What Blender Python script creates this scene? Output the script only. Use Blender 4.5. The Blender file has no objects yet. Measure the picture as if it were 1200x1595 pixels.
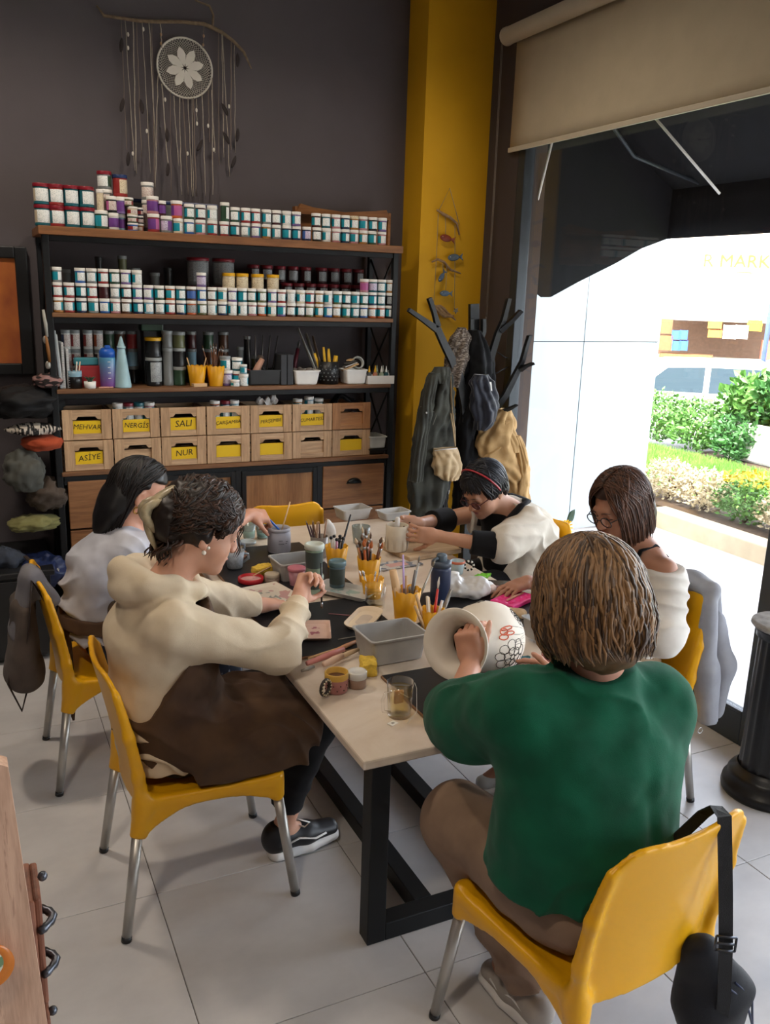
import bpy, bmesh, math, random
import numpy as np
from mathutils import Vector, Matrix, Euler
random.seed(7)
sc = bpy.context.scene
COL = sc.collection
# ------------------------------------------------------------------ camera
CAMH = 1.9
FPX = 1348.7
YAW, PITCH, ROLL = math.radians(25.86), math.radians(14.25), math.radians(1.87)
fw = Vector((math.sin(YAW)*math.cos(PITCH), math.cos(YAW)*math.cos(PITCH), -math.sin(PITCH)))
_r = Vector((math.cos(YAW), -math.sin(YAW), 0)); _u = _r.cross(fw)
rt = _r*math.cos(ROLL) + _u*math.sin(ROLL)
up = -_r*math.sin(ROLL) + _u*math.cos(ROLL)
cam = bpy.data.cameras.new('camera'); camo = bpy.data.objects.new('camera', cam); COL.objects.link(camo)
cam.sensor_fit = 'HORIZONTAL'; cam.sensor_width = 36; cam.lens = FPX/1200*36; cam.clip_start = 0.05; cam.clip_end = 200
m = Matrix((rt, up, -fw)).transposed().to_4x4(); m.translation = (0, 0, CAMH); camo.matrix_world = m
sc.camera = camo
# ------------------------------------------------------------------ world, sun, exposure
w = bpy.data.worlds.new('sky'); sc.world = w; w.use_nodes = True
nt = w.node_tree; bg = nt.nodes['Background']
sky = nt.nodes.new('ShaderNodeTexSky'); sky.sky_type = 'NISHITA'; sky.sun_disc = False
sky.sun_elevation = math.radians(52); sky.sun_rotation = math.radians(250); sky.air_density = 1.0; sky.dust_density = 2.0; sky.ozone_density = 1.0
hs = nt.nodes.new('ShaderNodeHueSaturation'); hs.inputs['Saturation'].default_value = 0.35
nt.links.new(sky.outputs[0], hs.inputs['Color']); nt.links.new(hs.outputs[0], bg.inputs[0]); bg.inputs[1].default_value = 0.95
sl = bpy.data.lights.new('sun', 'SUN'); sl.energy = 4.5; sl.angle = 0.02; sl.color = (1, .95, .86)
so = bpy.data.objects.new('sun', sl); COL.objects.link(so)
so.rotation_euler = Vector((-.62, -.25, 1.0)).normalized().to_track_quat('Z', 'Y').to_euler()
so.location = (0, 0, 8)
vs = sc.view_settings
vs.view_transform = 'Standard'; vs.look = 'None'; vs.gamma = 1; vs.use_curve_mapping = False
vs.exposure = 1.15
# ------------------------------------------------------------------ pixel -> place helpers (used to measure, everything is placed in metres)
def _ray(x, y): return fw + rt*((x-600)/FPX) - up*((y-797.5)/FPX)
def _pl(x, y, ax, v):
    d = _ray(x, y); o = Vector((0, 0, CAMH)); return o + d*((v-o[ax])/d[ax])
def PX(x, y, v): return _pl(x, y, 0, v)
def PY(x, y, v): return _pl(x, y, 1, v)
def PZ(x, y, v): return _pl(x, y, 2, v)
V = Vector
# ------------------------------------------------------------------ materials
MATS = {}
def _new(name):
    m = bpy.data.materials.new(name); m.use_nodes = True
    return m, m.node_tree, m.node_tree.nodes['Principled BSDF']
def _n(t, kind, **kw):
    n = t.nodes.new(kind)
    for k, v in kw.items():
        if k in n.inputs: n.inputs[k].default_value = v
        else: setattr(n, k, v)
    return n
def _coord(t, scale=(1,1,1), rot=(0,0,0)):
    tc = t.nodes.new('ShaderNodeTexCoord'); mp = t.nodes.new('ShaderNodeMapping')
    mp.inputs['Scale'].default_value = scale; mp.inputs['Rotation'].default_value = rot
    t.links.new(tc.outputs['Object'], mp.inputs[0]); return mp.outputs[0]
def c4(c): return (c[0], c[1], c[2], 1)
def srgb(h):
    h = h.lstrip('#'); v = [int(h[i:i+2], 16)/255 for i in (0, 2, 4)]
    return tuple(x/12.92 if x <= .04045 else ((x+.055)/1.055)**2.4 for x in v)
def mat(name, col, rough=.5, metal=0, var=.12, scale=12, bump=0, bscale=None, trans=0, ior=1.45, sheen=0, coat=0, sub=0, emit=0, alpha=1, det=4):
    if name in MATS: return MATS[name]
    if isinstance(col, str): col = srgb(col)
    m, t, b = _new(name); L = t.links
    vec = _coord(t)
    nz = _n(t, 'ShaderNodeTexNoise', Scale=scale, Detail=det); L.new(vec, nz.inputs['Vector'])
    r = t.nodes.new('ShaderNodeValToRGB'); r.color_ramp.elements[0].position = .3; r.color_ramp.elements[1].position = .7
    r.color_ramp.elements[0].color = c4([max(0, x*(1-var)) for x in col]); r.color_ramp.elements[1].color = c4([min(1, x*(1+var)) for x in col])
    L.new(nz.outputs['Fac'], r.inputs[0]); L.new(r.outputs[0], b.inputs['Base Color'])
    b.inputs['Roughness'].default_value = rough; b.inputs['Metallic'].default_value = metal; b.inputs['IOR'].default_value = ior
    if trans: b.inputs['Transmission Weight'].default_value = trans
    if sheen: b.inputs['Sheen Weight'].default_value = sheen; b.inputs['Sheen Roughness'].default_value = .5
    if coat: b.inputs['Coat Weight'].default_value = coat; b.inputs['Coat Roughness'].default_value = .15
    if sub: b.inputs['Subsurface Weight'].default_value = sub; b.inputs['Subsurface Radius'].default_value = (.012, .005, .003); b.inputs['Subsurface Scale'].default_value = .6
    if emit: b.inputs['Emission Color'].default_value = c4(col); b.inputs['Emission Strength'].default_value = emit
    if bump:
        n2 = _n(t, 'ShaderNodeTexNoise', Scale=bscale or scale*6, Detail=3); L.new(vec, n2.inputs['Vector'])
        bp = _n(t, 'ShaderNodeBump', Strength=bump, Distance=.004); L.new(n2.outputs['Fac'], bp.inputs['Height']); L.new(bp.outputs[0], b.inputs['Normal'])
    MATS[name] = m; return m
def wood(name, c1, c2, axis='X', scale=1.0, rough=.55, bump=.25, knots=True, wear=None):
    if name in MATS: return MATS[name]
    c1, c2 = [srgb(c) if isinstance(c, str) else c for c in (c1, c2)]
    m, t, b = _new(name); L = t.links
    s = {'X': (1.2, 14, 14), 'Y': (14, 1.2, 14), 'Z': (14, 14, 1.2)}[axis]
    vec = _coord(t, tuple(x*scale for x in s))
    oi = t.nodes.new('ShaderNodeObjectInfo'); ad = _n(t, 'ShaderNodeVectorMath', operation='ADD'); sm = _n(t, 'ShaderNodeVectorMath', operation='SCALE')
    cb = t.nodes.new('ShaderNodeCombineXYZ')
    for i in range(3): L.new(oi.outputs['Random'], cb.inputs[i])
    L.new(cb.outputs[0], sm.inputs[0]); sm.inputs['Scale'].default_value = 37
    L.new(vec, ad.inputs[0]); L.new(sm.outputs[0], ad.inputs[1])
    n1 = _n(t, 'ShaderNodeTexNoise', Scale=1.0, Detail=6, Roughness=.62, Distortion=.6); L.new(ad.outputs[0], n1.inputs['Vector'])
    n2 = _n(t, 'ShaderNodeTexNoise', Scale=4.5, Detail=4, Roughness=.7); L.new(ad.outputs[0], n2.inputs['Vector'])
    r = t.nodes.new('ShaderNodeValToRGB'); r.color_ramp.elements[0].position = .32; r.color_ramp.elements[1].position = .68
    r.color_ramp.elements[0].color = c4(c1); r.color_ramp.elements[1].color = c4(c2)
    L.new(n1.outputs['Fac'], r.inputs[0])
    mx = _n(t, 'ShaderNodeMix', data_type='RGBA', blend_type='MULTIPLY'); mx.inputs[0].default_value = .55
    r2 = t.nodes.new('ShaderNodeValToRGB'); r2.color_ramp.elements[0].position = .35; r2.color_ramp.elements[0].color = (.45, .4, .36, 1); r2.color_ramp.elements[1].position = .6; r2.color_ramp.elements[1].color = (1, 1, 1, 1)
    L.new(n2.outputs['Fac'], r2.inputs[0]); L.new(r.outputs[0], mx.inputs[6]); L.new(r2.outputs[0], mx.inputs[7])
    out = mx.outputs[2]
    if wear:
        n3 = _n(t, 'ShaderNodeTexNoise', Scale=.9, Detail=7, Roughness=.75); L.new(ad.outputs[0], n3.inputs['Vector'])
        r3 = t.nodes.new('ShaderNodeValToRGB'); r3.color_ramp.elements[0].position = .56; r3.color_ramp.elements[1].position = .62
        L.new(n3.outputs['Fac'], r3.inputs[0])
        m3 = _n(t, 'ShaderNodeMix', data_type='RGBA'); L.new(r3.outputs[0], m3.inputs[0]); L.new(out, m3.inputs[6]); m3.inputs[7].default_value = c4(srgb(wear)); out = m3.outputs[2]
    L.new(out, b.inputs['Base Color']); b.inputs['Roughness'].default_value = rough
    bp = _n(t, 'ShaderNodeBump', Strength=bump, Distance=.003); L.new(n2.outputs['Fac'], bp.inputs['Height']); L.new(bp.outputs[0], b.inputs['Normal'])
    MATS[name] = m; return m
def fabric(name, col, col2=None, scale=900, bump=.25, rough=.9, sheen=.04, var=.08):
    if name in MATS: return MATS[name]
    if isinstance(col, str): col = srgb(col)
    col2 = srgb(col2) if isinstance(col2, str) else (col2 or [x*(1-var*2) for x in col])
    m, t, b = _new(name); L = t.links
    vec = _coord(t)
    n = _n(t, 'ShaderNodeTexNoise', Scale=9, Detail=5); L.new(vec, n.inputs['Vector'])
    r = t.nodes.new('ShaderNodeValToRGB'); r.color_ramp.elements[0].position = .35; r.color_ramp.elements[1].position = .65
    r.color_ramp.elements[0].color = c4(col2); r.color_ramp.elements[1].color = c4(col); L.new(n.outputs['Fac'], r.inputs[0]); L.new(r.outputs[0], b.inputs['Base Color'])
    b.inputs['Roughness'].default_value = rough; b.inputs['Sheen Weight'].default_value = sheen; b.inputs['Specular IOR Level'].default_value = .25
    wv = _n(t, 'ShaderNodeTexNoise', Scale=scale, Detail=2); L.new(vec, wv.inputs['Vector'])
    n3 = _n(t, 'ShaderNodeTexNoise', Scale=26, Detail=3, Distortion=.8); L.new(vec, n3.inputs['Vector'])
    add = _n(t, 'ShaderNodeMath', operation='MULTIPLY_ADD'); L.new(n3.outputs['Fac'], add.inputs[0]); add.inputs[1].default_value = 1.6; L.new(wv.outputs['Fac'], add.inputs[2])
    bp = _n(t, 'ShaderNodeBump', Strength=bump, Distance=.004); L.new(add.outputs[0], bp.inputs['Height']); L.new(bp.outputs[0], b.inputs['Normal'])
    MATS[name] = m; return m
def spots(name, base, c2, scale=30, thr=.55, rough=.6, soft=.02, stretch=(1,1,1), detail=2, bump=0):
    """two-colour pattern: printed or patterned surface"""
    if name in MATS: return MATS[name]
    base, c2 = [srgb(c) if isinstance(c, str) else c for c in (base, c2)]
    m, t, b = _new(name); L = t.links
    vec = _coord(t, stretch)
    n = _n(t, 'ShaderNodeTexNoise', Scale=scale, Detail=detail); L.new(vec, n.inputs['Vector'])
    r = t.nodes.new('ShaderNodeValToRGB'); r.color_ramp.elements[0].position = thr-soft; r.color_ramp.elements[1].position = thr+soft
    r.color_ramp.elements[0].color = c4(base); r.color_ramp.elements[1].color = c4(c2); L.new(n.outputs['Fac'], r.inputs[0]); L.new(r.outputs[0], b.inputs['Base Color'])
    b.inputs['Roughness'].default_value = rough
    if bump:
        bp = _n(t, 'ShaderNodeBump', Strength=bump, Distance=.004); L.new(n.outputs['Fac'], bp.inputs['Height']); L.new(bp.outputs[0], b.inputs['Normal'])
    MATS[name] = m; return m
def glass(name, tint=(1,1,1), refl=1.0, rough=0.0):
    """thin pane: clear straight through, with Fresnel reflection of the room"""
    if name in MATS: return MATS[name]
    m, t, b = _new(name); L = t.links; t.nodes.remove(b); out = t.nodes['Material Output']
    tr = _n(t, 'ShaderNodeBsdfTransparent', Color=c4(tint)); gl = _n(t, 'ShaderNodeBsdfGlossy', Roughness=rough); lw = _n(t, 'ShaderNodeLayerWeight', Blend=.5); pw_ = _n(t, 'ShaderNodeMath', operation='POWER'); L.new(lw.outputs['Facing'], pw_.inputs[0]); pw_.inputs[1].default_value = 5
    fr = _n(t, 'ShaderNodeMath', operation='MULTIPLY_ADD'); L.new(pw_.outputs[0], fr.inputs[0]); fr.inputs[1].default_value = .9; fr.inputs[2].default_value = .025*refl
    mx = t.nodes.new('ShaderNodeMixShader'); L.new(fr.outputs[0], mx.inputs[0]); L.new(tr.outputs[0], mx.inputs[1]); L.new(gl.outputs[0], mx.inputs[2]); L.new(mx.outputs[0], out.inputs[0])
    MATS[name] = m; return m
# ------------------------------------------------------------------ mesh collector
class MB:
    def __init__(s): s.v = []; s.f = []; s.mi = []; s.sm = []
    def add(s, vs, fs, mi=0, smooth=False):
        o = len(s.v); s.v += [tuple(v) for v in vs]
        for f in fs: s.f.append(tuple(i+o for i in f)); s.mi.append(mi); s.sm.append(smooth)
        return s
    def box(s, c, size, rot=None, mi=0, taper=1.0):
        M = rot if rot is not None else Matrix.Identity(3)
        vs = []
        for z in (-.5, .5):
            k = taper if z > 0 else 1
            for x, y in ((-.5,-.5),(.5,-.5),(.5,.5),(-.5,.5)): vs.append(M @ V((x*size[0]*k, y*size[1]*k, z*size[2])) + V(c))
        return s.add(vs, [(3,2,1,0),(4,5,6,7),(0,1,5,4),(1,2,6,5),(2,3,7,6),(3,0,4,7)], mi)
    def bbox(s, c, size, bev=.004, rot=None, mi=0, seg=2):
        bm = bmesh.new(); bmesh.ops.create_cube(bm, size=1); bmesh.ops.scale(bm, vec=size, verts=bm.verts)
        bmesh.ops.bevel(bm, geom=bm.edges[:], offset=min(bev, min(size)*.49), segments=seg, profile=.5, affect='EDGES')
        M = rot if rot is not None else Matrix.Identity(3); bm.verts.index_update()
        s.add([M @ v.co + V(c) for v in bm.verts], [[v.index for v in f.verts] for f in bm.faces], mi, False); bm.free(); return s
    def lathe(s, prof, c=(0,0,0), seg=20, rot=None, mi=0, smooth=True, arc=None, cap=False, ell=(1,1)):
        """prof = [(r, z)...]"""
        M = rot if rot is not None else Matrix.Identity(3); n = len(prof); vs = []
        full = arc is None; a0, a1 = (0, 2*math.pi) if full else arc; k = seg if full else seg+1
        for i in range(k):
            a = a0+(a1-a0)*i/seg
            for r, z in prof: vs.append(M @ V((r*math.cos(a)*ell[0], r*math.sin(a)*ell[1], z)) + V(c))
        fs = []
        for i in range(seg):
            j = (i+1) % k
            for q in range(n-1): fs.append((i*n+q, j*n+q, j*n+q+1, i*n+q+1))
        s.add(vs, fs, mi, smooth)
        return s
    def cyl(s, a, b, r, r2=None, seg=12, mi=0, caps=True, smooth=True):
        return s.tube([a, b], [r, r if r2 is None else r2], seg, mi, caps, smooth)
    def tube(s, path, rad, seg=8, mi=0, caps=True, smooth=True, flat=1.0, updir=None):
        P = [V(p) for p in path]; n = len(P)
        if not hasattr(rad, '__len__'): rad = [rad]*n
        t0 = (P[1]-P[0]).normalized(); u = V(updir) if updir else (V((0,0,1)) if abs(t0.z) < .9 else V((1,0,0)))
        u = (u - t0*u.dot(t0)).normalized(); vs = []
        for i in range(n):
            t = (P[min(i+1,n-1)]-P[max(i-1,0)]); t = t.normalized() if t.length > 1e-9 else t0
            u = (u - t*u.dot(t)); u = u.normalized() if u.length > 1e-6 else t.orthogonal().normalized()
            w_ = t.cross(u)
            for k in range(seg):
                a = 2*math.pi*k/seg; vs.append(P[i] + (w_*math.cos(a) + u*math.sin(a)*flat)*rad[i])
        fs = [(i*seg+k, i*seg+(k+1)%seg, (i+1)*seg+(k+1)%seg, (i+1)*seg+k) for i in range(n-1) for k in range(seg)]
        if caps: fs += [tuple(range(seg))[::-1], tuple((n-1)*seg+k for k in range(seg))]
        return s.add(vs, fs, mi, smooth)
    def ball(s, c, r, seg=10, rings=7, rot=None, mi=0):
        r = (r, r, r) if not hasattr(r, '__len__') else r
        M = rot if rot is not None else Matrix.Identity(3); vs = [M @ V((0,0,-r[2])) + V(c)]
        for i in range(1, rings):
            th = math.pi*i/rings - math.pi/2
            for k in range(seg): a = 2*math.pi*k/seg; vs.append(M @ V((r[0]*math.cos(th)*math.cos(a), r[1]*math.cos(th)*math.sin(a), r[2]*math.sin(th))) + V(c))
        vs.append(M @ V((0,0,r[2])) + V(c)); fs = []; N = len(vs)-1
        for k in range(seg): k2 = (k+1) % seg; fs.append((0, 1+k2, 1+k)); fs.append((N, N-seg+k, N-seg+k2))
        for i in range(rings-2):
            for k in range(seg): k2 = (k+1) % seg; a = 1+i*seg; fs.append((a+k, a+k2, a+seg+k2, a+seg+k))
        return s.add(vs, fs, mi, True)
    def prism(s, pts, d, mi=0, smooth=False):
        """closed outline (3d points, planar) extruded by vector d"""
        n = len(pts); d = V(d); vs = [V(p) for p in pts] + [V(p)+d for p in pts]
        return s.add(vs, [tuple(range(n))[::-1], tuple(range(n, 2*n))] + [(i, (i+1) % n, n+(i+1) % n, n+i) for i in range(n)], mi, smooth)
    def sheet(s, fn, nu, nv, th=0, mi=0, smooth=True, closed=False):
        """fn(u,v)->point on a grid; thickness along normal gives a closed shell"""
        G = [[V(fn(i/nu, j/nv)) for j in range(nv+1)] for i in range(nu+1)]
        vs = [p for r in G for p in r]; W = nv+1
        fs = [(i*W+j, (i+1)*W+j, (i+1)*W+j+1, i*W+j+1) for i in range(nu) for j in range(nv)]
        if th:
            N = []
            for i in range(nu+1):
                for j in range(nv+1):
                    a = G[min(i+1,nu)][j]-G[max(i-1,0)][j]; b = G[i][min(j+1,nv)]-G[i][max(j-1,0)]; c = a.cross(b); N.append(c.normalized() if c.length > 1e-12 else V((0,0,1)))
            o = len(vs); vs = vs + [p - n_*th for p, n_ in zip(vs, N)]
            fs2 = [(a+o, d+o, c+o, b+o) for a, b, c, d in fs]
            edge = [i*W for i in range(nu)]
            for i in range(nu): fs2.append((i*W, o+i*W, o+(i+1)*W, (i+1)*W)); fs2.append((i*W+nv, (i+1)*W+nv, o+(i+1)*W+nv, o+i*W+nv))
            for j in range(nv): fs2.append((j, j+1, o+j+1, o+j)); a = nu*W; fs2.append((a+j, o+a+j, o+a+j+1, a+j+1))
            fs = fs + fs2
        return s.add(vs, fs, mi, smooth)
    def mesh(s, name, mats):
        me = bpy.data.meshes.new(name); me.from_pydata(s.v, [], s.f)
        for m_ in (mats if isinstance(mats, (list, tuple)) else [mats]): me.materials.append(m_)
        me.polygons.foreach_set('material_index', s.mi); me.polygons.foreach_set('use_smooth', s.sm); me.update()
        return me
    def build(s, name, mats, parent=None, loc=None, org=None):
        if org is not None: o_ = V(org); s.v = [tuple(V(v)-o_) for v in s.v]
        return link(name, s.mesh(name, mats), parent, loc if loc is not None else (org if (org is not None and parent is None) else None))
def link(name, data, parent=None, loc=None):
    o = bpy.data.objects.new(name, data); COL.objects.link(o)
    if parent is not None: o.parent = parent
    if loc is not None: o.location = loc
    return o
def tag(o, label=None, cat=None, group=None, kind=None):
    if label: o['label'] = label
    if cat: o['category'] = cat
    if group: o['group'] = group
    if kind: o['kind'] = kind
    return o
def empty(name, loc, label=None, cat=None, group=None, rz=0):
    o = link(name, None, None, loc); o.rotation_euler = (0, 0, rz); o.empty_display_size = .1
    return tag(o, label, cat, group)
def copy_tree(o, parent=None):
    c = o.copy(); COL.objects.link(c); c.parent = parent
    for ch in list(o.children): copy_tree(ch, c)
    return c
def setmat(o, m_, slot=0):
    o.material_slots[slot].link = 'OBJECT'; o.material_slots[slot].material = m_
def Rz(a): return Matrix.Rotation(a, 3, 'Z')
def Rx(a): return Matrix.Rotation(a, 3, 'X')
def Ry(a): return Matrix.Rotation(a, 3, 'Y')
def frame(z, x=None):
    """3x3 with local z along given vector"""
    z = V(z).normalized(); x = V(x) if x is not None else (V((1,0,0)) if abs(z.x) < .9 else V((0,1,0)))
    x = (x - z*x.dot(z)).normalized(); return Matrix((x, z.cross(x), z)).transposed()
def ribbon(pts, wdir, w_, th=.003):
    """flat strap along pts; wdir = direction of its width"""
    mb = MB(); P_ = [V(p) for p in pts]; n_ = len(P_); vs = []; wd = V(wdir).normalized()
    for i, p in enumerate(P_):
        t = (P_[min(i+1, n_-1)]-P_[max(i-1, 0)]).normalized(); s_ = (wd-t*wd.dot(t)).normalized(); q = t.cross(s_)*th/2; s_ = s_*w_/2
        vs += [p+s_+q, p-s_+q, p-s_-q, p+s_-q]
    fs = [(i*4+k, i*4+(k+1) % 4, i*4+4+(k+1) % 4, i*4+4+k) for i in range(n_-1) for k in range(4)]+[(3,2,1,0), tuple((n_-1)*4+k for k in range(4))]
    return mb.add(vs, fs, 0, False)
def text_mesh(name, s_, size, mat_, parent, M, ext=.0006, font_shear=0):
    cu = bpy.data.curves.new(name, 'FONT'); cu.body = s_; cu.size = size; cu.extrude = ext; cu.align_x = 'CENTER'; cu.align_y = 'CENTER'; cu.shear = font_shear; cu.resolution_u = 2
    tmp = bpy.data.objects.new(name+'_t', cu); COL.objects.link(tmp); dg = bpy.context.evaluated_depsgraph_get()
    me = bpy.data.meshes.new_from_object(tmp.evaluated_get(dg)); bpy.data.objects.remove(tmp); bpy.data.curves.remove(cu)
    me.transform(M); me.materials.clear(); me.materials.append(mat_)
    return link(name, me, parent)
ORD = ['zeroth','first','second','third','fourth','fifth','sixth','seventh','eighth','ninth','tenth','eleventh','twelfth','thirteenth','fourteenth','fifteenth','sixteenth','seventeenth','eighteenth','nineteenth','twentieth']
def ordw(i):
    if i <= 20: return ORD[i]
    t_ = {2: 'twenty', 3: 'thirty', 4: 'forty'}[i//10]; return (t_ + '-' + ORD[i % 10]) if i % 10 else {30: 'thirtieth', 40: 'fortieth'}[i]
# ------------------------------------------------------------------ implicit-surface modelling: blended primitives -> one smooth mesh
def A3(p): return np.array(p, dtype=np.float32)
class Sdf:
    def __init__(s, h=.006): s.h = h; s.ops = []
    def cap(s, a, b, ra, rb=None, k=.02, op='+', flat=0, m=1):
        """tapered capsule a-b; flat: 1 = flat end at b, 2 = flat at a, 3 = both"""
        a, b = A3(a), A3(b); rb = ra if rb is None else rb; R_ = max(ra, rb)
        s.ops.append(('cap', np.minimum(a, b)-R_, np.maximum(a, b)+R_, k, op, (a, b, ra, rb, flat))); return s
    def seg(s, a, b, ra, rb, u, k=.03, op='+', flat=0):
        """elliptical capsule, radii (along u, across), each end"""
        a, b = A3(a), A3(b); R_ = max(ra+rb); s.ops.append(('seg', np.minimum(a, b)-R_, np.maximum(a, b)+R_, k, op, (a, b, ra, rb, A3(u), flat))); return s
    def ell(s, c, r, M=None, k=.02, op='+'):
        c = A3(c); r = (r, r, r) if not hasattr(r, '__len__') else r; R_ = max(r); M = np.eye(3, dtype=np.float32) if M is None else np.array(M, dtype=np.float32)
        s.ops.append(('ell', c-R_, c+R_, k, op, (c, A3(r), M))); return s
    def box(s, c, hs, M=None, rad=.01, k=.02, op='+'):
        c = A3(c); R_ = float(np.linalg.norm(hs))+rad; M = np.eye(3, dtype=np.float32) if M is None else np.array(M, dtype=np.float32)
        s.ops.append(('box', c-R_, c+R_, k, op, (c, A3(hs), M, rad))); return s
    def fn(s, f, lo, hi, k=.0, op='+'): s.ops.append(('fn', A3(lo), A3(hi), k, op, (f,))); return s
    def clip(s, p, n): s.ops.append(('clip', None, None, 0, 'x', (A3(p), A3(n)/np.linalg.norm(n)))); return s
    def path(s, pts, rads, k=.015, **kw):
        for i in range(len(pts)-1): s.cap(pts[i], pts[i+1], rads[i], rads[i+1], k, **kw)
        return s
    @staticmethod
    def _d(kind, q, P):
        if kind == 'cap':
            a, b, ra, rb, flat = q; ab = b-a; L2 = float(ab@ab)+1e-12; t = ((P-a)@ab)/L2; tc = np.clip(t, 0, 1)
            d = np.linalg.norm(P-a-tc[..., None]*ab, axis=-1)-(ra+(rb-ra)*tc)
            L_ = math.sqrt(L2)
            if flat & 1: d = np.maximum(d, (t-1)*L_)
            if flat & 2: d = np.maximum(d, -t*L_)
            return d
        if kind == 'seg':
            a, b, ra, rb, u, flat = q; ab = b-a; L_ = float(np.linalg.norm(ab))+1e-9; w_ = ab/L_; u = u-w_*(u@w_); u = u/np.linalg.norm(u); v = np.cross(w_, u)
            t = ((P-a)@w_)/L_; tc = np.clip(t, 0, 1); Q = P-a-(tc*L_)[..., None]*w_
            r1 = ra[0]+(rb[0]-ra[0])*tc; r2 = ra[1]+(rb[1]-ra[1])*tc; mn = np.minimum(r1, r2)
            x = (Q@u)/r1; y = (Q@v)/r2; z = (Q@w_)/mn; k0 = np.sqrt(x*x+y*y+z*z)+1e-9
            k1 = np.sqrt((x/r1)**2+(y/r2)**2+(z/mn)**2)+1e-9; d = k0*(k0-1)/k1; d = np.where(k0 < .3, -mn*.7, d)
            if flat & 1: d = np.maximum(d, (t-1)*L_)
            if flat & 2: d = np.maximum(d, -t*L_)
            return d
        if kind == 'ell':
            c, r, M = q; Q = (P-c)@M; x = Q/r; k0 = np.linalg.norm(x, axis=-1)+1e-9; k1 = np.linalg.norm(x/r, axis=-1)+1e-9; d = k0*(k0-1)/k1
            return np.where(k0 < .3, -float(r.min())*.7, d)
        if kind == 'box':
            c, hs, M, rad = q; Q = np.abs((P-c)@M)-hs; return np.linalg.norm(np.maximum(Q, 0), axis=-1)+np.minimum(Q.max(-1), 0)-rad
        if kind == 'fn': return q[0](P)
        if kind == 'clip': return (P-q[0])@q[1]
    def mesh(s):
        h = s.h; add = [o for o in s.ops if o[4] == '+']
        pad = 3*h+.012; lo = np.min([o[1] for o in add], 0)-pad; hi = np.max([o[2] for o in add], 0)+pad
        n = np.ceil((hi-lo)/h).astype(int)+1; ax = [lo[i]+h*np.arange(n[i], dtype=np.float32) for i in range(3)]
        D = np.full(n, .05, np.float32)
        for kind, l, u, k, op, q in s.ops:
            if l is None: i0, i1 = np.zeros(3, int), n
            else: i0 = np.clip(np.floor((l-lo-k-.012)/h).astype(int), 0, n); i1 = np.clip(np.ceil((u-lo+k+.012)/h).astype(int)+1, 0, n)
            if (i1 <= i0).any(): continue
            sl_ = tuple(slice(a, b) for a, b in zip(i0, i1))
            P = np.stack(np.meshgrid(*[ax[i][i0[i]:i1[i]] for i in range(3)], indexing='ij'), -1).astype(np.float32)
            d = s._d(kind, q, P).astype(np.float32); o = D[sl_]
            if op == '+':
                if k > 0: hh = np.maximum(k-np.abs(o-d), 0)/k; D[sl_] = np.minimum(o, d)-hh*hh*k*.25
                else: D[sl_] = np.minimum(o, d)
            elif op == '-':
                if k > 0: hh = np.maximum(k-np.abs(-d-o), 0)/k; D[sl_] = np.maximum(o, -d)+hh*hh*k*.25
                else: D[sl_] = np.maximum(o, -d)
            else: D[sl_] = np.maximum(o, d)
        D[0] = D[-1] = .05; D[:, 0] = D[:, -1] = .05; D[:, :, 0] = D[:, :, -1] = .05
        return surface_nets(D, lo, h)
def surface_nets(D, lo, h):
    S = D < 0; nx, ny, nz = D.shape
    cnt = np.zeros((nx-1, ny-1, nz-1), np.int8)
    for a in (0, 1):
        for b in (0, 1):
            for c in (0, 1): cnt += S[a:nx-1+a, b:ny-1+b, c:nz-1+c]
    act = (cnt > 0) & (cnt < 8); I = np.argwhere(act); idx = np.full(act.shape, -1, np.int64); idx[act] = np.arange(len(I))
    C = np.array([(a, b, c) for a in (0, 1) for b in (0, 1) for c in (0, 1)]); vals = np.stack([D[I[:, 0]+c[0], I[:, 1]+c[1], I[:, 2]+c[2]] for c in C], 1)
    acc = np.zeros((len(I), 3)); num = np.zeros(len(I))
    for i in range(8):
        for j in range(i+1, 8):
            if np.abs(C[i]-C[j]).sum() != 1: continue
            a, b = vals[:, i], vals[:, j]; x = (a < 0) != (b < 0); t = np.where(x, a/np.where(x, a-b, 1), 0)
            acc += np.where(x[:, None], C[i]+t[:, None]*(C[j]-C[i]), 0); num += x
    Vv = lo+h*(I+acc/np.maximum(num, 1)[:, None]); F = []
    for ax in range(3):
        s1 = [slice(None)]*3; s2 = [slice(None)]*3; s1[ax] = slice(0, -1); s2[ax] = slice(1, None)
        x = S[tuple(s1)] != S[tuple(s2)]; E_ = np.argwhere(x); b, c = [(1, 2), (2, 0), (0, 1)][ax]
        ok = (E_[:, b] > 0) & (E_[:, c] > 0) & (E_[:, b] < D.shape[b]-1) & (E_[:, c] < D.shape[c]-1); E_ = E_[ok]
        def g(db, dc):
            q = E_.copy(); q[:, b] += db; q[:, c] += dc; return idx[q[:, 0], q[:, 1], q[:, 2]]
        Q = np.stack([g(-1, -1), g(0, -1), g(0, 0), g(-1, 0)], 1); fl = S[E_[:, 0], E_[:, 1], E_[:, 2]]; Q = np.where(fl[:, None], Q, Q[:, ::-1]); F.append(Q)
    F = np.concatenate(F); F = F[(F >= 0).all(1)]
    return Vv.astype(np.float32), F
def vnormals(Vv, F):
    a, b, c, d = [Vv[F[:, i]] for i in range(4)]; fn = np.cross(c-a, d-b); N = np.zeros_like(Vv)
    for i in range(4): np.add.at(N, F[:, i], fn)
    return N/(np.linalg.norm(N, axis=1, keepdims=True)+1e-12)
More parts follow.
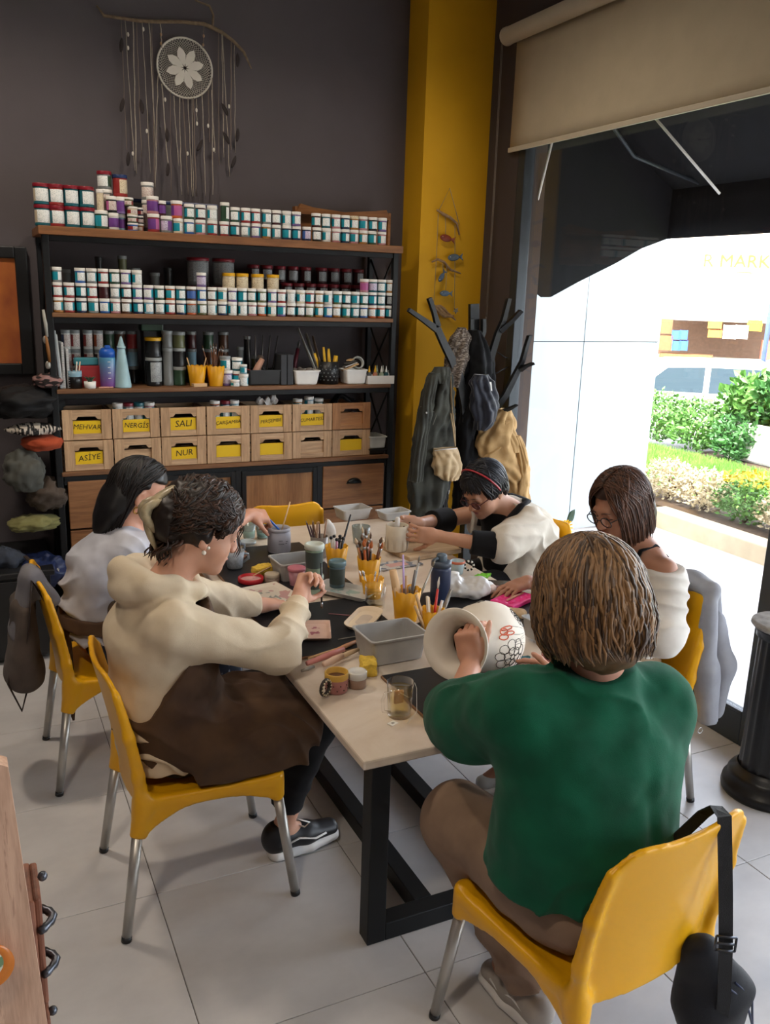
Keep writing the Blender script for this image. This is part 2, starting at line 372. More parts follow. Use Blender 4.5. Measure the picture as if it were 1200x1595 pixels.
def lapl(Vv, F, it=2, lam=.5):
    e = np.concatenate([F[:, [0, 1]], F[:, [1, 2]], F[:, [2, 3]], F[:, [3, 0]]]); e = np.concatenate([e, e[:, ::-1]])
    deg = np.bincount(e[:, 0], minlength=len(Vv)).astype(np.float32)
    for _ in range(it):
        s_ = np.stack([np.bincount(e[:, 0], weights=Vv[e[:, 1], i], minlength=len(Vv)) for i in range(3)], 1); Vv = Vv+(s_/np.maximum(deg, 1)[:, None]-Vv)*lam
    return Vv.astype(np.float32)
def vnoise(P, sc_, seed=0):
    """smooth value noise -1..1"""
    Q = P*sc_+seed*17.13; I = np.floor(Q).astype(np.int64); f = Q-I; f = f*f*(3-2*f); o = 0
    def hsh(i): 
        n_ = (i[:, 0]*374761393+i[:, 1]*668265263+i[:, 2]*2147483647+seed*974634) & 0xffffffff; n_ = ((n_ ^ (n_ >> 13))*1274126177) & 0xffffffff; return ((n_ ^ (n_ >> 16)) & 0xffff)/32767.5-1
    for a in (0, 1):
        for b in (0, 1):
            for c in (0, 1): o = o+hsh(I+np.array([a, b, c]))*np.where(a, f[:, 0], 1-f[:, 0])*np.where(b, f[:, 1], 1-f[:, 1])*np.where(c, f[:, 2], 1-f[:, 2])
    return o
def sdf_build(s, name, mats, parent=None, org=None, smooth=2, disp=None, paint=None):
    Vv, F = s.mesh()
    if smooth: Vv = lapl(Vv, F, smooth)
    if disp is not None: N = vnormals(Vv, F); Vv = Vv+N*disp(Vv, N)[:, None].astype(np.float32)
    me = bpy.data.meshes.new(name); o_ = A3(org) if org is not None else A3((0, 0, 0)); W = Vv-o_
    me.vertices.add(len(W)); me.vertices.foreach_set('co', W.ravel()); me.loops.add(F.size); me.loops.foreach_set('vertex_index', F.ravel().astype(np.int32))
    me.polygons.add(len(F)); me.polygons.foreach_set('loop_start', np.arange(0, F.size, 4, dtype=np.int32)); me.polygons.foreach_set('loop_total', np.full(len(F), 4, np.int32))
    for m_ in (mats if isinstance(mats, (list, tuple)) else [mats]): me.materials.append(m_)
    me.polygons.foreach_set('use_smooth', np.ones(len(F), bool))
    if paint is not None: me.polygons.foreach_set('material_index', paint(Vv[F].mean(1)).astype(np.int32))
    me.update(calc_edges=True); me.validate()
    return link(name, me, parent, org if (org is not None and parent is None) else None)
def folds(amp, dirv, freq, seed=0, warp=.6, amp2=None, sc2=9):
    """cloth folds: ridges across dirv, warped by noise"""
    dv = A3(dirv)/np.linalg.norm(dirv)
    def f(P, N): 
        ph = (P@dv)*freq*1.5+warp*7*vnoise(P, 4, seed)+warp*2.6*vnoise(P, 10, seed+3); env = .25+.9*vnoise(P, 4.5, seed+9)
        return amp*1.15*(1-2*np.abs(np.sin(ph*.5))**.8)*np.clip(env, 0, 1)+(amp2 or amp*.6)*vnoise(P, sc2, seed+5)+amp*.35*vnoise(P, 24, seed+6)
    return f
# ------------------------------------------------------------------ the room
M_GREY = mat('charcoal_wall_paint', '#575154', .85, var=.06, scale=3, bump=.12, bscale=180)
M_BROWN = mat('brown_wall_paint', '#4a403d', .85, var=.06, scale=3, bump=.12, bscale=180)
M_YEL = mat('yellow_wall_paint', '#d9a30f', .7, var=.05, scale=3, bump=.1, bscale=160)
M_WHITEW = mat('white_ceiling_paint', '#d8d4cc', .8, var=.03)
M_FRAME = mat('dark_grey_aluminium', '#3a4046', .45, .3, var=.05)
M_GLASS = glass('window_glass')
M_TILE = None
def tile_mat():
    m, t, b = _new('grey_porcelain_tile'); L = t.links
    oi = t.nodes.new('ShaderNodeObjectInfo'); vec = _coord(t, (2.2, 3.1, 1)); ad = _n(t, 'ShaderNodeVectorMath', operation='ADD'); L.new(vec, ad.inputs[0]); L.new(oi.outputs['Location'], ad.inputs[1])
    n = _n(t, 'ShaderNodeTexNoise', Scale=1.6, Detail=8, Roughness=.6); L.new(ad.outputs[0], n.inputs['Vector'])
    r = t.nodes.new('ShaderNodeValToRGB'); r.color_ramp.elements[0].color = c4(srgb('#b7b5b5')); r.color_ramp.elements[1].color = c4(srgb('#c9c7c6')); r.color_ramp.elements[0].position = .3; r.color_ramp.elements[1].position = .7
    L.new(n.outputs['Fac'], r.inputs[0]); L.new(r.outputs[0], b.inputs['Base Color']); b.inputs['Roughness'].default_value = .34
    bp = _n(t, 'ShaderNodeBump', Strength=.05, Distance=.002); L.new(n.outputs['Fac'], bp.inputs['Height']); L.new(bp.outputs[0], b.inputs['Normal'])
    return m
M_TILE = tile_mat(); M_GROUT = mat('grey_grout', '#6f6b69', .9, var=.1)
CEIL = 3.75
WX = 2.96     # window wall plane
def struct(name, mb, m_): return tag(mb.build(name, m_), kind='structure')
floor = struct('floor', MB().box((.68, 1.535, -.05), (4.56+.2, 7.27, .09)), M_GROUT)
TS = .64; tmb = MB().bbox((0, 0, -.0075), (TS-.003, TS-.003, .012), .0012, seg=1); tme = tmb.mesh('tile', M_TILE)
xs0, ys0 = .42, 2.46
def clip_tile(x0, x1, y0, y1):
    return MB().bbox(((x1-x0)/2-0, (y1-y0)/2, -.0075), (x1-x0-.003, y1-y0-.003, .012), .0012, seg=1).mesh('tile', M_TILE)
for i in range(-4, 5):
    for j in range(-7, 5):
        x0, y0 = xs0+i*TS, ys0+j*TS; x1, y1 = x0+TS, y0+TS
        cx0, cx1, cy0, cy1 = max(x0, -1.6), min(x1, WX+.02), max(y0, -2.0), min(y1, 5.07)
        if cx1-cx0 < .02 or cy1-cy0 < .02: continue
        if cx1-cx0 < TS-.001 or cy1-cy0 < TS-.001: link('tile', clip_tile(cx0, cx1, cy0, cy1), floor, (cx0, cy0, 0))
        else: link('tile', tme, floor, (x0+TS/2, y0+TS/2, 0))
BY = 5.07
struct('wall_back', MB().box((.68, BY+.1, CEIL/2), (4.76, .2, CEIL)), M_GREY)
struct('wall_left', MB().box((-1.7, 1.535, CEIL/2), (.2, 7.27, CEIL)), M_GREY)
struct('wall_behind', MB().box((.68, -2.1, CEIL/2), (4.76, .2, CEIL)), M_BROWN)
struct('ceiling', MB().box((.68, 1.535, CEIL+.05), (5.1, 7.6, .1)), M_WHITEW)
# yellow pillar in the corner
struct('wall_pillar', MB().box(((2.515+WX+.1)/2, (4.83+BY)/2, CEIL/2), (WX+.1-2.515, BY-4.83-.001, CEIL-.002)), M_YEL)
# window wall: solid strip beside the pillar, lintel, and the glazing
wr = MB().box((WX+.1, (4.50+BY)/2, CEIL/2), (.2, BY-4.50, CEIL-.002)).box((WX+.1, 1.25, (3.2+CEIL)/2), (.2, 6.5, CEIL-3.2-.004))
struct('wall_right', wr, M_BROWN)
def window_bay(idx, y0, y1, z1=3.2, fr=.07, bot=.145):
    root = tag(empty('window_%d' % idx, (WX, (y0+y1)/2, 0)), kind='structure'); W = y1-y0
    d = .07; x = .035
    MB().bbox((x, -W/2+fr/2, z1/2), (d, fr, z1), .004).build('frame_post', M_FRAME, root)
    MB().bbox((x, W/2-fr/2, z1/2), (d, fr, z1), .004).build('frame_post', M_FRAME, root)
    MB().bbox((x, 0, bot/2), (d, W-2*fr, bot), .004).build('bottom_rail', M_FRAME, root)
    MB().bbox((x, 0, z1-fr/2), (d, W-2*fr, fr), .004).build('top_rail', M_FRAME, root)
    MB().box((x+.01, 0, (bot+z1-fr)/2), (.008, W-2*fr, z1-fr-bot)).build('pane', M_GLASS, root)
    MB().bbox((x-.03, 0, bot+.008), (.016, W-2*fr, .016), .002).build('glazing_bead', M_FRAME, root)
    return root
window_bay(1, 2.37, 4.50)
window_bay(2, .2, 2.37)
window_bay(3, -1.98, .2)
# warm ceiling lights of the shop
M_LAMP = mat('lamp_glow', (1, .82, .6), .5, emit=6, var=0); M_LAMPRIM = mat('lamp_rim_white', '#dddddd', .4)
def downlight(x, y, e, where):
    r = empty('ceiling_lamp', (x, y, CEIL), 'round recessed warm ceiling lamp '+where, 'lamp', 'recessed ceiling lamps')
    MB().lathe([(.085, -.012), (.1, -.012), (.1, 0), (.085, 0), (.085, -.012)], seg=24).build('rim', M_LAMPRIM, r)
    MB().lathe([(0, -.006), (.084, -.006)], seg=24).build('diffuser', M_LAMP, r)
    l = bpy.data.lights.new('lamp_light', 'SPOT'); l.energy = e; l.color = (1, .86, .70); l.shadow_soft_size = .12; l.spot_size = math.radians(150); l.spot_blend = .6
    o = link('lamp_light', l, r, (0, 0, -.03))
downlight(-.7, .3, 75, 'left behind the camera'); downlight(1.2, -.9, 25, 'right behind the camera'); downlight(-.2, 3.7, 60, 'before the shelves'); downlight(1.6, 3.6, 30, 'above the table')
# ------------------------------------------------------------------ outside the window
M_PAVE = mat('pale_stone_paving', '#c9c6c2', .5, var=.06, scale=5)
M_PANEL = mat('white_composite_panel', '#aab3b7', .3, var=.02, scale=2)
M_JOINT = mat('dark_panel_joint', '#3c4043', .8)
M_KERB = mat('beige_stone_kerb', '#c9b89b', .7, var=.1, scale=9, bump=.2)
M_AWN = fabric('black_awning_canvas', '#1c1d20', scale=400, sheen=0)
M_ASPH = mat('street_asphalt', '#8a8784', .9, var=.1, scale=6)
M_GRASS_A = mat('grass_green', '#69953a', .8, var=.3, scale=7)
M_SOIL = mat('dark_soil', '#4a3a2c', .95, var=.3, scale=20)
M_LEAF1 = mat('hedge_leaf_green', '#55803a', .45, var=.4, scale=5); M_LEAF2 = mat('hedge_leaf_pale', '#c2b493', .5, var=.25, scale=6); M_LEAF3 = mat('hedge_leaf_yellow', '#c8b23c', .5, var=.25, scale=6)
M_LEAF4 = mat('shrub_leaf_deep', '#3e6b35', .4, var=.4, scale=5)
struct('ground_paving', MB().box((4.2, 1.0, -.06), (2.3, 9.4, .1)), M_PAVE)
struct('ground_street', MB().box((20, 18, -.45), (34, 60, .1)), M_ASPH)
# neighbouring facade of white panels
pw = tag(empty('wall_panels', (2.96, 5.70, 0)), kind='structure')
MB().box((1.155, .13, 2.2), (2.31, .2, 4.4)).build('backing', M_JOINT, pw)
xj = 4.49-2.96
for x0, x1 in ((.2, xj), (xj, 2.31)):
    for z0, z1 in ((0.0, 1.563), (1.563, 3.1), (3.1, 4.4)):
        MB().bbox(((x0+x1)/2, .015, (z0+z1)/2), (x1-x0-.007, .03, z1-z0-.007), .002, seg=1).build('panel', M_PANEL, pw)
MB().bbox((2.315, .13, 2.2), (.02, .24, 4.4), .003).build('corner_panel', M_PANEL, pw)
# awning: sloping canvas, side cheek with rounded corner, front valance, tie rods
AY = 4.72; ax = empty('awning', (3.18, AY, 3.1), 'black canvas shop awning with rounded side flap outside the window', 'awning')
cheek = [(820, 300), (820, 405), (826, 435), (834, 455), (845, 463), (858, 463), (900, 440), (960, 410), (1000, 387), (1040, 372)]
cp = [PY(x, y, AY) for x, y in cheek]; XF = cp[-1].x; ZF = cp[-1].z
cp = [V((3.19, AY, 3.3)), V((3.19, AY, cp[1].z))] + cp[2:] + [V((XF, AY, 2.62))]
MB().prism([p-V((3.18, AY, 3.1)) for p in cp], (0, .015, 0)).build('side_flap', M_AWN, ax)
top = MB().sheet(lambda u, v: (u*(XF-3.19)+.01, .012-v*6.9, (.2-u*.68)), 6, 60, .012); top.build('canopy', M_AWN, ax)
MB().sheet(lambda u, v: (XF-3.18+.004*math.sin(v*90)*u, .012-v*6.9, (-.46+u*(ZF-2.64))), 3, 90, .008).build('front_valance', M_AWN, ax)
M_ROD = mat('white_awning_rod', '#e4e2dc', .4)
M_ALU = mat('brushed_aluminium', '#b9b9bb', .35, .9, var=.05)
for i in range(4):
    y = -.25-i*2.0
    MB().tube([(.02, y, .12), (.6, y, -.35), (XF-3.2, y, -.46)], .012, 8).build('support_arm', M_FRAME, ax)
def rod(p, q):
    MB().cyl(p-V((3.18, AY, 3.1)), q-V((3.18, AY, 3.1)), .007, seg=8).build('tie_rod', M_ROD, ax)
rod(PX(868, 190, 3.12), PX(806, 442, 3.12)); rod(PX(1005, 165, 3.15), PX(1122, 302, 3.5))
# kerb, planting bed, lawn
kb = struct('kerb_stone', MB().bbox((5.41, 2.5, .0), (.2, 6.3, .28), .012), M_KERB)
struct('ground_bed', MB().box((7.6, 3.0, .03), (4.2, 9.5, .2)), M_SOIL)
def leaf_mesh(n, spread, dens_fn, size, col):
    mb = MB(); rs = random.Random(n*7+int(size*1000))
    for _ in range(n):
        p = dens_fn(rs)
        a = rs.uniform(0, 6.28); e = rs.uniform(-.3, 1.1); d = V((math.cos(a)*math.cos(e), math.sin(a)*math.cos(e), math.sin(e))); s_ = d.cross(V((rs.uniform(-1,1), rs.uniform(-1,1), rs.uniform(-1,1)))).normalized()
        l = size*rs.uniform(.7, 1.3); w_ = l*.28; n_ = d.cross(s_)
        mb.add([p, p+d*l*.5+s_*w_+n_*.1*l, p+d*l, p+d*l*.5-s_*w_+n_*.1*l], [(0,1,2,3)], 0)
    return mb
def blob(c, r):
    def f(rs):
        while True:
            q = V((rs.uniform(-1,1), rs.uniform(-1,1), rs.uniform(-1,1)))
            if .35 < q.length < 1: return V((c[0]+q.x*r[0], c[1]+q.y*r[1], max(.02, c[2]+q.z*r[2])))
    return f
def shrub(name, loc, r, n, size, m_, label, cat='shrub', stems=4, group=None):
    root = empty(name, loc, label, cat, group)
    leaf_mesh(n, 0, blob((0,0,r[2]*.95), r), size, 0).build('foliage', m_, root)
    mb = MB(); rs = random.Random(int(loc[0]*100+loc[1]*37))
    for k in range(stems):
        a = rs.uniform(0, 6.28); mb.tube([(0, 0, -.01), (math.cos(a)*r[0]*.3, math.sin(a)*r[1]*.3, r[2]*.7), (math.cos(a)*r[0]*.6, math.sin(a)*r[1]*.6, r[2]*1.3)], [.012, .008, .004], 5)
    mb.build('stem', MATS.get('bark') or mat('bark', '#5a4634', .9), root); return root
BZ = .13
hl = [M_LEAF2, M_LEAF1, M_LEAF2, M_LEAF3, M_LEAF1, M_LEAF2]
hn = ['pale cream-leaved', 'green-leaved', 'pinkish cream-leaved', 'yellow-green', 'green', 'cream']
for i, (y, m_, nm) in enumerate(((5.9, M_LEAF2, 'pale variegated low hedge plant beside the white panel facade'), (5.45, M_LEAF2, 'pale variegated low hedge plant, second along the kerb from the white facade'), (5.0, M_LEAF1, 'green hedge plant with yellow flowers between two pale ones by the kerb'), (4.55, M_LEAF2, 'pale cream hedge plant behind the kerb near the window frame'), (4.1, M_LEAF3, 'yellow-green hedge plant behind the window frame'), (3.6, M_LEAF1, 'green hedge plant furthest right along the kerb'))):
    s_ = shrub('hedge_plant', (5.75, y, BZ), (.22, .3, .19), 1100, .045, m_, nm, 'hedge plant', group='low hedge along the kerb')
    if i == 2: tag(leaf_mesh(160, 0, blob((0, 0, .36), (.2, .25, .06)), .05, 0).build('flowers', M_LEAF3, s_), kind='stuff')
# lawn: blades joined as one
g = MB().box((6.95, 5.0, .105), (1.7, 7.0, .06)); rs = random.Random(3)
for _ in range(26000):
    x, y = rs.uniform(6.15, 7.75), rs.uniform(3.8, 8.45); h_ = rs.uniform(.03, .07); a = rs.uniform(0, 6.28); dx, dy = .006*math.cos(a), .006*math.sin(a)
    g.add([(x-dx, y-dy, .13), (x+dx, y+dy, .13), (x+rs.uniform(-.02,.02), y+rs.uniform(-.02,.02), .13+h_)], [(0,1,2)])
tag(g.build('lawn_grass', M_GRASS_A), 'bright sunlit green lawn behind the low hedge', 'grass', kind='stuff')
for i, (x, y, r_, nm) in enumerate(((8.1, 8.6, (.4,.45,.33), 'clipped green bush beside the white facade edge, before the car'), (8.05, 7.85, (.38,.42,.33), 'clipped green bush between facade and planter'), (8.0, 7.2, (.3,.3,.28), 'dark leafy bush left of the white planter'))):
    shrub('round_bush', (x, y, BZ), r_, 1500, .07, (M_LEAF1, M_LEAF1, M_LEAF4)[i], nm, 'bush', group='bushes behind the lawn')
planter = empty('planter_box', (8.25, 6.75, BZ), 'long white rectangular planter at the lawn edge', 'planter')
pm = mat('white_planter', '#dcd9d0', .6)
MB().bbox((0, -.3, .03), (.4, 1.9, .06), .01).build('base', pm, planter)
for dx in (-.23, .23): MB().bbox((dx, -.3, .24), (.04, 2.0, .42), .008).build('side', pm, planter)
for dy in (-1.28, .68): MB().bbox((0, dy, .24), (.42, .04, .42), .008).build('end', pm, planter)
MB().box((0, -.3, .36), (.42, 1.92, .06)).build('soil', M_SOIL, planter)
for i, (dy, h_) in enumerate(((.45, .5), (-.05, .62), (-.6, .5))):
    shrub('planter_shrub', (8.25, 6.75+dy, BZ+.39), (.42, .38, h_*.62), 1000, .12, M_LEAF4 if i else M_LEAF1, ('bright leafy shrub at the left end of the white planter', 'tallest dark glossy shrub in the middle of the white planter', 'leafy shrub at the right end of the white planter')[i], 'shrub', group='shrubs in the planter')
# white parked car on the lower street
M_CAR = mat('white_car_paint', '#e9e9e6', .2, coat=1, var=0); M_CGL = mat('car_glass', '#3d4a52', .08, var=0); M_TYRE = mat('black_tyre', '#1b1b1c', .8); SZ = -.4
cp_ = PY(1112, 600, 9.9); car = empty('parked_car', (cp_.x, 9.9, SZ), 'white car parked in the street beyond the bushes', 'car', rz=math.radians(-42))
prof = [(-2.1,.35),(-2.1,.75),(-1.9,.92),(-1.2,1.0),(-.75,1.42),(.7,1.45),(1.35,1.05),(2.0,.92),(2.15,.7),(2.15,.35)]
MB().prism([(x,-.82,z) for x,z in prof], (0,1.64,0)).build('body', M_CAR, car)
for q in ([(-1.1,1.02),(-.72,1.36),(-.2,1.39),(-.2,1.02)], [(-.12,1.02),(-.12,1.39),(.62,1.39),(1.15,1.05)]): MB().prism([(x,-.83,z) for x,z in q], (0,1.66,0)).build('side_window', M_CGL, car)
for x in (-1.35, 1.35):
    for y in (-.72, .72): MB().lathe([(.0,-.1),(.2,-.1),(.32,-.09),(.32,.09),(.2,.1),(0,.1)], (x, y, .32), 20, Rx(math.pi/2)).build('wheel', M_TYRE, car)
MB().bbox((-.15,-.835,.8), (.14,.02,.03), .005).build('door_handle', M_CGL, car)
# market stall across the street: facade square to the line of sight
SO = V((24.3, 24.0, SZ)); SN = V((1, 1, 0)).normalized(); SRZ = math.radians(-45)
def SH(px, py, d=0.0):
    r_ = _ray(px, py); o = V((0, 0, CAMH)); P_ = o + r_*(((SO-SN*d-o).dot(SN))/r_.dot(SN)); return Rz(-SRZ) @ (P_-SO)
def shbox(x0, x1, y0, y1, d=0.0, th=.2):
    a, b = SH(x0, y0, d), SH(x1, y1, d); c = (a+b)/2; return V((c.x, -d, c.z)), (abs(b.x-a.x), th, abs(b.z-a.z))
M_SHOPW = mat('pale_shop_wall', '#d2c8b2', .8); M_SIGNY = mat('cream_sign', '#e3d7a6', .5, var=.03); M_SHTR = mat('grey_shutter', '#8f8b84', .6); M_DKIN = mat('dark_shop_inside', '#5a4332', .8)
shop = empty('market_shop', SO, 'pale shop building with market sign and white canopy across the street', 'building', rz=SRZ)
c, z_ = shbox(960, 1300, 300, 575, 0, 2.0); MB().box(c+V((0,1.1,0)), z_).build('wall', M_SHOPW, shop)
c, z_ = shbox(1112, 1215, 391, 425, .2, .2); sg = MB().bbox(c, z_, .03).build('sign_board', M_SIGNY, shop)
c = SH(1164, 408, .34); text_mesh('sign_lettering', 'R MARKET', .62, mat('ochre_letters', '#c8901a', .5), sg, Matrix.Translation(c) @ Matrix.Rotation(math.pi/2, 4, 'X'), .03)
for q in ((1045,1088,395,413), (1040,1068,418,445), (1098,1112,424,440), (1150,1168,424,438)): c, z_ = shbox(*q, .06, .1); MB().bbox(c, z_, .02).build('window', M_SHTR, shop)
c, z_ = shbox(1030, 1200, 497, 560, .05, .1); MB().box(c, z_).build('shop_front', M_DKIN, shop)
a_, b_ = SH(1030, 440, .1), SH(1200, 440, .1); e_ = SH(1030, 495, 3.0).z
MB().sheet(lambda u, v: (a_.x+(b_.x-a_.x)*v, -.1-u*2.9, a_.z+(e_-a_.z)*u), 3, 10, .06).build('canopy', mat('white_stall_canopy', '#efe9dd', .8), shop)
M_BLUE = mat('blue_crate', '#31589c', .5); M_ORG = mat('orange_fruit_crate', '#c9752a', .6); M_BRN = mat('brown_crate', '#80512f', .7); M_WBX = mat('white_box', '#dcd6cc', .6); M_YBX = mat('yellow_box', '#e0b020', .6); M_RBX = mat('red_box_stall', '#b8503c', .6)
for i, (x0, x1, y0, y1, m_, nm) in enumerate(((1026,1047,496,520,M_BRN,'brown crate at the market stall, upper one'),(1026,1047,521,546,M_BRN,'brown crate at the market stall, lower one'),(1048,1059,514,529,M_BLUE,'blue crate at the market stall, upper left'),(1060,1071,514,529,M_BLUE,'blue crate at the market stall, upper right'),(1048,1059,530,546,M_BLUE,'blue crate at the market stall, lower left'),(1060,1071,530,546,M_BLUE,'blue crate at the market stall, lower right'),(1104,1124,500,512,M_ORG,'orange fruit crate under the canopy, top'),(1104,1124,513,526,M_ORG,'orange fruit crate under the canopy, lower'),(1128,1146,506,528,M_WBX,'white box stack at the market, left'),(1147,1164,506,528,M_WBX,'white box stack at the market, right'),(1166,1186,498,516,M_YBX,'yellow box at the right of the market stall'),(1188,1204,530,560,M_RBX,'red box beside the street post'),(1028,1110,549,560,M_BRN,'long low brown produce table at the market'))):
    c, z_ = shbox(x0, x1, y0, y1, 3.2, .5); P_ = SO + Rz(SRZ) @ c; o = empty('stall_crate', P_, nm, 'crate', 'crates at the market stall', SRZ); w_, d_, h_ = z_
    for dx in (-w_/2+.02, w_/2-.02): MB().box((dx,0,0), (.04,d_,h_)).build('side', m_, o)
    for dy in (-d_/2+.02, d_/2-.02): MB().box((0,dy,0), (w_-.09,.04,h_*.96)).build('side', m_, o)
    MB().box((0,0,-h_/2+.03), (w_-.09,d_-.09,.04)).build('bottom', m_, o)
sp_ = SO + Rz(SRZ) @ SH(1092, 535, 2.4)
pole = empty('street_post', (0,0,0), 'tall blue grey street post with pale sign at the right window edge', 'post'); pp = PY(1186, 580, 12.0); pole.location = (pp.x, 12.0, SZ)
pb = mat('blue_grey_post', '#4a5a86', .5); MB().cyl((0,0,0),(.06,0,4.5),.045,seg=12).build('pole', pb, pole); MB().bbox((.1,-.06,PY(1192,400,12).z-SZ),(.3,.04,.75),.02).build('sign_panel', mat('pale_blue_sign', '#8fa3c4', .5), pole); MB().lathe([(0,0),(.12,0),(.12,.02),(.05,.04)]).build('base', pb, pole)
# ------------------------------------------------------------------ shelving unit on the back wall
M_STEEL = mat('black_steel', '#1d1f21', .5, .4, var=.08)
M_BOARD = wood('pine_board', '#6b4628', '#8f6440', 'X', 1.0)
M_BOARDT = wood('pine_board_top', '#7a4c28', '#96663c', 'X', 1.0)
M_DRAW = wood('walnut_stained_pine', '#744a28', '#a5744a', 'X', .8); M_DOOR = wood('pine_door', '#80552f', '#a97a4e', 'Z', .8)
SF, SB = 4.65, 5.035; SX0, SX1 = .372, 2.295
Z4, Z3, Z2, Z1 = .945, 1.372, 1.751, 2.158
un = empty('shelving_unit', ((SX0+SX1)/2, (SF+SB)/2, 0), 'tall black steel and pine shelving unit with drawers against the charcoal wall', 'shelving unit')
UO = un.location.copy()
def ub(name, c, size, m_, bev=.003, parent=None, po=None):
    return MB().bbox(V(c)-UO, size, bev).build(name, m_, parent or un)
PW = .032
for x in (SX0+PW/2, SX1-PW/2):
    for y in (SF+.012+PW/2, SB-PW/2): ub('post', (x, y, (Z1-.04)/2), (PW, PW, Z1-.04), M_STEEL)
ub('top_board', ((SX0+SX1)/2, (SF+SB)/2-.003, Z1-.0208), (SX1-SX0+.03, SB-SF+.02, .04), M_BOARDT)
for z in (Z2, Z3, Z4):
    ub('shelf_board', ((SX0+SX1)/2, (SF+SB)/2, z-.0118), (SX1-SX0-2*PW+.012, SB-SF-.008, .022), M_BOARD)
    for y in (SF+.03, SB-.02): ub('cross_rail', ((SX0+SX1)/2, y, z-.022-.016), (SX1-SX0-2*PW, .02, .03), M_STEEL)
ub('cross_rail', ((SX0+SX1)/2, SF+.03, Z1-.055), (SX1-SX0-2*PW, .02, .028), M_STEEL)
for x in (SX0+.02, SX1-.02):
    for za, zb in ((Z4+.01, Z3-.04), (Z3+.01, Z2-.04), (Z2+.01, Z1-.07)):
        for s_ in (0, 1):
            MB().tube([V((x, SF+.05, zb if s_ else za))-UO, V((x, SB-.03, za if s_ else zb))-UO], .006, 6).build('cross_brace', M_STEEL, un)
# lower cabinet
ub('cabinet_back', ((SX0+SX1)/2, SB-.008, .49), (SX1-SX0-.07, .012, .82), M_STEEL)
ub('cabinet_floor', ((SX0+SX1)/2, (SF+SB)/2, .10), (SX1-SX0-.07, SB-SF-.03, .02), M_STEEL)
cx = [SX0+PW, SX0+.47, (SX0+SX1)/2, SX1-.47, SX1-PW]
for x in cx[1:4]: ub('cabinet_stile', (x, SF+.025, .50), (.035, .03, .80), M_STEEL)
ub('cabinet_top_rail', ((SX0+SX1)/2, SF+.028, Z4-.05), (SX1-SX0-.07, .022, .045), M_STEEL); ub('cabinet_bottom_rail', ((SX0+SX1)/2, SF+.028, .10), (SX1-SX0-.07, .022, .03), M_STEEL)
M_PULL = mat('black_cup_pull', '#26292b', .35, .8)
def cup_pull(parent, c, s_=1.0):
    mb = MB(); 
    for i in range(9):
        pass
    mb.sheet(lambda u, v: (c[0]+.05*s_*math.cos(math.pi*v), c[1]-.028*s_*math.sin(math.pi*v)*math.sin(u*math.pi/2), c[2]-.012*s_+.032*s_*math.sin(math.pi*v)*math.cos(u*math.pi/2)), 6, 14, .002)
    mb.bbox((c[0], c[1]-.001, c[2]-.012*s_), (.108*s_, .004, .008), .001)
    mb.build('cup_pull', M_PULL, parent)
for a, b in ((cx[0], cx[1]), (cx[3], cx[4])):
    for zc in (.765, .50, .235):
        d = ub('drawer', ((a+b)/2, SF+.022, zc), (b-a-.04, .025, .255), M_DRAW, .004)
        cup_pull(d, V(((a+b)/2, SF+.008, zc+.03))-UO, .9)
for a, b, s_ in ((cx[1], cx[2], 1), (cx[2], cx[3], -1)):
    d = empty('cabinet_door', (0,0,0)); d.parent = un
    MB().bbox(V(((a+b)/2, SF+.024, .495))-UO, (b-a-.085, .02, .74), .003).build('door_panel', M_DOOR, d)
    for xx in (a+.032, b-.032): MB().bbox(V((xx, SF+.019, .495))-UO, (.026, .03, .80), .002).build('door_frame', M_STEEL, d)
    for zz in (.115, .88): MB().bbox(V(((a+b)/2, SF+.019, zz))-UO, (b-a-.09, .03, .028), .002).build('door_frame', M_STEEL, d)
    MB().cyl(V((b-.032, SF+.0, .56))-UO, V((b-.032, SF+.0, .46))-UO, .005, seg=8).build('door_handle', M_PULL, d)
# ------------------------------------------------------------------ paint jars
def label_print(name, base, ink, s_=(230, 230, 620)): return spots(name, base, ink, 1.0, .60, .45, .04, s_, 1)
M_LWH = label_print('jar_label_white', '#eef0ee', '#9db1b4'); M_TEAL = mat('jar_band_teal', '#1a8fa2', .4); M_LID = mat('jar_lid_white', '#e8e6e1', .35, var=.04)
M_LIDR = mat('jar_lid_red', '#7c1a28', .35); M_LIDY = mat('jar_lid_yellow', '#d9a514', .35); M_LIDB = mat('jar_lid_blue', '#23345f', .35); M_LIDK = mat('jar_lid_black', '#1f2022', .4)
M_LIDG = mat('jar_lid_grey', '#8d9394', .4)
PAINT = {n: mat('paint_'+n, c, .3, var=.1) for n, c in dict(maroon='#3c1719', ochre='#9a6a33', navy='#232c4a', teal='#1e5b66', cream='#cdbfa5', brown='#4b2f20', green='#2f4a38', grey='#777b7b', black='#17181a', rose='#b07a80', olive='#5f6340', lilac='#6f5a8c', blue='#2c5aa0', sky='#7fa3b5', white='#cfcfca', orange='#b5562a', red='#8e2d2c').items()}
M_PURP = mat('jar_label_purple', '#6a3c86', .4); M_PINK = mat('jar_label_pink', '#b05a93', .4); M_LAV = label_print('jar_label_lavender', '#cfc6dd', '#6b5a88'); M_LRED = label_print('jar_label_redprint', '#d8cfc8', '#93403c')
M_BLULAB = mat('jar_label_blue', '#3f63a8', .4); M_KRAFT = label_print('jar_label_cream', '#d8cbae', '#8a6d50'); M_GREYLAB = label_print('jar_label_grey', '#9fa4a6', '#4b4f52')
_jc = {}
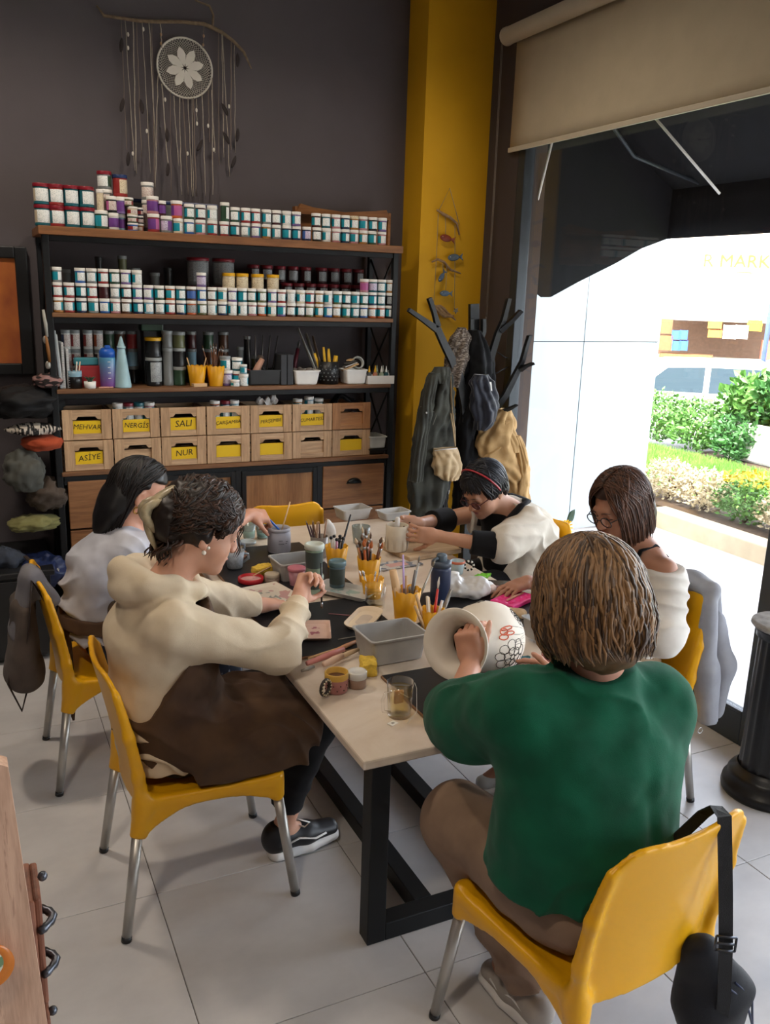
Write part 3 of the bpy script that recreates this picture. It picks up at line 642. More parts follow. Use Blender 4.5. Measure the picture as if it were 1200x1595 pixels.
def jar_mesh(r, h, part):
    k = (r, h, part)
    if k in _jc: return _jc[k]
    lh = min(.016, h*.2)
    mb = MB()
    if part == 'body': mb.lathe([(0, 0), (r*.93, 0), (r*.96, .002), (r*.96, h*.1), (r*.91, h*.16), (r*.91, h-lh-.008), (r*.96, h-lh-.003), (r*.9, h-lh), (0, h-lh)], seg=14)
    elif part == 'lid': mb.lathe([(0, h-lh-.001), (r*.99, h-lh-.001), (r, h-lh+.001), (r, h-.002), (r*.97, h), (r*.86, h), (r*.84, h-.0015), (0, h-.0015)], seg=16)
    elif part == 'label': mb.lathe([(r*.93, h*.15), (r*.935, h*.155), (r*.935, h-lh-.0085), (r*.93, h-lh-.008)], seg=8, arc=(-.95, .95))
    elif part == 'band': mb.lathe([(r*.925, h*.15), (r*.93, h*.155), (r*.93, h-lh-.0085), (r*.925, h-lh-.008)], seg=10, arc=(.95, 2*math.pi-.95))
    me = mb.mesh('jar_'+part, M_LID); _jc[k] = me; return me
def paint_jar(x, y, z, label, r=.026, h=.072, lid=M_LID, lab=M_LWH, band=M_TEAL, body=None, turn=None, group='paint jars on the shelves', name='paint_jar', clear=False):
    o = link(name, jar_mesh(r, h, 'body'), None, (x, y, z)); setmat(o, body or random.choice(list(PAINT.values())))
    base = -math.pi/2 + .25   # label faces the room
    o.rotation_euler = (0, 0, base + (random.choice((-.75, -.55, .0, .15, .6, .8)) + random.uniform(-.12, .12) if turn is None else turn))
    l = link('lid', jar_mesh(r, h, 'lid'), o); setmat(l, lid)
    if lab: l = link('label', jar_mesh(r, h, 'label'), o); setmat(l, lab)
    if band: l = link('band', jar_mesh(r, h, 'band'), o); setmat(l, band)
    return tag(o, label, 'jar', group)
def sx(px, py, y): return PY(px, py, y).x
JH = .0725
# second shelf: three front rows
yf = SF+.045
for row in range(2):
    n = 34
    for i in range(n):
        x = .432 + (2.262-.432)*i/(n-1) + random.uniform(-.0015, .0015)
        kw = {}; nm = 'white-lidded paint jar'
        if row == 1 and i == 4: kw = dict(lab=None, band=None, body=PAINT['maroon']); nm = 'bare maroon paint jar with white lid'
        elif row == 1 and i == 12: kw = dict(lab=M_BLULAB, band=M_BLULAB); nm = 'blue-labelled paint jar with white lid'
        elif row == 0 and i == 12: kw = dict(lab=M_GREYLAB, band=M_GREYLAB); nm = 'grey-labelled paint jar with white lid'
        elif row == 1 and i == 33: kw = dict(lab=M_GREYLAB, band=PAINT['black']); nm = 'dark-labelled paint jar'
        paint_jar(x, yf+random.uniform(-.003, .004), Z2+row*JH, '%s in the second shelf\'s %s row, %s from left' % (nm, ('bottom', 'middle')[row], ordw(i+1)), **kw)
for k, (i, kw, nm) in enumerate([(0,{},''),(2,{},''),(3,{},''),(4,{},''),(5,{},''),(6,{},''),(7,{},''),(13,dict(lab=M_LAV,band=M_LAV,body=PAINT['lilac']),'lavender-labelled '),(30,dict(lab=M_PINK,band=M_PINK),'pink-labelled '),(31,dict(lab=M_LAV,band=M_LAV),'lavender-labelled '),(32,{},''),(33,{},'')]):
    x = .432 + (2.262-.432)*i/33
    paint_jar(x, yf, Z2+2*JH, '%swhite-lidded jar in the second shelf\'s top front row, %s from left' % (nm, ordw(k+1)), **kw)
for k, px in enumerate((357, 378, 402, 426)):
    x = sx(px, 440, SF+.09); paint_jar(x, SF+.10, Z2+.14, 'cream jar with yellow lid, %s of four above the second shelf rows' % ORD[k+1], r=.036, h=.082, lid=M_LIDY, lab=M_KRAFT, band=M_KRAFT, body=PAINT['cream'], turn=0, group='yellow-lidded jars')
# crates of stacked dark red-lidded jars behind
for row, (pys, zoff) in enumerate(((0, .0), (1, .092), (2, .184))):
    for k in range(8 if row < 2 else 9):
        x = sx(448, 440, 4.80) + .072*k if row < 2 else (1.555 + .085*k)
        if row == 2: x = 1.50 + .078*k + (0.02 if k > 4 else 0)
        paint_jar(x, 4.82 if row < 2 else 4.90, Z2+zoff, 'wine-lidded dark jar behind the second shelf rows, %s tier, %s from left' % (('lowest', 'middle', 'top')[row], ORD[k+1]), r=.035, h=.09, lid=M_LIDR, lab=M_GREYLAB if row else M_KRAFT, band=PAINT['maroon'], body=PAINT['maroon'], turn=random.uniform(-.3, .3), group='wine-lidded jars behind')
for k, px in enumerate((308, 348)):
    x = sx(px, 400, 4.88)
    for t_ in range(2):
        paint_jar(x, 4.88, Z2+t_*.15, 'large red-lidded tub behind the second shelf rows, %s of the %s pair' % (('lower', 'upper')[t_], ('left', 'right')[k]), r=.062, h=.148, lid=M_LIDR, lab=M_GREYLAB, band=M_GREYLAB, body=PAINT['grey'], turn=0, group='large red-lidded tubs', name='paint_tub')
for k, (px, z, r_, h_, b_, nm) in enumerate(((88,.15,.022,.10,'sky','pale glass jar'),(103,.0,.024,.19,'grey','tall grey jar'),(155,.0,.02,.26,'black','tall dark bottle'),(192,.0,.024,.27,'olive','tall olive bottle'),(211,.0,.03,.21,'maroon','tall maroon jar'),(242,.0,.026,.19,'grey','grey spice jar'),(263,.0,.024,.22,'black','black spice jar'))):
    paint_jar(sx(px, 420, 4.88), 4.90, Z2, nm+' at the back of the second shelf above the front rows', r=r_, h=h_+.02, lid=M_LIDG if b_ != 'black' else M_LIDK, lab=None, band=None, body=PAINT[b_], group='tall jars at the back')
# top shelf
def zx(z): return 40+z/3.75
def zr(z): return 330+z/3.87
ty = SF+.05
for row in range(2):
    for k, z in enumerate((98, 182, 272, 360)):
        paint_jar(sx(zx(z), 330, ty), ty+.01, Z1+row*.098, 'stout red-lidded paint jar, %s row at the top shelf\'s left end, %s' % (('lower', 'upper')[row], ORD[k+1]), r=.0385, h=.097, lid=M_LIDR, lab=M_LWH, band=(PAINT['teal'] if k else PAINT['cream']), body=(PAINT['red'] if k == 1 else PAINT['teal']), turn=random.uniform(-.2, .2), group='stout red-lidded jars')
bot = [(440,{},.033,.088,'teal-banded'),(511,dict(lab=M_PURP,band=M_PURP),.027,.08,'purple'),(560,dict(lab=M_PURP,band=M_PURP),.024,.078,'dark purple'),(623,dict(lab=M_LRED,band=PAINT['red']),.027,.038,'flat red'),(672,dict(lab=M_LRED,band=PAINT['red']),.02,.038,'small flat red'),(745,dict(lab=M_PINK,band=M_PURP),.031,.088,'pink'),(820,dict(lab=M_PURP,band=M_LAV),.031,.082,'lilac')]
for k, (z, kw, r_, h_, nm) in enumerate(bot):
    x = sx(zx(z), 330, ty); paint_jar(x, ty+(.03 if z in (560, 672) else 0), Z1, nm+' labelled white-lidded jar in the top shelf\'s lower row', r=r_, h=h_, group='assorted jars on the top shelf', **kw)
    if nm == 'flat red' or nm == 'small flat red':
        for q in (1, 2): paint_jar(x, ty+(.03 if z == 672 else 0), Z1+q*.039, nm+' labelled jar in a stack on the top shelf, %s from bottom' % ORD[q+1], r=r_, h=.038, lab=M_LRED, band=PAINT['red'], group='assorted jars on the top shelf')
topr = [(437,.088,dict(lab=M_KRAFT,band=M_KRAFT,body=PAINT['cream'],lid=M_LID),.018,.10,'slim cream bottle'),(502,.081,dict(lab=M_LRED,band=M_PINK),.027,.078,'pink-white jar'),(553,.079,dict(lab=M_PURP,band=M_PURP),.024,.078,'purple jar'),(600,.118,dict(lab=M_LRED,band=PAINT['red']),.026,.04,'flat red jar'),(742,.089,dict(lab=M_PURP,band=M_PURP),.031,.084,'tall purple jar'),(795,.083,dict(lab=M_PURP,band=M_PURP),.022,.072,'dim purple jar'),(882,.074,dict(lab=M_PINK,band=M_PURP),.030,.086,'bright pink jar')]
for z, dz, kw, r_, h_, nm in topr: paint_jar(sx(zx(z), 320, ty), ty+.002, Z1+dz, nm+' in the upper row of the top shelf', r=r_, h=h_, group='assorted jars on the top shelf', **kw)
for z, dz, kw, r_, h_, nm in [(462,.196,dict(lid=M_LIDR,lab=M_LWH,band=PAINT['green'],body=PAINT['grey']),.036,.085,'red-lidded jar standing highest'),(552,.165,dict(lid=M_LIDB,lab=M_KRAFT,band=PAINT['red'],body=PAINT['red']),.038,.105,'blue-lidded jar'),(712,.16,dict(lab=M_LRED,band=M_LRED),.032,.085,'white-lidded jar alone')]:
    paint_jar(sx(zx(z), 290, ty+.07), ty+.075, Z1, 'plain white-lidded jar under the %s on the top shelf' % nm, r=r_, h=dz-.001, body=PAINT['grey'], lab=M_LRED, band=PAINT['maroon'], group='assorted jars on the top shelf')
    paint_jar(sx(zx(z), 290, ty+.07), ty+.075, Z1+dz, nm+' on the jars at the top shelf\'s left', r=r_, h=h_, group='assorted jars on the top shelf', **kw)
lowx = [zx(z) for z in (889, 955, 1021, 1090)] + [zr(z) for z in (75, 138, 203, 265, 327, 388, 450, 510, 572, 633, 690, 750, 805, 858, 913, 968, 1027)]
for k, px in enumerate(lowx):
    x = sx(px, 355, ty); kw = {}; nm = 'white-lidded paint jar'
    if k == 12: kw = dict(lab=M_LAV, band=M_BLULAB, body=PAINT['navy']); nm = 'blue-tinted paint jar'
    paint_jar(x, ty+random.uniform(-.003,.003), Z1, '%s in the top shelf\'s lower row, %s after the lilac jar' % (nm, ordw(k+1)), r=.027 if k < 4 else .0262, h=.074, group='white-lidded jars on the top shelf', **kw)
upx = [zx(z) for z in (955, 1022, 1090)] + [None] + [zr(z) for z in (140, 203, 263, 330, 390, 450, 508, 630, 690, 750, 806, 860, 915, 973, 1030)]
for k, px in enumerate(upx):
    if px is None: continue
    paint_jar(sx(px, 330, ty), ty+random.uniform(-.003,.003), Z1+.0745, 'white-lidded paint jar in the top shelf\'s upper row, %s after the pink jar' % ordw(k+1), r=.027 if k < 4 else .0262, h=.074, group='white-lidded jars on the top shelf', lid=M_KRAFT if k == 15 else M_LID)
paint_jar(sx(zr(78), 320, ty), ty, Z1+.0745, 'slim green bottle with pale cap in the top shelf upper row', r=.024, h=.095, lab=M_LWH, band=PAINT['green'], body=PAINT['green'], group='assorted jars on the top shelf')
# wooden tray standing behind the jars
tr = empty('wooden_tray', (2.06, 4.95, Z1), 'brown wooden tray standing on edge behind the top shelf jars', 'tray')
M_TRAY = wood('tray_wood', '#7c4b22', '#9a6634', 'X', 1)
MB().bbox((0, .02, .09), (.60, .012, .17), .003).build('tray_panel', M_TRAY, tr)
MB().prism([(-.30,-.03,.16),(-.27,-.03,.215),(-.2,-.03,.20),(0,-.03,.185),(.2,-.03,.205),(.27,-.03,.215),(.30,-.03,.16)], (0,.03,0)).build('curved_rim', M_TRAY, tr)
for x in (-.295, .295): MB().bbox((x, 0, .10), (.018, .05, .2), .003).build('tray_end', M_TRAY, tr)
# blue-lidded bins at the back of the top shelf
for k, x in enumerate((.82, 1.02, 1.2)):
    b_ = empty('storage_bin', (x, 4.93, Z1), 'dark blue-lidded storage bin at the back of the top shelf, %s from left' % ORD[k+1], 'bin', 'blue-lidded bins')
    MB().box((0,0,.075), (.17,.15,.15), taper=1.05).build('bin_body', PAINT['grey'], b_); MB().bbox((0,0,.16), (.185,.165,.02), .006).build('lid', M_LIDB, b_)
# ------------------------------------------------------------------ third shelf
def q1(z): return 80+z/4.286
def q2(z): return 340+z/4.0
def onx(px, y, py=590): return PY(px, py, y).x
stk = [(105,(('white','sky'),('white','navy')),'blue-striped'),(165,(('white','red'),('white','red')),'red-striped'),(250,(('white','red'),('white','red')),'broad red-striped'),(320,(('white','maroon'),('white','orange')),'narrow red-striped')]
for z, tiers, nm in stk:
    x = onx(q1(z), 4.86, 550)
    paint_jar(x, 4.87, Z3, 'grey glue pot under the %s jars on the third shelf' % nm, r=.0258, h=.085, lid=M_LIDG, lab=None, band=None, body=PAINT['grey'], group='stacked pots on the third shelf')
    for k in range(2): paint_jar(x, 4.87, Z3+.086+k*.1, '%s labelled jar stacked on the third shelf, %s of two' % (nm, ('lower','upper')[k]), r=.0258, h=.099, lid=M_LIDG, lab=M_LRED, band=PAINT[tiers[k][1]], body=PAINT['white'], turn=.2, group='stacked pots on the third shelf')
for z, cols, nm in [(388,('grey','orange','green'),'green and orange'),(462,('grey','sky','brown'),'brown and blue'),(540,('black','sky','red'),'red and blue'),(935,('olive','sky','maroon'),'maroon and pale blue'),(1050,('brown','brown','green'),'green and brown'),(1150,('black','brown','brown'),'all brown')]:
    x = onx(q1(z), 4.9, 550)
    for k, c in enumerate(cols): paint_jar(x, 4.9, Z3+k*.094, '%s paint pot in the %s stack behind on the third shelf' % (('lowest','middle','topmost')[k], nm), r=.0305, h=.093, lid=PAINT['grey'], lab=None, band=None, body=PAINT[c], group='stacked pots on the third shelf')
for z, r_, segs, nm in [(780,.03,(('grey',.20,M_LIDG),('grey',.09,M_LIDG)),'grey'),(855,.036,(('green',.10,M_LIDG),('black',.10,M_LIDG),('olive',.085,M_LIDG)),'green and khaki'),(685,.044,(('black',.15,M_LIDG),('black',.105,M_LIDY)),'black and yellow-lidded')]:
    x = onx(q1(z), 4.76, 560); zz = Z3
    for k, (c, h_, ld) in enumerate(segs):
        paint_jar(x, 4.77, zz, '%s jar of the %s stack in the middle of the third shelf' % (('bottom','second','third')[k], nm), r=r_, h=h_, lid=ld, lab=M_GREYLAB if c == 'black' and k == 0 else None, band=None, body=PAINT[c], group='dark jar stacks'); zz += h_+.0005
gb = empty('plastic_box', (onx(q1(672), 4.84, 530), 4.86, Z3+.0), 'tall dark green lidded plastic box behind the yellow-lidded jar', 'box')
MB().bbox((0,0,.145), (.1,.09,.29), .006).build('box_body', PAINT['black'], gb); MB().bbox((0,0,.32), (.115,.1,.07), .006).build('lid', PAINT['green'], gb)
# notebooks and folder leaning at the left
nbm = mat('notebook_white', '#cfd0d0', .7); cvm = mat('folder_clear', '#9ea6aa', .3)
fo = empty('document_folder', (.415, 4.80, Z3), 'pale paper folder leaning at the left end of the third shelf', 'folder'); MB().bbox((0,0,.145), (.012,.22,.29), .003, Ry(-.06)).build('cover', cvm, fo); MB().bbox((.009,0,.135), (.006,.21,.27), .002, Ry(-.06)).build('pages', nbm, fo)
for k, (x, h_) in enumerate(((.44, .23), (.462, .20))):
    nb = empty('spiral_notebook', (x, 4.77, Z3), 'white spiral notebook standing on the third shelf, %s from the folder' % ORD[k+1], 'notebook', 'spiral notebooks'); MB().bbox((0,0,h_/2), (.012,.15,h_), .002).build('pages', nbm, nb)
    sp = MB()
    for j in range(int(h_/.012)): sp.tube([(.007*math.cos(a), -.078+.007*math.sin(a), .006+j*.012) for a in [i*math.pi/3 for i in range(7)]], .0012, 4)
    tag(sp.build('spiral_binding', M_ALU, nb), kind='stuff')
# small jar of pens, red box, teal packet, white pot, pink clay sticks
def pot_of(name, loc, label, cat, r0, r1, h, m_, tools=(), scal=False, grp=None, seg=20, hollow=True):
    o = empty(name, loc, label, cat, grp); mb = MB()
    if scal:
        k = 24; mb.lathe([(0,.004),(r0*.93,.004)], seg=k)
        vs = []; n_ = k*2
        rings = [(r0,0),(r0+.25*(r1-r0),h*.3),(r1,h),(r1-.003,h),(r0*.93,.004)]
        for i in range(n_):
            a = 2*math.pi*i/n_; sc_ = .006*abs(math.sin(i*math.pi*12/n_ ))
            for j,(r,z) in enumerate(rings): vs.append((r*math.cos(a), r*math.sin(a), z+(sc_ if j in (2,3) else 0)))
        L_ = len(rings); mb.add(vs, [(i*L_+j, ((i+1)%n_)*L_+j, ((i+1)%n_)*L_+j+1, i*L_+j+1) for i in range(n_) for j in range(L_-1)], 0, True); mb.lathe([(0,0),(r0,0)], seg=k)
    else: mb.lathe([(0,0),(r0,0),(r1,h),(r1-.0025,h),(r0-.0025,.004),(0,.004)], seg=seg)
    mb.build('cup', m_, o); return o
pot_of('pen_jar', (onx(q1(160), 4.70, 600), 4.71, Z3), 'black jar with pale blue neck holding pens, beside the spiral notebook', 'jar', .036, .036, .075, PAINT['black'])
pj = [o for o in COL.objects if o.name.startswith('pen_jar')][-1]; MB().lathe([(.0365,.06),(.0365,.088),(.034,.088),(.034,.06)]).build('neck_band', PAINT['sky'], pj)
STUB = {}
def stick(loc, d, L_, r, m_, name, label, cat='tool', group=None, tip=None, tipm=None, tl=.02, tr=None, flat=1.0):
    """brush, pencil or tool: a handle and, if given, a tip"""
    d = V(d).normalized(); o = empty(name, loc, label, cat, group)
    MB().tube([d*0, d*L_*.5, d*L_], [r*.8, r*1.1, r*.85], 7, flat=flat).build('handle', m_, o)
    if tip == 'brush': MB().tube([d*(L_-.001), d*(L_+tl*.45), d*(L_+tl)], [r*.95, tr or r*1.2, r*.15], 7).build('bristles', tipm, o); MB().tube([d*(L_-.012), d*(L_+.002)], r*1.15, 7).build('ferrule', M_ALU, o)
    elif tip == 'blade': MB().tube([d*(L_-.002), d*(L_+tl*.5), d*(L_+tl)], [r*.8, tr or r*1.8, r*.2], 6, flat=.25).build('blade', tipm, o)
    elif tip == 'ball': MB().ball(d*(L_+r), r*1.3).build('tip', tipm, o)
    return o
for k, (dx, dy, c) in enumerate(((.01,.0,'#d7b9a0'),(-.012,.01,'#5a3b35'),(.0,-.012,'#c9c2b8'))):
    stick(pj.location+V((dx,dy,.006)), (dx*6+.1,dy*4,1), .13, .004, mat('pencil_%d' % k, c, .5), 'pencil', ('pink pencil', 'brown pencil', 'pale pencil')[k]+' in the pale-necked jar on the third shelf', 'pencil', 'pencils in the jar', )
rb = MB().bbox((0,0,.055), (.115,.06,.11), .004).build('red_box', mat('red_card_box', '#9b2327', .5), None, (onx(q1(255), 4.76, 580), 4.765, Z3)); tag(rb, 'small red card box behind the white pot on the third shelf', 'box')
tb = MB().bbox((0,0,.02), (.12,.05,.04), .008).build('teal_packet', mat('teal_packet_plastic', '#3d7f8a', .3), None, (onx(q1(230), 4.765, 560), 4.765, Z3+.111)); tag(tb, 'teal plastic packet lying on the small red box', 'packet')
wp = pot_of('plant_pot', (onx(q1(260), 4.69, 605), 4.69, Z3), 'little white round pot with dark succulent on the third shelf', 'pot', .028, .03, .035, M_LID)
pmb = MB()
for k in range(9): a = k*.7; pmb.tube([(0,0,.025),(.014*math.cos(a),.014*math.sin(a),.05),(.03*math.cos(a),.03*math.sin(a),.058)], [.005,.005,.001], 5)
pmb.build('succulent', PAINT['green'], wp)
for k in range(3): tag(MB().bbox((0,0,.004),(.05+.01*k,.012,.008),.003,Rz(.2*k-.2)).build('clay_stick', mat('pink_clay', '#c99586', .7), None, (onx(q1(350+25*k), 4.675+.008*k, 607), 4.672+.012*k, Z3)), 'pink clay stick lying by the shelf edge, %s of three' % ORD[k+1], 'clay stick', 'pink clay sticks')
# blue to purple drinking bottle
def gradbottle():
    m_, t, b = _new('blue_purple_plastic'); L = t.links; tc = t.nodes.new('ShaderNodeTexCoord'); sp = t.nodes.new('ShaderNodeSeparateXYZ'); L.new(tc.outputs['Object'], sp.inputs[0]); mr = _n(t, 'ShaderNodeMapRange'); mr.inputs[1].default_value = .02; mr.inputs[2].default_value = .16; L.new(sp.outputs[2], mr.inputs[0])
    r = t.nodes.new('ShaderNodeValToRGB'); r.color_ramp.elements[0].color = c4(srgb('#7a4c93')); r.color_ramp.elements[1].color = c4(srgb('#4a8fb0')); L.new(mr.outputs[0], r.inputs[0]); L.new(r.outputs[0], b.inputs['Base Color']); b.inputs['Roughness'].default_value = .3; return m_
db = empty('drinking_bottle', (onx(q1(380), 4.72, 590), 4.72, Z3), 'tall drinking bottle fading from blue to purple, with blue lid', 'bottle')
MB().lathe([(0,0),(.038,0),(.041,.006),(.041,.15),(.036,.162),(.0,.162)]).build('bottle_body', gradbottle(), db); MB().lathe([(.037,.155),(.04,.157),(.04,.185),(.03,.2),(.012,.205),(0,.205)]).build('cap', mat('blue_cap', '#1f58b5', .35), db); MB().bbox((.0,-.02,.208),(.03,.02,.02),.006).build('spout', mat('blue_cap','#1f58b5',.35), db)
for k in range(4): MB().bbox((.002,-.0412,.05+.028*k),(.014,.001,.003),.0004).build('measure_mark', M_LID, db)
cb = empty('cone_bottle', (onx(q1(475), 4.71, 590), 4.71, Z3), 'pale blue conical bottle tapering to a nozzle', 'bottle')
MB().lathe([(0,0),(.045,0),(.046,.005),(.02,.19),(.018,.215),(.008,.25),(.004,.262),(0,.262)]).build('bottle_body', mat('pale_blue_plastic', '#9fc0c8', .45), cb); MB().lathe([(.0192,.2),(.022,.2),(.022,.212),(.0182,.212)]).build('collar', mat('pale_blue_plastic', '#9fc0c8', .45), cb)
# yellow cups with sticks and brushes
M_YCUP = mat('yellow_plastic_cup', '#d79a12', .45, var=.05)
M_STK = mat('pale_wood_stick', '#c9a57b', .7); M_BRH = mat('brown_brush_handle', '#6b3f25', .4); M_BRISTLE = mat('brush_bristle', '#5a4230', .8)
yc = []
for k, (z, nm) in enumerate(((975, 'with two wooden sticks'), (1100, 'crowded with brown brushes'))):
    yc.append(pot_of('scalloped_cup', (onx(q1(z), 4.71, 595), 4.715, Z3), 'yellow scalloped cup on the third shelf '+nm, 'cup', .037, .051, .105, M_YCUP, scal=True, grp='yellow scalloped cups'))
for k, dx in enumerate((-.02, .02)): stick(yc[0].location+V((dx*.6,0,.008)), (dx*14,-.0,1), .15, .0035, M_STK, 'wooden_stick', 'pale wooden stick leaning %s in the shelf yellow cup' % ('left','right')[k], 'stick', 'sticks in the shelf cup')
rs = random.Random(11)
for k in range(9): stick(yc[1].location+V((rs.uniform(-.02,.02),rs.uniform(-.02,.02),.008)), (rs.uniform(-.3,.3),rs.uniform(-.15,.2),1), rs.uniform(.17,.21), .003, M_BRH, 'paint_brush', 'brown-handled brush in the shelf yellow cup, %s of the bunch' % ORD[k+1], 'brush', 'brushes in the shelf cup', 'brush', M_BRISTLE)
wbk = MB().bbox((0,0,.009),(.075,.04,.018),.002,Rz(.1)).build('wood_block', M_STK, None, (onx(q1(990), 4.675, 605), 4.68, Z3)); tag(wbk, 'small pale wooden block at the third shelf edge', 'block')
for z, zz, r_, h_, lid, lab, body, nm in [(45,.085,.03,.075,M_LIDG,M_LWH,'white','upper grey-white jar'),(55,0,.033,.084,M_LID,M_LAV,'lilac','lower lavender jar'),(120,.0,.031,.08,M_LID,M_LRED,'red','lower red-printed jar'),(118,.081,.031,.07,M_LID,M_LWH,'teal','upper teal jar'),(160,.0,.026,.066,M_LID,M_LWH,'white','lower small clear jar'),(158,.067,.02,.05,M_LID,M_LWH,'sky','upper tiny clear jar'),(105,.0,.026,.034,M_LID,M_LWH,'white','flat clear jar')]:
    yy = 4.685 if z in (105, 160, 158) else 4.72
    if z == 105: yy = 4.675
    paint_jar(onx(q2(z), yy, 590), yy, Z3+zz, nm+' in the cluster right of the yellow cups on the third shelf', r=r_, h=h_, lid=lid, lab=lab, body=PAINT[body], group='cluster of small jars')
for z, h_, c, nm in [(140,.20,'grey','grey canister'),(185,.26,'black','black canister'),(230,.15,'olive','olive canister')]: paint_jar(onx(q2(z), 4.86, 560), 4.87, Z3, nm+' at the back of the third shelf behind the basket', r=.0205, h=h_, lid=M_LIDG, lab=None, band=None, body=PAINT[c], group='canisters at the back')
# black baskets, files and white tubs
def tub(name, loc, sz, m_, label, cat='tub', taper=1.12, wall=.003, grp=None, rz=0):
    o = empty(name, loc, label, cat, grp, rz); a, b, h = sz[0]/2/taper, sz[1]/2/taper, sz[2]; A, B = sz[0]/2, sz[1]/2
    def rr(a, b, z, r):
        pts = []
        for cx_, cy_, s_ in ((a-r,b-r,0),(-a+r,b-r,1),(-a+r,-b+r,2),(a-r,-b+r,3)):
            for i in range(4): t_ = (s_+i/3)*math.pi/2; pts.append((cx_+r*math.cos(t_), cy_+r*math.sin(t_), z))
        return pts
    R_ = min(sz[0], sz[1])*.1
    rings = [rr(a*.9,b*.9,0,R_), rr(a,b,.006,R_), rr(A,B,h,R_), rr(A+.004,B+.004,h,R_), rr(A+.004,B+.004,h-.006,R_)]
    inner = [rr(A-wall,B-wall,h,R_), rr(a-wall,b-wall,.008,R_)]
    n_ = 16; seq = [rings[4], rings[3], inner[0], inner[1]]; mb = MB()
    vs = [p for r_ in seq for p in r_]; mb.add(vs, [(j*n_+i, j*n_+(i+1)%n_, (j+1)*n_+(i+1)%n_, (j+1)*n_+i) for j in range(3) for i in range(n_)] + [tuple(3*n_+i for i in range(n_))], 0, False)
    seq = rings[:3]+[rings[4]]; vs = [p for r_ in seq for p in r_]; mb.add(vs, [(j*n_+i, j*n_+(i+1)%n_, (j+1)*n_+(i+1)%n_, (j+1)*n_+i) for j in range(3) for i in range(n_)] + [tuple(range(n_))[::-1]], 0, False)
    mb.build('tub_body', m_, o); return o
bx_ = onx(q2(275), 4.74, 590); tub('black_basket', (bx_, 4.76, Z3), (.2, .15, .085), M_LIDK, 'low black plastic basket of rolls on the third shelf', 'basket', 1.05)
roll = [(-.06,'#b98d78',.018,(.5,.1,.8)),(.0,'#a3342c',.016,(-.9,.1,.45)),(.05,'#28292b',.014,(-.5,.1,.8)),(-.02,'#8e7b6c',.02,(.2,.1,.9))]
for k, (dx, c, r_, d) in enumerate(roll): stick((bx_+dx, 4.75+.01*k, Z3+.03), d, .13, r_, mat('roll_%d' % k, c, .6), 'wrapped_roll', ('beige roll', 'red roll', 'black roll', 'taupe roll')[k]+' sticking out of the low black basket', 'roll', 'rolls in the basket')
for k, (dx, c) in enumerate(((-.05,'#8c8883'),(-.02,'#a39e98'),(.01,'#77736f'),(.04,'#6b6763'),(.07,'#55514e'))): stick((bx_+dx, 4.80, Z3+.02), (.05+dx*2,.05,1), .25, .007, mat('steel_tool_%d' % k, c, .4, .6), 'metal_file', 'long grey tool standing behind the black basket, %s from left' % ORD[k+1], 'tool', 'tools behind the basket', flat=.5)
for k, z in enumerate((392, 432)): tag(MB().bbox((0,0,.085),(.035,.12,.17),.003).build('box_file', mat('dark_grey_card', '#34363a', .6), None, (onx(q2(z), 4.73, 590), 4.74, Z3)), 'dark grey box file %s of the pair on the third shelf' % ('left', 'right')[k], 'box file', 'box files')
sx_ = onx(q2(465), 4.80, 540); stick((sx_, 4.82, Z3), (.2,.0,1), .2, .012, mat('dark_red_handle', '#5c1b2a', .4), 'scissors_handle', 'dark red handled scissors behind the box files', 'scissors', tip='blade', tipm=M_ALU, tl=.05)
wtub = tub('white_tub', (onx(q2(540), 4.71, 595), 4.725, Z3), (.155, .12, .082), M_LID, 'white plastic tub of stones, left of the black perforated cup', 'tub', 1.2, grp='white tubs')
for k in range(8): tag(MB().ball((0,0,0), (.022,.018,.016), rot=Euler((k,k*2,k)).to_matrix()).build('stone', mat('grey_stone', '#6d6660', .8), None, wtub.location+V((-.05+.033*(k % 4), -.03+.05*(k//4), .065+.006*(k%3)))), 'rounded grey stone in the white shelf tub, %s of the heap' % ORD[k+1], 'stone', 'stones in the tub')
pc = empty('perforated_cup', (onx(q2(690), 4.72, 590), 4.73, Z3), 'black perforated metal cup of yellow-handled tools', 'cup')
MB().lathe([(0,0),(.058,0),(.062,.13),(.06,.13),(.056,.004),(0,.004)], seg=24).build('cup', M_LIDK, pc)
hol = MB()
for i in range(16):
    for j in range(5):
        a = i*math.pi/8+(j % 2)*.2; hol.lathe([(0,.0),(.004,.0)], (.0608*math.cos(a), .0608*math.sin(a), .025+.02*j), 6, frame((math.cos(a), math.sin(a), 0)))
tag(hol.build('perforation', PAINT['grey'], pc), kind='stuff')
M_YTOOL = mat('yellow_tool_handle', '#d8ab2c', .4); M_SPAT = mat('steel_spatula', '#9a968e', .35, .6)
for k, (dx, d, L_, r_, m_, nm, fl) in enumerate([(-.03,(-.3,.1,1),.17,.012,M_YTOOL,'short yellow handle at left',.8),(-.005,(-.12,.0,1),.2,.008,M_YTOOL,'slim yellow handle in the middle',1),(.02,(-.08,.05,1),.19,.01,M_YTOOL,'thick yellow handle',1),(.035,(.1,.0,1),.15,.02,M_YTOOL,'broad yellow handle at right',.7),(-.04,(-.28,.2,1),.29,.02,M_SPAT,'wide steel scraper',.25),(-.02,(-.2,.25,1),.27,.016,mat('brown_scraper','#7d6a58',.5),'brown wooden scraper',.3),(-.045,(-.4,.2,1),.33,.017,mat('white_spatula','#b9bbb6',.4),'pale spatula with rounded end',.25)]):
    stick(pc.location+V((dx,.01,.01)), d, L_, r_, m_, 'hand_tool', nm+' standing in the perforated cup', 'tool', 'tools in the perforated cup', flat=fl)
wt2 = tub('white_tub', (onx(q2(845), 4.70, 595), 4.715, Z3), (.135, .12, .085), M_LID, 'white plastic tub of scrapers, left of the dropper tray', 'tub', 1.15, grp='white tubs')
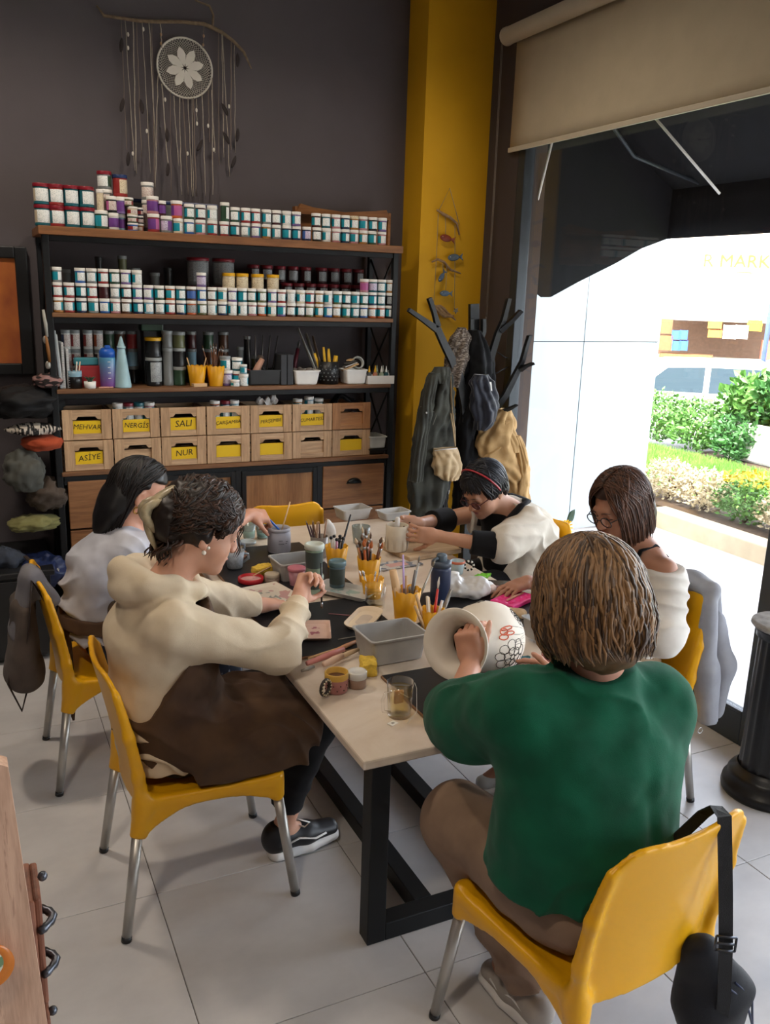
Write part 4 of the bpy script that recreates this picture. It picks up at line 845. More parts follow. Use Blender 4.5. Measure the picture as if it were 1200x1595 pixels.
for k in range(4): tag(MB().bbox((0,0,0),(.11-.01*k,.03,.008),.002,Ry(-.35+.1*k)@Rz(.3*k)).build('scraper', (M_STK, M_SPAT, mat('dark_scraper','#4d4a46',.6), M_STK)[k], None, wt2.location+V((-.02+.006*k,.0+.012*k,.095+.013*k))), ('pale wooden scraper','steel scraper','dark scraper','long pale scraper')[k]+' lying across the right white tub', 'scraper', 'scrapers in the tub')
tape = MB().lathe([(.03,-.012),(.038,-.012),(.038,.012),(.03,.012),(.03,-.012)], seg=20, rot=Rx(1.2)).build('tape_roll', mat('clear_tape','#b9bcb8',.3), None, wt2.location+V((.05,.05,.115))); tag(tape, 'clear tape roll leaning beyond the right white tub', 'tape')
dtx = onx(q2(1000), 4.69, 600); dt = empty('dropper_tray', (dtx, 4.70, Z3), 'low white tray holding dropper bottles at the right shelf end', 'tray')
MB().bbox((0,0,.003),(.17,.085,.006),.001).build('tray_bottom', M_LID, dt)
for dy in (-.0425,.0425): MB().bbox((0,dy,.024),(.172,.004,.048),.001).build('tray_side', M_LID, dt)
for dx in (-.084,.084): MB().bbox((dx,0,.024),(.004,.082,.048),.001).build('tray_side', M_LID, dt)
for k, (dx, dy, c, t_, nm) in enumerate([(-.068,-.02,'#55575a','#d8a514','grey bottle with yellow tip'),(-.03,-.02,'#b7745a','#d8a514','pinkish bottle with yellow tip, left'),(-.014,.012,'#b7745a','#d8a514','pinkish bottle with yellow tip, right'),(.012,-.02,'#8fa08a','#d9dbd6','pale green bottle with white tip'),(.036,.01,'#46504a','#a9aeab','dark green bottle with grey tip'),(.042,-.022,'#1f4a50','#c9cfcc','teal bottle with white tip'),(.066,-.015,'#c6cdd0','#dfe3e4','clear bottle with white tip'),(.0,.02,'#6a7d6d','#9fb0a0','mossy bottle with pale tip')]):
    o = empty('dropper_bottle', (dtx+dx, 4.70+dy, Z3+.006), nm+' in the white tray', 'bottle', 'dropper bottles')
    MB().lathe([(0,0),(.013,0),(.014,.002),(.014,.05),(.007,.062),(.007,.066),(0,.066)], seg=12).build('bottle_body', mat('dropper_%d' % k, c, .35), o); MB().lathe([(.0075,.062),(.0075,.07),(.003,.085),(.0015,.098),(0,.098)], seg=10).build('nozzle', mat('dropper_tip_%s' % t_, t_, .4), o)
# ------------------------------------------------------------------ wooden crates with name cards
M_CR = wood('crate_wood', '#b08c68', '#cfae8a', 'X', 1.2); M_CRV = wood('crate_wood_upright', '#b4906c', '#cfac86', 'Z', 1.2); M_CRO = wood('crate_wood_orange', '#a06c40', '#bb8655', 'X', 1.2); M_CROV = wood('crate_wood_orange_v', '#a06c40', '#bb8655', 'Z', 1.2)
M_CARD = mat('yellow_name_card', '#e0b90f', .6, var=.04); M_INK = mat('black_marker_ink', '#1c1712', .7); M_HOOK = mat('black_hook', '#151515', .5, .5)
CW, CH, CD = .243, .158, .27; CXL = .418
cards = {(1,0): 'MEHVAR', (1,1): 'NERGİS', (1,2): 'SALI', (1,3): 'ÇARŞAMBA', (1,4): 'PERŞEMBE', (1,5): 'CUMARTESİ', (0,0): 'ASİYE', (0,2): 'NUR', (0,3): '', (0,4): '', (0,6): ''}
for row in range(2):
    for c in range(7):
        x = CXL + CW/2 + c*.2485; z = Z4 + row*(CH+.002); t_ = cards.get((row, c)); a, b_ = (M_CRO, M_CROV) if (row, c) == (1, 6) else (M_CR, M_CRV)
        if t_: lb = 'wooden crate with yellow card reading %s' % t_.replace('İ','I').replace('Ş','S').replace('Ç','C')
        elif t_ == '': lb = 'wooden crate with blank yellow card, %s in the lower row' % {3:'fourth',4:'fifth',6:'last'}[c]
        else: lb = {(1,6):'orange-toned wooden crate without card at the right end of the upper row',(0,1):'wooden crate without card, second in the lower row',(0,5):'wooden crate without card, sixth in the lower row'}[(row,c)]
        o = empty('wooden_crate', (x+random.uniform(-.002,.002), SF+.022+random.uniform(0,.012), z), lb, 'crate', 'wooden crates on the shelf')
        f = 0; s_ = .05
        for dx in (-CW/2+s_/2, CW/2-s_/2): MB().bbox((dx, .005, CH/2), (s_, .012, CH-.002), .0015).build('front_stile', b_, o)
        MB().bbox((0, .006, .016), (CW-2*s_, .010, .03), .0015).build('front_rail', a, o)
        W_ = CW-2*s_
        MB().prism([(-W_/2,.001,CH-.002),(-W_/2,.001,CH-.052),(-W_*.38,.001,CH-.052),(-W_*.3,.001,CH-.036),(W_*.3,.001,CH-.036),(W_*.38,.001,CH-.052),(W_/2,.001,CH-.052),(W_/2,.001,CH-.002)][::-1], (0,.01,0)).build('handle_rail', a, o)
        MB().bbox((0, .013, .062), (W_+.02, .006, .072), .001).build('front_board', a, o)
        for dx in (-CW/2+.005, CW/2-.005):
            for zz in (.035, .115): MB().bbox((dx, CD/2+.01, zz), (.009, CD-.01, .062), .001).build('side_slat', a, o)
        for zz in (.035, .115): MB().bbox((0, CD, zz), (CW-.02, .01, .062), .001).build('back_slat', a, o)
        MB().bbox((0, CD/2+.008, .006), (CW-.02, CD-.02, .01), .001).build('bottom_board', a, o)
        for dx in (-CW/2-.0006, CW/2+.0006):
            for zz in (.05, .105): MB().bbox((dx, .022, zz), (.0035, .034, .011), .001).build('hook', M_HOOK, o)
        if t_ is not None:
            cd_ = MB().box((0, .0085, .066), (W_-.006, .0012, .066)).build('name_card', M_CARD, o)
            if t_:
                w_ = {4:.05,3:.046,5:.042,6:.036}.get(len(t_), .027)
                text_mesh('card_lettering', t_, w_, M_INK, cd_, Matrix.Translation((0, .0072, .066)) @ Matrix.Rotation(math.pi/2, 4, 'X') @ Matrix.Rotation(random.uniform(-.05,.09), 4, 'Z'), .0003, .15)
# things peeping out of the upper crates
def cxp(c): return CXL + CW/2 + c*.2485
zt = Z4+CH+.018
for k, (c, dx, lid, nm) in enumerate([(1,-.085,M_LID,'NERGIS crate, white lid at left'),(1,-.03,M_LIDR,'NERGIS crate, red lid'),(1,.025,PAINT['teal'],'NERGIS crate, dark teal lid'),(1,.08,M_LID,'NERGIS crate, white lid at right'),(3,-.06,M_LID,'CARSAMBA crate, white lid at left'),(3,.0,M_LIDR,'CARSAMBA crate, red lid'),(3,.05,M_LID,'CARSAMBA crate, white lid at right'),(5,-.07,M_LID,'CUMARTESI crate, white lid at left'),(5,.0,M_LID,'CUMARTESI crate, white lid in the middle'),(5,.06,M_LID,'CUMARTESI crate, white lid at right')]):
    paint_jar(cxp(c)+dx, SF+.09, zt, 'paint jar inside the '+nm, r=.028, h=.165+(.012 if 'middle' in nm else 0), lid=lid, lab=M_LWH, group='jars inside the crates')
bagm = mat('white_plastic_bag', '#d7d3d0', .4); cl = MB()
cl.sheet(lambda u, v: (cxp(4)-.01+(u-.5)*.12, SF+.08+(v-.5)*.06, zt+.15+.03*math.sin(u*9)*math.cos(v*7)+.03*u*v), 10, 6, .002); tag(cl.build('plastic_bag', bagm), 'crumpled white plastic bag poking out of the PERSEMBE crate', 'bag')
cl = MB().sheet(lambda u, v: (cxp(6)+(u-.5)*.2, SF+.13+(v-.5)*.12, zt+.16+.03*math.sin(u*7+v*3)*math.sin(v*5+1)-.1*(2*u-1)**4), 14, 8, .002); tag(cl.build('plastic_bag', mat('black_plastic_bag', '#2b2d30', .3)), 'black plastic bag over the orange-toned crate', 'bag')
tub('small_tub', (2.205, SF+.1, Z4+.035), (.11, .16, .075), mat('grey_tub','#b9bcb8',.5), 'small pale tub at the right end beside the crates', 'tub')
tub('small_tub', (2.205, SF+.1, Z4), (.11, .16, .034), M_LIDK, 'small black tray under the pale tub beside the crates', 'tray')
# ------------------------------------------------------------------ dream catcher on the back wall
def dz(x, y, Y_=5.045): return PY(140+x/4.286, y/4.286, Y_)
M_BRANCH = mat('dry_branch', '#7a6752', .9, var=.3, scale=40, bump=.5); M_CORD = mat('cream_yarn', '#a3998b', .9, var=.15, scale=60); M_CORD2 = mat('taupe_yarn', '#7d6f66', .9); M_LACE = mat('white_lace', '#d6d1c6', .9, var=.05); M_FEATH = mat('dark_feather', '#2c2322', .7, var=.3); M_BEAD = mat('white_bead', '#dcd6ca', .4); M_WBEAD = mat('wooden_bead', '#a8876a', .5)
dc = empty('dream_catcher', dz(635, 455), 'macrame dream catcher of yarn, feathers and lace hoop hanging from a branch', 'wall hanging'); DO = dc.location.copy()
bp_ = [(45,35),(95,105),(200,120),(330,140),(450,145),(600,145),(760,160),(820,185),(880,215),(960,275),(1030,350),(1080,460)]
MB().tube([dz(x, y, 5.025)-DO for x, y in bp_], [.004,.008,.008,.009,.009,.009,.010,.011,.010,.009,.008,.003], 8).build('branch', M_BRANCH, dc)
MB().tube([dz(x, y, 5.03)-DO for x, y in [(700,0),(800,40),(825,100),(820,180)]], [.004,.006,.006,.008], 7).build('twig', M_BRANCH, dc)
HR = (dz(815,455)-dz(452,455)).length/2
MB().tube([(HR*math.cos(a), 0, HR*math.sin(a)) for a in [i*math.pi/32 for i in range(65)]], .005, 7, caps=False).build('hoop', M_LACE, dc)
lc = MB()
for i in range(56):
    a = i*2*math.pi/56; a2 = a+math.pi/56
    lc.tube([(HR*math.cos(a),0,HR*math.sin(a)), (HR*.86*math.cos(a2),0,HR*.86*math.sin(a2)), (HR*math.cos(a+2*math.pi/56),0,HR*math.sin(a+2*math.pi/56))], .0018, 4)
for j in range(13):
    r_ = HR*(.86-.045*j); n_ = 56
    pts = [((r_+(.02*HR if k % 2 else -.02*HR))*math.cos(k*math.pi/n_+j*.06), 0, (r_+(.02*HR if k % 2 else -.02*HR))*math.sin(k*math.pi/n_+j*.06)) for k in range(2*n_+1)]; lc.tube(pts, .0019, 3, caps=False)
tag(lc.build('lace_web', M_LACE, dc), kind='stuff')
for i in range(8):
    a = i*math.pi/4+.28; d = V((math.cos(a),0,math.sin(a))); s_ = V((-math.sin(a),0,math.cos(a)))
    out = [(.05,0),(.2,.09),(.42,.155),(.58,.12),(.72,0)]; pts = [d*(r*HR)+s_*(w_*HR) for r,w_ in out]+[d*(r*HR)-s_*(w_*HR) for r,w_ in out[-2:0:-1]]
    MB().prism([p+V((0,-.003,0)) for p in pts], (0,.004,0)).build('petal', M_LACE, dc)
strs = [(207,130,245,1000),(235,130,300,1140),(290,140,310,1160),(310,140,345,1050),(350,150,405,1160),(395,150,440,1000),(412,150,434,1270),(455,490,437,1250),(480,560,525,1150),(535,610,545,1300),(560,640,592,1110),(598,650,612,1300),(622,655,660,1300),(655,655,685,1310),(683,655,692,1310),(690,655,710,1310),(712,660,715,830),(750,630,775,1310),(790,600,800,950),(815,520,822,1300),(812,600,835,1020),(858,205,862,1100),(880,215,895,1050),(885,215,935,1180),(945,275,940,1000),(965,300,972,1020),(470,140,480,320),(760,165,757,320)]
rs = random.Random(5)
for i, (x0, y0, x1, y1) in enumerate(strs):
    n_ = 10; pts = [dz(x0+(x1-x0)*k/n_+rs.uniform(-2.5,2.5), y0+(y1-y0)*k/n_, 5.03+.008*math.sin(k+i))-DO for k in range(n_+1)]
    MB().tube(pts, [rs.choice((.0018,.0024,.003))]*(n_+1), 5).build('yarn_strand', M_CORD if i % 3 else M_CORD2, dc)
for x, y in [(255,230),(255,320),(357,195),(380,875),(287,1025),(503,665),(712,735),(715,825),(790,840),(653,1025),(828,1000),(930,710)]: MB().ball(dz(x, y, 5.025)-DO, (.006,.006,.011), 8, 6).build('bead', M_BEAD, dc)
for x, y in [(475,290),(757,300),(475,230),(760,240)]: MB().ball(dz(x, y, 5.025)-DO, (.006,.006,.009), 8, 6).build('bead', M_WBEAD, dc)
for x, y, t_ in [(210,300,.1),(215,700,.25),(345,710,-.1),(255,1060,.1),(515,900,0),(735,970,.5),(900,730,-.5),(910,920,-.5),(985,900,.1),(960,1080,.35),(985,400,.0),(520,1130,.1)]:
    c = dz(x, y, 5.022)-DO; d = V((math.sin(t_),0,math.cos(t_))); s_ = V((d.z,0,-d.x)); L_ = .035
    MB().sheet(lambda u, v: c+d*((u-.5)*2*L_)+s_*((v-.5)*2*.011*math.sin(math.pi*min(1,u*.9+.08))**.7)+V((0,-.004*math.sin(math.pi*u)-.003*abs(v-.5),0)), 8, 2, .001).build('feather', M_FEATH, dc)
# framed picture at the far left
fx = PY(47, 480, 5.05).x; z0, z1 = PY(50, 583, 5.05).z, PY(45, 385, 5.05).z
pf = empty('framed_picture', (fx-.3, 5.05, (z0+z1)/2), 'orange painting in a wide black frame at the left edge', 'picture'); hw, hh = .3, (z1-z0)/2
def orange_canvas():
    m_, t, b = _new('orange_canvas'); L = t.links; vec = _coord(t, (3,3,2)); n = _n(t, 'ShaderNodeTexNoise', Scale=1.4, Detail=5); L.new(vec, n.inputs['Vector'])
    r = t.nodes.new('ShaderNodeValToRGB'); r.color_ramp.elements[0].position = .35; r.color_ramp.elements[0].color = c4(srgb('#d07a30')); r.color_ramp.elements[1].position = .66; r.color_ramp.elements[1].color = c4(srgb('#94452a')); L.new(n.outputs['Fac'], r.inputs[0]); L.new(r.outputs[0], b.inputs['Base Color']); b.inputs['Roughness'].default_value = .7; return m_
MB().box((0,.0,0), (2*hw-.08, .012, 2*hh-.08)).build('canvas', orange_canvas(), pf)
for dx in (-hw+.03, hw-.03): MB().bbox((dx,-.008,0), (.06,.035,2*hh), .006).build('frame_side', M_LIDK, pf)
for dzz in (-hh+.03, hh-.03): MB().bbox((0,-.008,dzz), (2*hw-.12,.035,.06), .006).build('frame_side', M_LIDK, pf)
# fish mobile on the pillar
fm = empty('fish_mobile', PY(700, 400, 4.815), 'driftwood wall mobile with small painted fish on the yellow pillar', 'wall hanging'); FO = fm.location.copy()
def fp(x, y, Y_=4.808): return PY(x, y, Y_)-FO
M_DRIFT = mat('driftwood', '#9a7c5c', .85, var=.25, scale=50, bump=.4); M_TWINE = mat('grey_twine', '#8d877a', .9)
MB().tube([fp(684,328), fp(701,293,4.82), fp(716,350)], .002, 5).build('hanging_loop', M_TWINE, fm)
for pts, r_ in [([(681,327),(690,333),(703,340),(712,348),(716,366)],[.006,.01,.009,.008,.005]),([(673,408),(682,404),(692,408),(702,420),(718,426)],[.005,.008,.008,.008,.004])]: MB().tube([fp(*p) for p in pts], r_, 8).build('driftwood_stick', M_DRIFT, fm)
for q in range(3): MB().tube([fp(668+q*3+k*6, 470+q*5+k*3.2+3*math.sin(k*1.4+q*2), 4.80-.008*q) for k in range(7)], [.006,.009,.009,.010,.009,.008,.005], 8).build('rope_twist', M_DRIFT, fm)
for a, b in [((683,333),(676,472)),((709,350),(708,482)),((694,335),(694,372)),((690,410),(690,432)),((696,414),(694,458))]: MB().tube([fp(*a), fp((a[0]+b[0])/2+.5, (a[1]+b[1])/2), fp(*b)], .0016, 5).build('twine', M_TWINE, fm)
for x, y, c, t_, s_ in [(695,371,'#8b3d26',.15,1),(707,401,'#56636e',-.1,1.0),(688,432,'#4c5d70',-1.0,.75),(693,457,'#5d7388',.0,.85)]:
    s_ *= 1.3; c0 = fp(x, y, 4.802); M_ = Ry(t_); f_ = empty('fish', c0); f_.parent = fm; mm = mat('fish_'+c, c, .5, var=.25, scale=60)
    MB().ball((0,0,0), (.032*s_,.006,.016*s_), 14, 9, M_).build('fish_body', mm, f_)
    MB().prism([M_@V((.026*s_,-.003,0)), M_@V((.05*s_,-.003,.016*s_)), M_@V((.044*s_,-.003,0)), M_@V((.05*s_,-.003,-.016*s_))], (0,.006,0)).build('tail', mm, f_)
    MB().ball(M_@V((-.02*s_,-.006,.004)), .003, 6, 5).build('eye', M_BEAD, f_)
st = [fp(711,484,4.80)+V((.02*(1 if k % 2 else .45)*math.sin(k*math.pi/5), 0, .02*(1 if k % 2 else .45)*math.cos(k*math.pi/5))) for k in range(10)]
MB().prism(st, (0,.008,0)).build('starfish', M_TWINE, fm)
# ------------------------------------------------------------------ roller blind
M_BLIND = fabric('cream_blind_fabric', '#c3b59a', scale=500, bump=.15, sheen=0, var=.03); M_BCASE = mat('cream_blind_case', '#c9bda6', .5, var=.03)
rb_ = empty('roller_blind', (2.9, 1.4, 3.32), 'cream roller blind half lowered over the shop window', 'blind'); y0_, y1_ = -3.3, 3.2
MB().sheet(lambda u, v: (.0+.047*math.cos(u*2*math.pi), y0_+(y1_-y0_)*v, .0+.047*math.sin(u*2*math.pi)), 20, 1).build('cassette', M_BCASE, rb_)
for y in (y0_, y1_): MB().lathe([(0,-.006),(.05,-.006),(.05,.006),(0,.006)], (0, y, 0), 20, Rx(math.pi/2)).build('end_cap', M_BCASE, rb_)
MB().sheet(lambda u, v: (.03+.004*math.sin(v*9+u*2)*u, y0_+.04+(y1_-y0_-.1)*v, -.03-u*.575), 8, 40, .002).build('blind_fabric', M_BLIND, rb_)
MB().bbox((.03, (y0_+y1_)/2-.01, -.604), (.014, y1_-y0_-.06, .026), .004).build('bottom_bar', M_BCASE, rb_)
ch = MB()
for s_ in (-.006, .006): ch.tube([V((.012, 3.27+s_, -.02)), V((.02, 3.275+s_, -.9)), V((.02, 3.28+s_, -1.55))], .0022, 5)
ch.tube([V((.02,3.274,-1.55)), V((.02,3.28,-1.565)), V((.02,3.286,-1.55))], .0022, 5); ch.build('pull_chain', mat('chain_grey','#8b847c',.5), rb_)
# ------------------------------------------------------------------ coat stand
def cs(x, y, Y_=4.44): return PY(620+x/4.196, 440+y/4.196, Y_)
M_RACK = mat('black_stained_wood', '#15181b', .45, var=.15)
tb_ = cs(480, 1000, 4.5); rk = empty('coat_stand', (tb_.x, 4.5, 0), 'black tree-shaped coat stand with forked branches beside the yellow pillar', 'coat stand'); RO = rk.location.copy()
def limb(pts, Y_, w_, th=.028, name='branch'):
    n_ = len(pts); Y_ = Y_ if hasattr(Y_, '__len__') else (Y_, Y_); P_ = [cs(x, y, Y_[0]+(Y_[1]-Y_[0])*i/(n_-1))-RO for i, (x, y) in enumerate(pts)]; L_, R_ = [], []
    for i, p in enumerate(P_):
        t_ = (P_[min(i+1,n_-1)]-P_[max(i-1,0)]).normalized(); s_ = V((t_.z,0,-t_.x)); L_.append(p+s_*w_[i]/2); R_.append(p-s_*w_[i]/2)
    mb = MB()
    for i in range(n_-1): mb.prism([L_[i]+V((0,-th/2,0)), L_[i+1]+V((0,-th/2,0)), R_[i+1]+V((0,-th/2,0)), R_[i]+V((0,-th/2,0))], (0,th,0))
    mb.build(name, M_RACK, rk)
limb([(70,178),(160,240),(260,310),(300,400),(350,500),(400,620),(440,800),(455,1000)], 4.40, [.02,.026,.04,.04,.045,.05,.06,.06]); limb([(205,102),(235,190),(262,290)], 4.40, [.024,.022,.03])
limb([(725,105),(690,250),(655,330),(610,480),(570,680),(520,900)], (4.30, 4.46), [.024,.03,.036,.04,.045,.05]); limb([(805,185),(745,250),(665,320)], (4.28, 4.35), [.026,.026,.034])
limb([(862,345),(838,420),(815,510),(770,600),(700,740),(620,850),(520,980)], (4.16, 4.44), [.026,.026,.03,.036,.04,.045,.05]); limb([(885,528),(840,545),(795,575)], (4.2, 4.27), [.026,.026,.036]); limb([(778,800),(730,825),(690,840)], (4.28, 4.33), [.008,.022,.026])
limb([(497,140),(497,600),(490,1000)], 4.52, [.06,.06,.06]); 
for x in (480, 560): limb([(x,238),(x,320),(500,480)], 4.48, [.024,.024,.04], name='peg')
zt_ = (cs(490,1000,4.5)-RO).z
MB().bbox((0,0,zt_/2+.06), (.06,.06,zt_+.1), .004).build('trunk', M_RACK, rk)
for a in (0, math.pi/2): MB().bbox((0,0,.02), (.42,.05,.035), .004, Rz(a+.4)).build('foot', M_RACK, rk)
def drape(name, rows, Y_, dep, m_, label, cat, k=5, amp=.13, seed=0, parent=None):
    """hanging cloth: closed loft through rows (y, left, right) with vertical folds"""
    rs_ = random.Random(seed); ph = [rs_.uniform(0,6.28) for _ in range(4)]; n_ = 72; mb = MB(); vs = []; R_ = []
    import bisect
    ys = [r[0] for r in rows]; N_ = 6*(len(rows)-1)
    for j in range(N_+1):
        t_ = j/6; i = min(int(t_), len(rows)-2); f = t_-i; f2 = f*f*(3-2*f)*.5+f*.5
        R_.append([rows[i][q]+(rows[i+1][q]-rows[i][q])*f2 for q in range(3)])
    for j, (y, l, r) in enumerate(R_):
        a_, b_ = cs(l, y, Y_), cs(r, y, Y_); c = (a_+b_)/2; hw_ = (b_-a_).length/2; e = min(1, (j+1.5)/9)
        for i in range(n_):
            an = 2*math.pi*i/n_; w_ = 1+amp*1.5*e*(math.sin(k*an+ph[0]+.07*j)*.55+math.sin((k+2)*an+ph[1]-.1*j)*.35+.5*math.sin(2*an+ph[3]+.2*j))+.05*math.sin(j*.6+an*2+ph[2])
            vs.append((c.x+hw_*math.cos(an)*(.55+.45*w_), Y_+dep*math.sin(an)*w_*(.5+.5*e), c.z))
    Q_ = np.array(vs); an_ = np.tile(np.arange(n_)*2*math.pi/n_, N_+1); jj = np.repeat(np.minimum(1, np.arange(N_+1)/5), n_)
    rd_ = (.018*(.4-np.abs(vnoise(Q_*np.array([1,1,.45]), 22, seed)))+.008*vnoise(Q_, 38, seed+1)-.012*np.abs(np.sin(9*an_*.5+6*vnoise(Q_*np.array([.3,.3,1]), 5, seed+2)))**3)*jj*min(1, dep/.06)
    Q_[:, 0] += rd_*np.cos(an_); Q_[:, 1] += rd_*np.sin(an_); vs = [tuple(q) for q in Q_]
    fs = [(j*n_+i, j*n_+(i+1) % n_, (j+1)*n_+(i+1) % n_, (j+1)*n_+i) for j in range(N_) for i in range(n_)]+[tuple(range(n_)), tuple(N_*n_+i for i in range(n_))[::-1]]
    mb.add(vs, [f[::-1] for f in fs], 0, True); o_ = V((vs[0][0], Y_, vs[0][2]))
    if parent is None:
        e = empty(name, o_, label, cat); mb.build('cloth', m_, e, org=None).location = -o_; return e
    ob = mb.build(name, m_, parent); ob.location = -parent.location; return ob
j1 = drape('jacket', [(562,245,330),(600,220,345),(700,185,350),(830,150,365),(950,125,365),(1100,90,330),(1300,65,310),(1450,75,290),(1560,85,280)], 4.34, .07, fabric('olive_grey_canvas','#3d3d36','#2b2b27'), 'olive grey jacket hanging at the left of the coat stand', 'jacket', 3, .16, 1)
drape('sleeve', [(590,205,270),(700,165,250),(850,130,225),(1000,105,195),(1180,85,165),(1300,78,150)], 4.275, .035, MATS['olive_grey_canvas'], None, None, 3, .12, 31, parent=j1); drape('jacket_collar', [(552,240,335),(585,222,345),(625,225,330),(660,240,300)], 4.29, .03, MATS['olive_grey_canvas'], None, None, 2, .1, 32, parent=j1)
MB().ball(cs(186,852,4.235)-j1.location, .006, 8, 6).build('button', M_ALU, j1); MB().tube([cs(x,y,4.268)-j1.location for x,y in ((150,812),(220,835),(255,860),(230,930))], .0018, 5).build('seam', mat('pale_seam','#7d7a70',.8), j1)
drape('scarf', [(295,395,440),(360,350,475),(430,335,470),(500,315,460),(600,300,430),(680,320,400)], 4.43, .05, spots('knit_scarf','#4a3f38','#8f8478',60,.55,.9,.08,(1,1,2.5),3,.5), 'brown and grey knitted scarf high on the coat stand', 'scarf', 4, .14, 2)
drape('patterned_dress', [(780,300,350),(900,275,370),(1000,265,370),(1120,258,370),(1290,250,340),(1450,255,320),(1570,255,310)], 4.375, .05, spots('black_white_print','#141314','#8e8579',22,.58,.85,.02), 'black dress with pale brush print behind the cream handbag', 'dress', 4, .14, 3)
drape('black_coat', [(310,470,530),(400,440,580),(520,420,610),(650,400,625),(800,385,600),(1000,380,520),(1200,390,500),(1400,385,480),(1560,380,470)], 4.44, .08, fabric('black_wool','#15161a','#0d0e11'), 'long black coat in the middle of the coat stand', 'coat', 4, .15, 4)
nv = drape('navy_bag', [(600,500,590),(640,480,625),(720,490,640),(830,480,645),(900,490,640),(960,500,560)], 4.34, .06, fabric('navy_satin','#161c2e','#0c101c',sheen=.4,rough=.5), 'dark navy bag hanging on the right of the black coat', 'bag', 3, .12, 5)
MB().prism([cs(x,y,4.29)-nv.location for x,y in ((585,655),(612,650),(618,710),(600,700))], (0,.004,0)).build('white_tag', M_LID, nv)
tc_ = drape('trench_coat', [(825,655,730),(880,590,745),(960,530,755),(1050,505,790),(1120,520,820),(1200,600,840),(1300,700,850),(1430,738,852),(1560,735,850)], 4.36, .075, fabric('beige_cotton','#bd9c6e','#a4855a'), 'beige trench coat on the right branch of the coat stand', 'coat', 3, .16, 6)
drape('sleeve', [(1000,750,800),(1080,775,830),(1200,795,850),(1320,790,855),(1440,770,845)], 4.30, .035, MATS['beige_cotton'], None, None, 3, .14, 33, parent=tc_)
drape('collar', [(900,690,745),(980,690,770),(1060,715,800),(1110,725,790)], 4.30, .022, MATS['beige_cotton'], None, None, 3, .1, 7, parent=tc_)
MB().tube([cs(x,y,4.30)-tc_.location for x,y in ((560,1145),(650,1090),(720,1030))], [.012,.016,.012], 8, flat=.5).build('belt', MATS['beige_cotton'], tc_)
hb = drape('handbag', [(1080,235,385),(1130,225,400),(1190,225,415),(1250,245,410),(1290,300,375)], 4.27, .045, fabric('cream_leather','#b49b78','#9d8562',rough=.55,scale=200), 'cream leather handbag hanging by its strap on the coat stand', 'handbag', 3, .05, 8)
MB().tube([cs(x,y,4.30)-hb.location for x,y in ((340,590),(345,720),(352,860))], .014, 8, flat=.3).build('wide_strap', MATS['cream_leather'], hb)
for dx in (0, 14): MB().tube([cs(345+dx,855,4.29)-hb.location, cs(362+dx*.7,960,4.28)-hb.location, cs(375,1070,4.25)-hb.location], .004, 6).build('thin_strap', MATS['cream_leather'], hb)
MB().tube([cs(240,1100,4.225)-hb.location, cs(310,1090,4.222)-hb.location, cs(385,1085,4.225)-hb.location], .0025, 5).build('zip', M_ALU, hb)
hg = empty('coat_hanger', cs(650,455,4.46), 'thin black wire coat hanger between the stand branches', 'hanger'); MB().tube([cs(x,y,4.46)-hg.location for x,y in ((650,455),(705,492),(715,490),(745,510),(742,540),(620,605))], .004, 6).build('wire', M_LIDK, hg)
# ------------------------------------------------------------------ heap of bags and cloths left of the shelves
def heap(name, c, r, m_, label, cat, seed=0, amp=.14, rot=None):
    mb = MB().ball((0,0,0), 1.0, 44, 28); rs_ = random.Random(seed); P_ = np.array(mb.v); n_ = vnoise(P_, 2.2, seed)*amp*1.3-np.abs(vnoise(P_, 3.5, seed+1))*amp*1.6+vnoise(P_, 8, seed+2)*amp*.5
    P_ = P_*(1+n_)[:, None]*np.array(r); P_[:, 2] = np.maximum(P_[:, 2], -r[2]*.8); M_ = rot or Matrix.Identity(3); mb.v = [tuple(M_ @ V(p)) for p in P_]
    return tag(mb.build(name, m_, None, c), label, cat)
def lp(x, y, Y_=4.7): return PY(x, y, Y_)
cbx = empty('black_cabinet', (-.15, 4.78, 0), 'low black cabinet under the heap of bags at the left wall', 'cabinet')
MB().bbox((0,0,.24), (.9,.56,.44), .006).build('cabinet_body', M_LIDK, cbx); MB().bbox((0,0,.47), (.94,.6,.03), .006).build('cabinet_top', M_LIDK, cbx)
for x in (-.22,.22): MB().bbox((x,-.285,.24), (.42,.02,.40), .004).build('cabinet_door', M_LIDK, cbx)
heap('cloth_bundle', lp(8,870,4.66)+V((0,0,-.02)), (.1,.1,.09), fabric('grey_denim','#3e4450'), 'grey blue cloth bundle at the far left of the heap', 'cloth', 1)
heap('blue_bag', lp(60,880,4.66)+V((0,0,-.03)), (.14,.12,.1), mat('blue_plastic','#232f55',.4,var=.3), 'blue plastic bag at the bottom of the heap', 'bag', 2)
heap('yellow_cloth', lp(50,815,4.66)+V((0,0,0)), (.13,.1,.045), fabric('pale_yellow_cloth','#7d7a4e'), 'pale yellow green cloth folded on the blue bag', 'cloth', 3)
heap('mesh_sack', lp(72,770,4.70), (.10,.1,.1), fabric('brown_mesh','#4d4239'), 'brown mesh sack below the grey net bag', 'sack', 4)
heap('net_bag', lp(38,735,4.68), (.11,.09,.12), fabric('grey_net','#55554f'), 'grey net bag in the middle of the heap', 'bag', 5)
heap('orange_cloth', lp(66,690,4.68), (.105,.09,.045), fabric('orange_cloth','#a8482a'), 'folded orange cloth above the net bag', 'cloth', 6, .08)
heap('striped_cloth', lp(52,668,4.70), (.13,.1,.03), spots('striped_cloth','#1c1c1c','#b9b0a4',18,.5,.9,.02,(6,1,1),0), 'black and white striped cloth on the orange one', 'cloth', 7, .08)
heap('black_bag', lp(40,628,4.74), (.19,.14,.09), fabric('black_nylon','#141416',rough=.6), 'big black bag at the top of the heap', 'bag', 8)
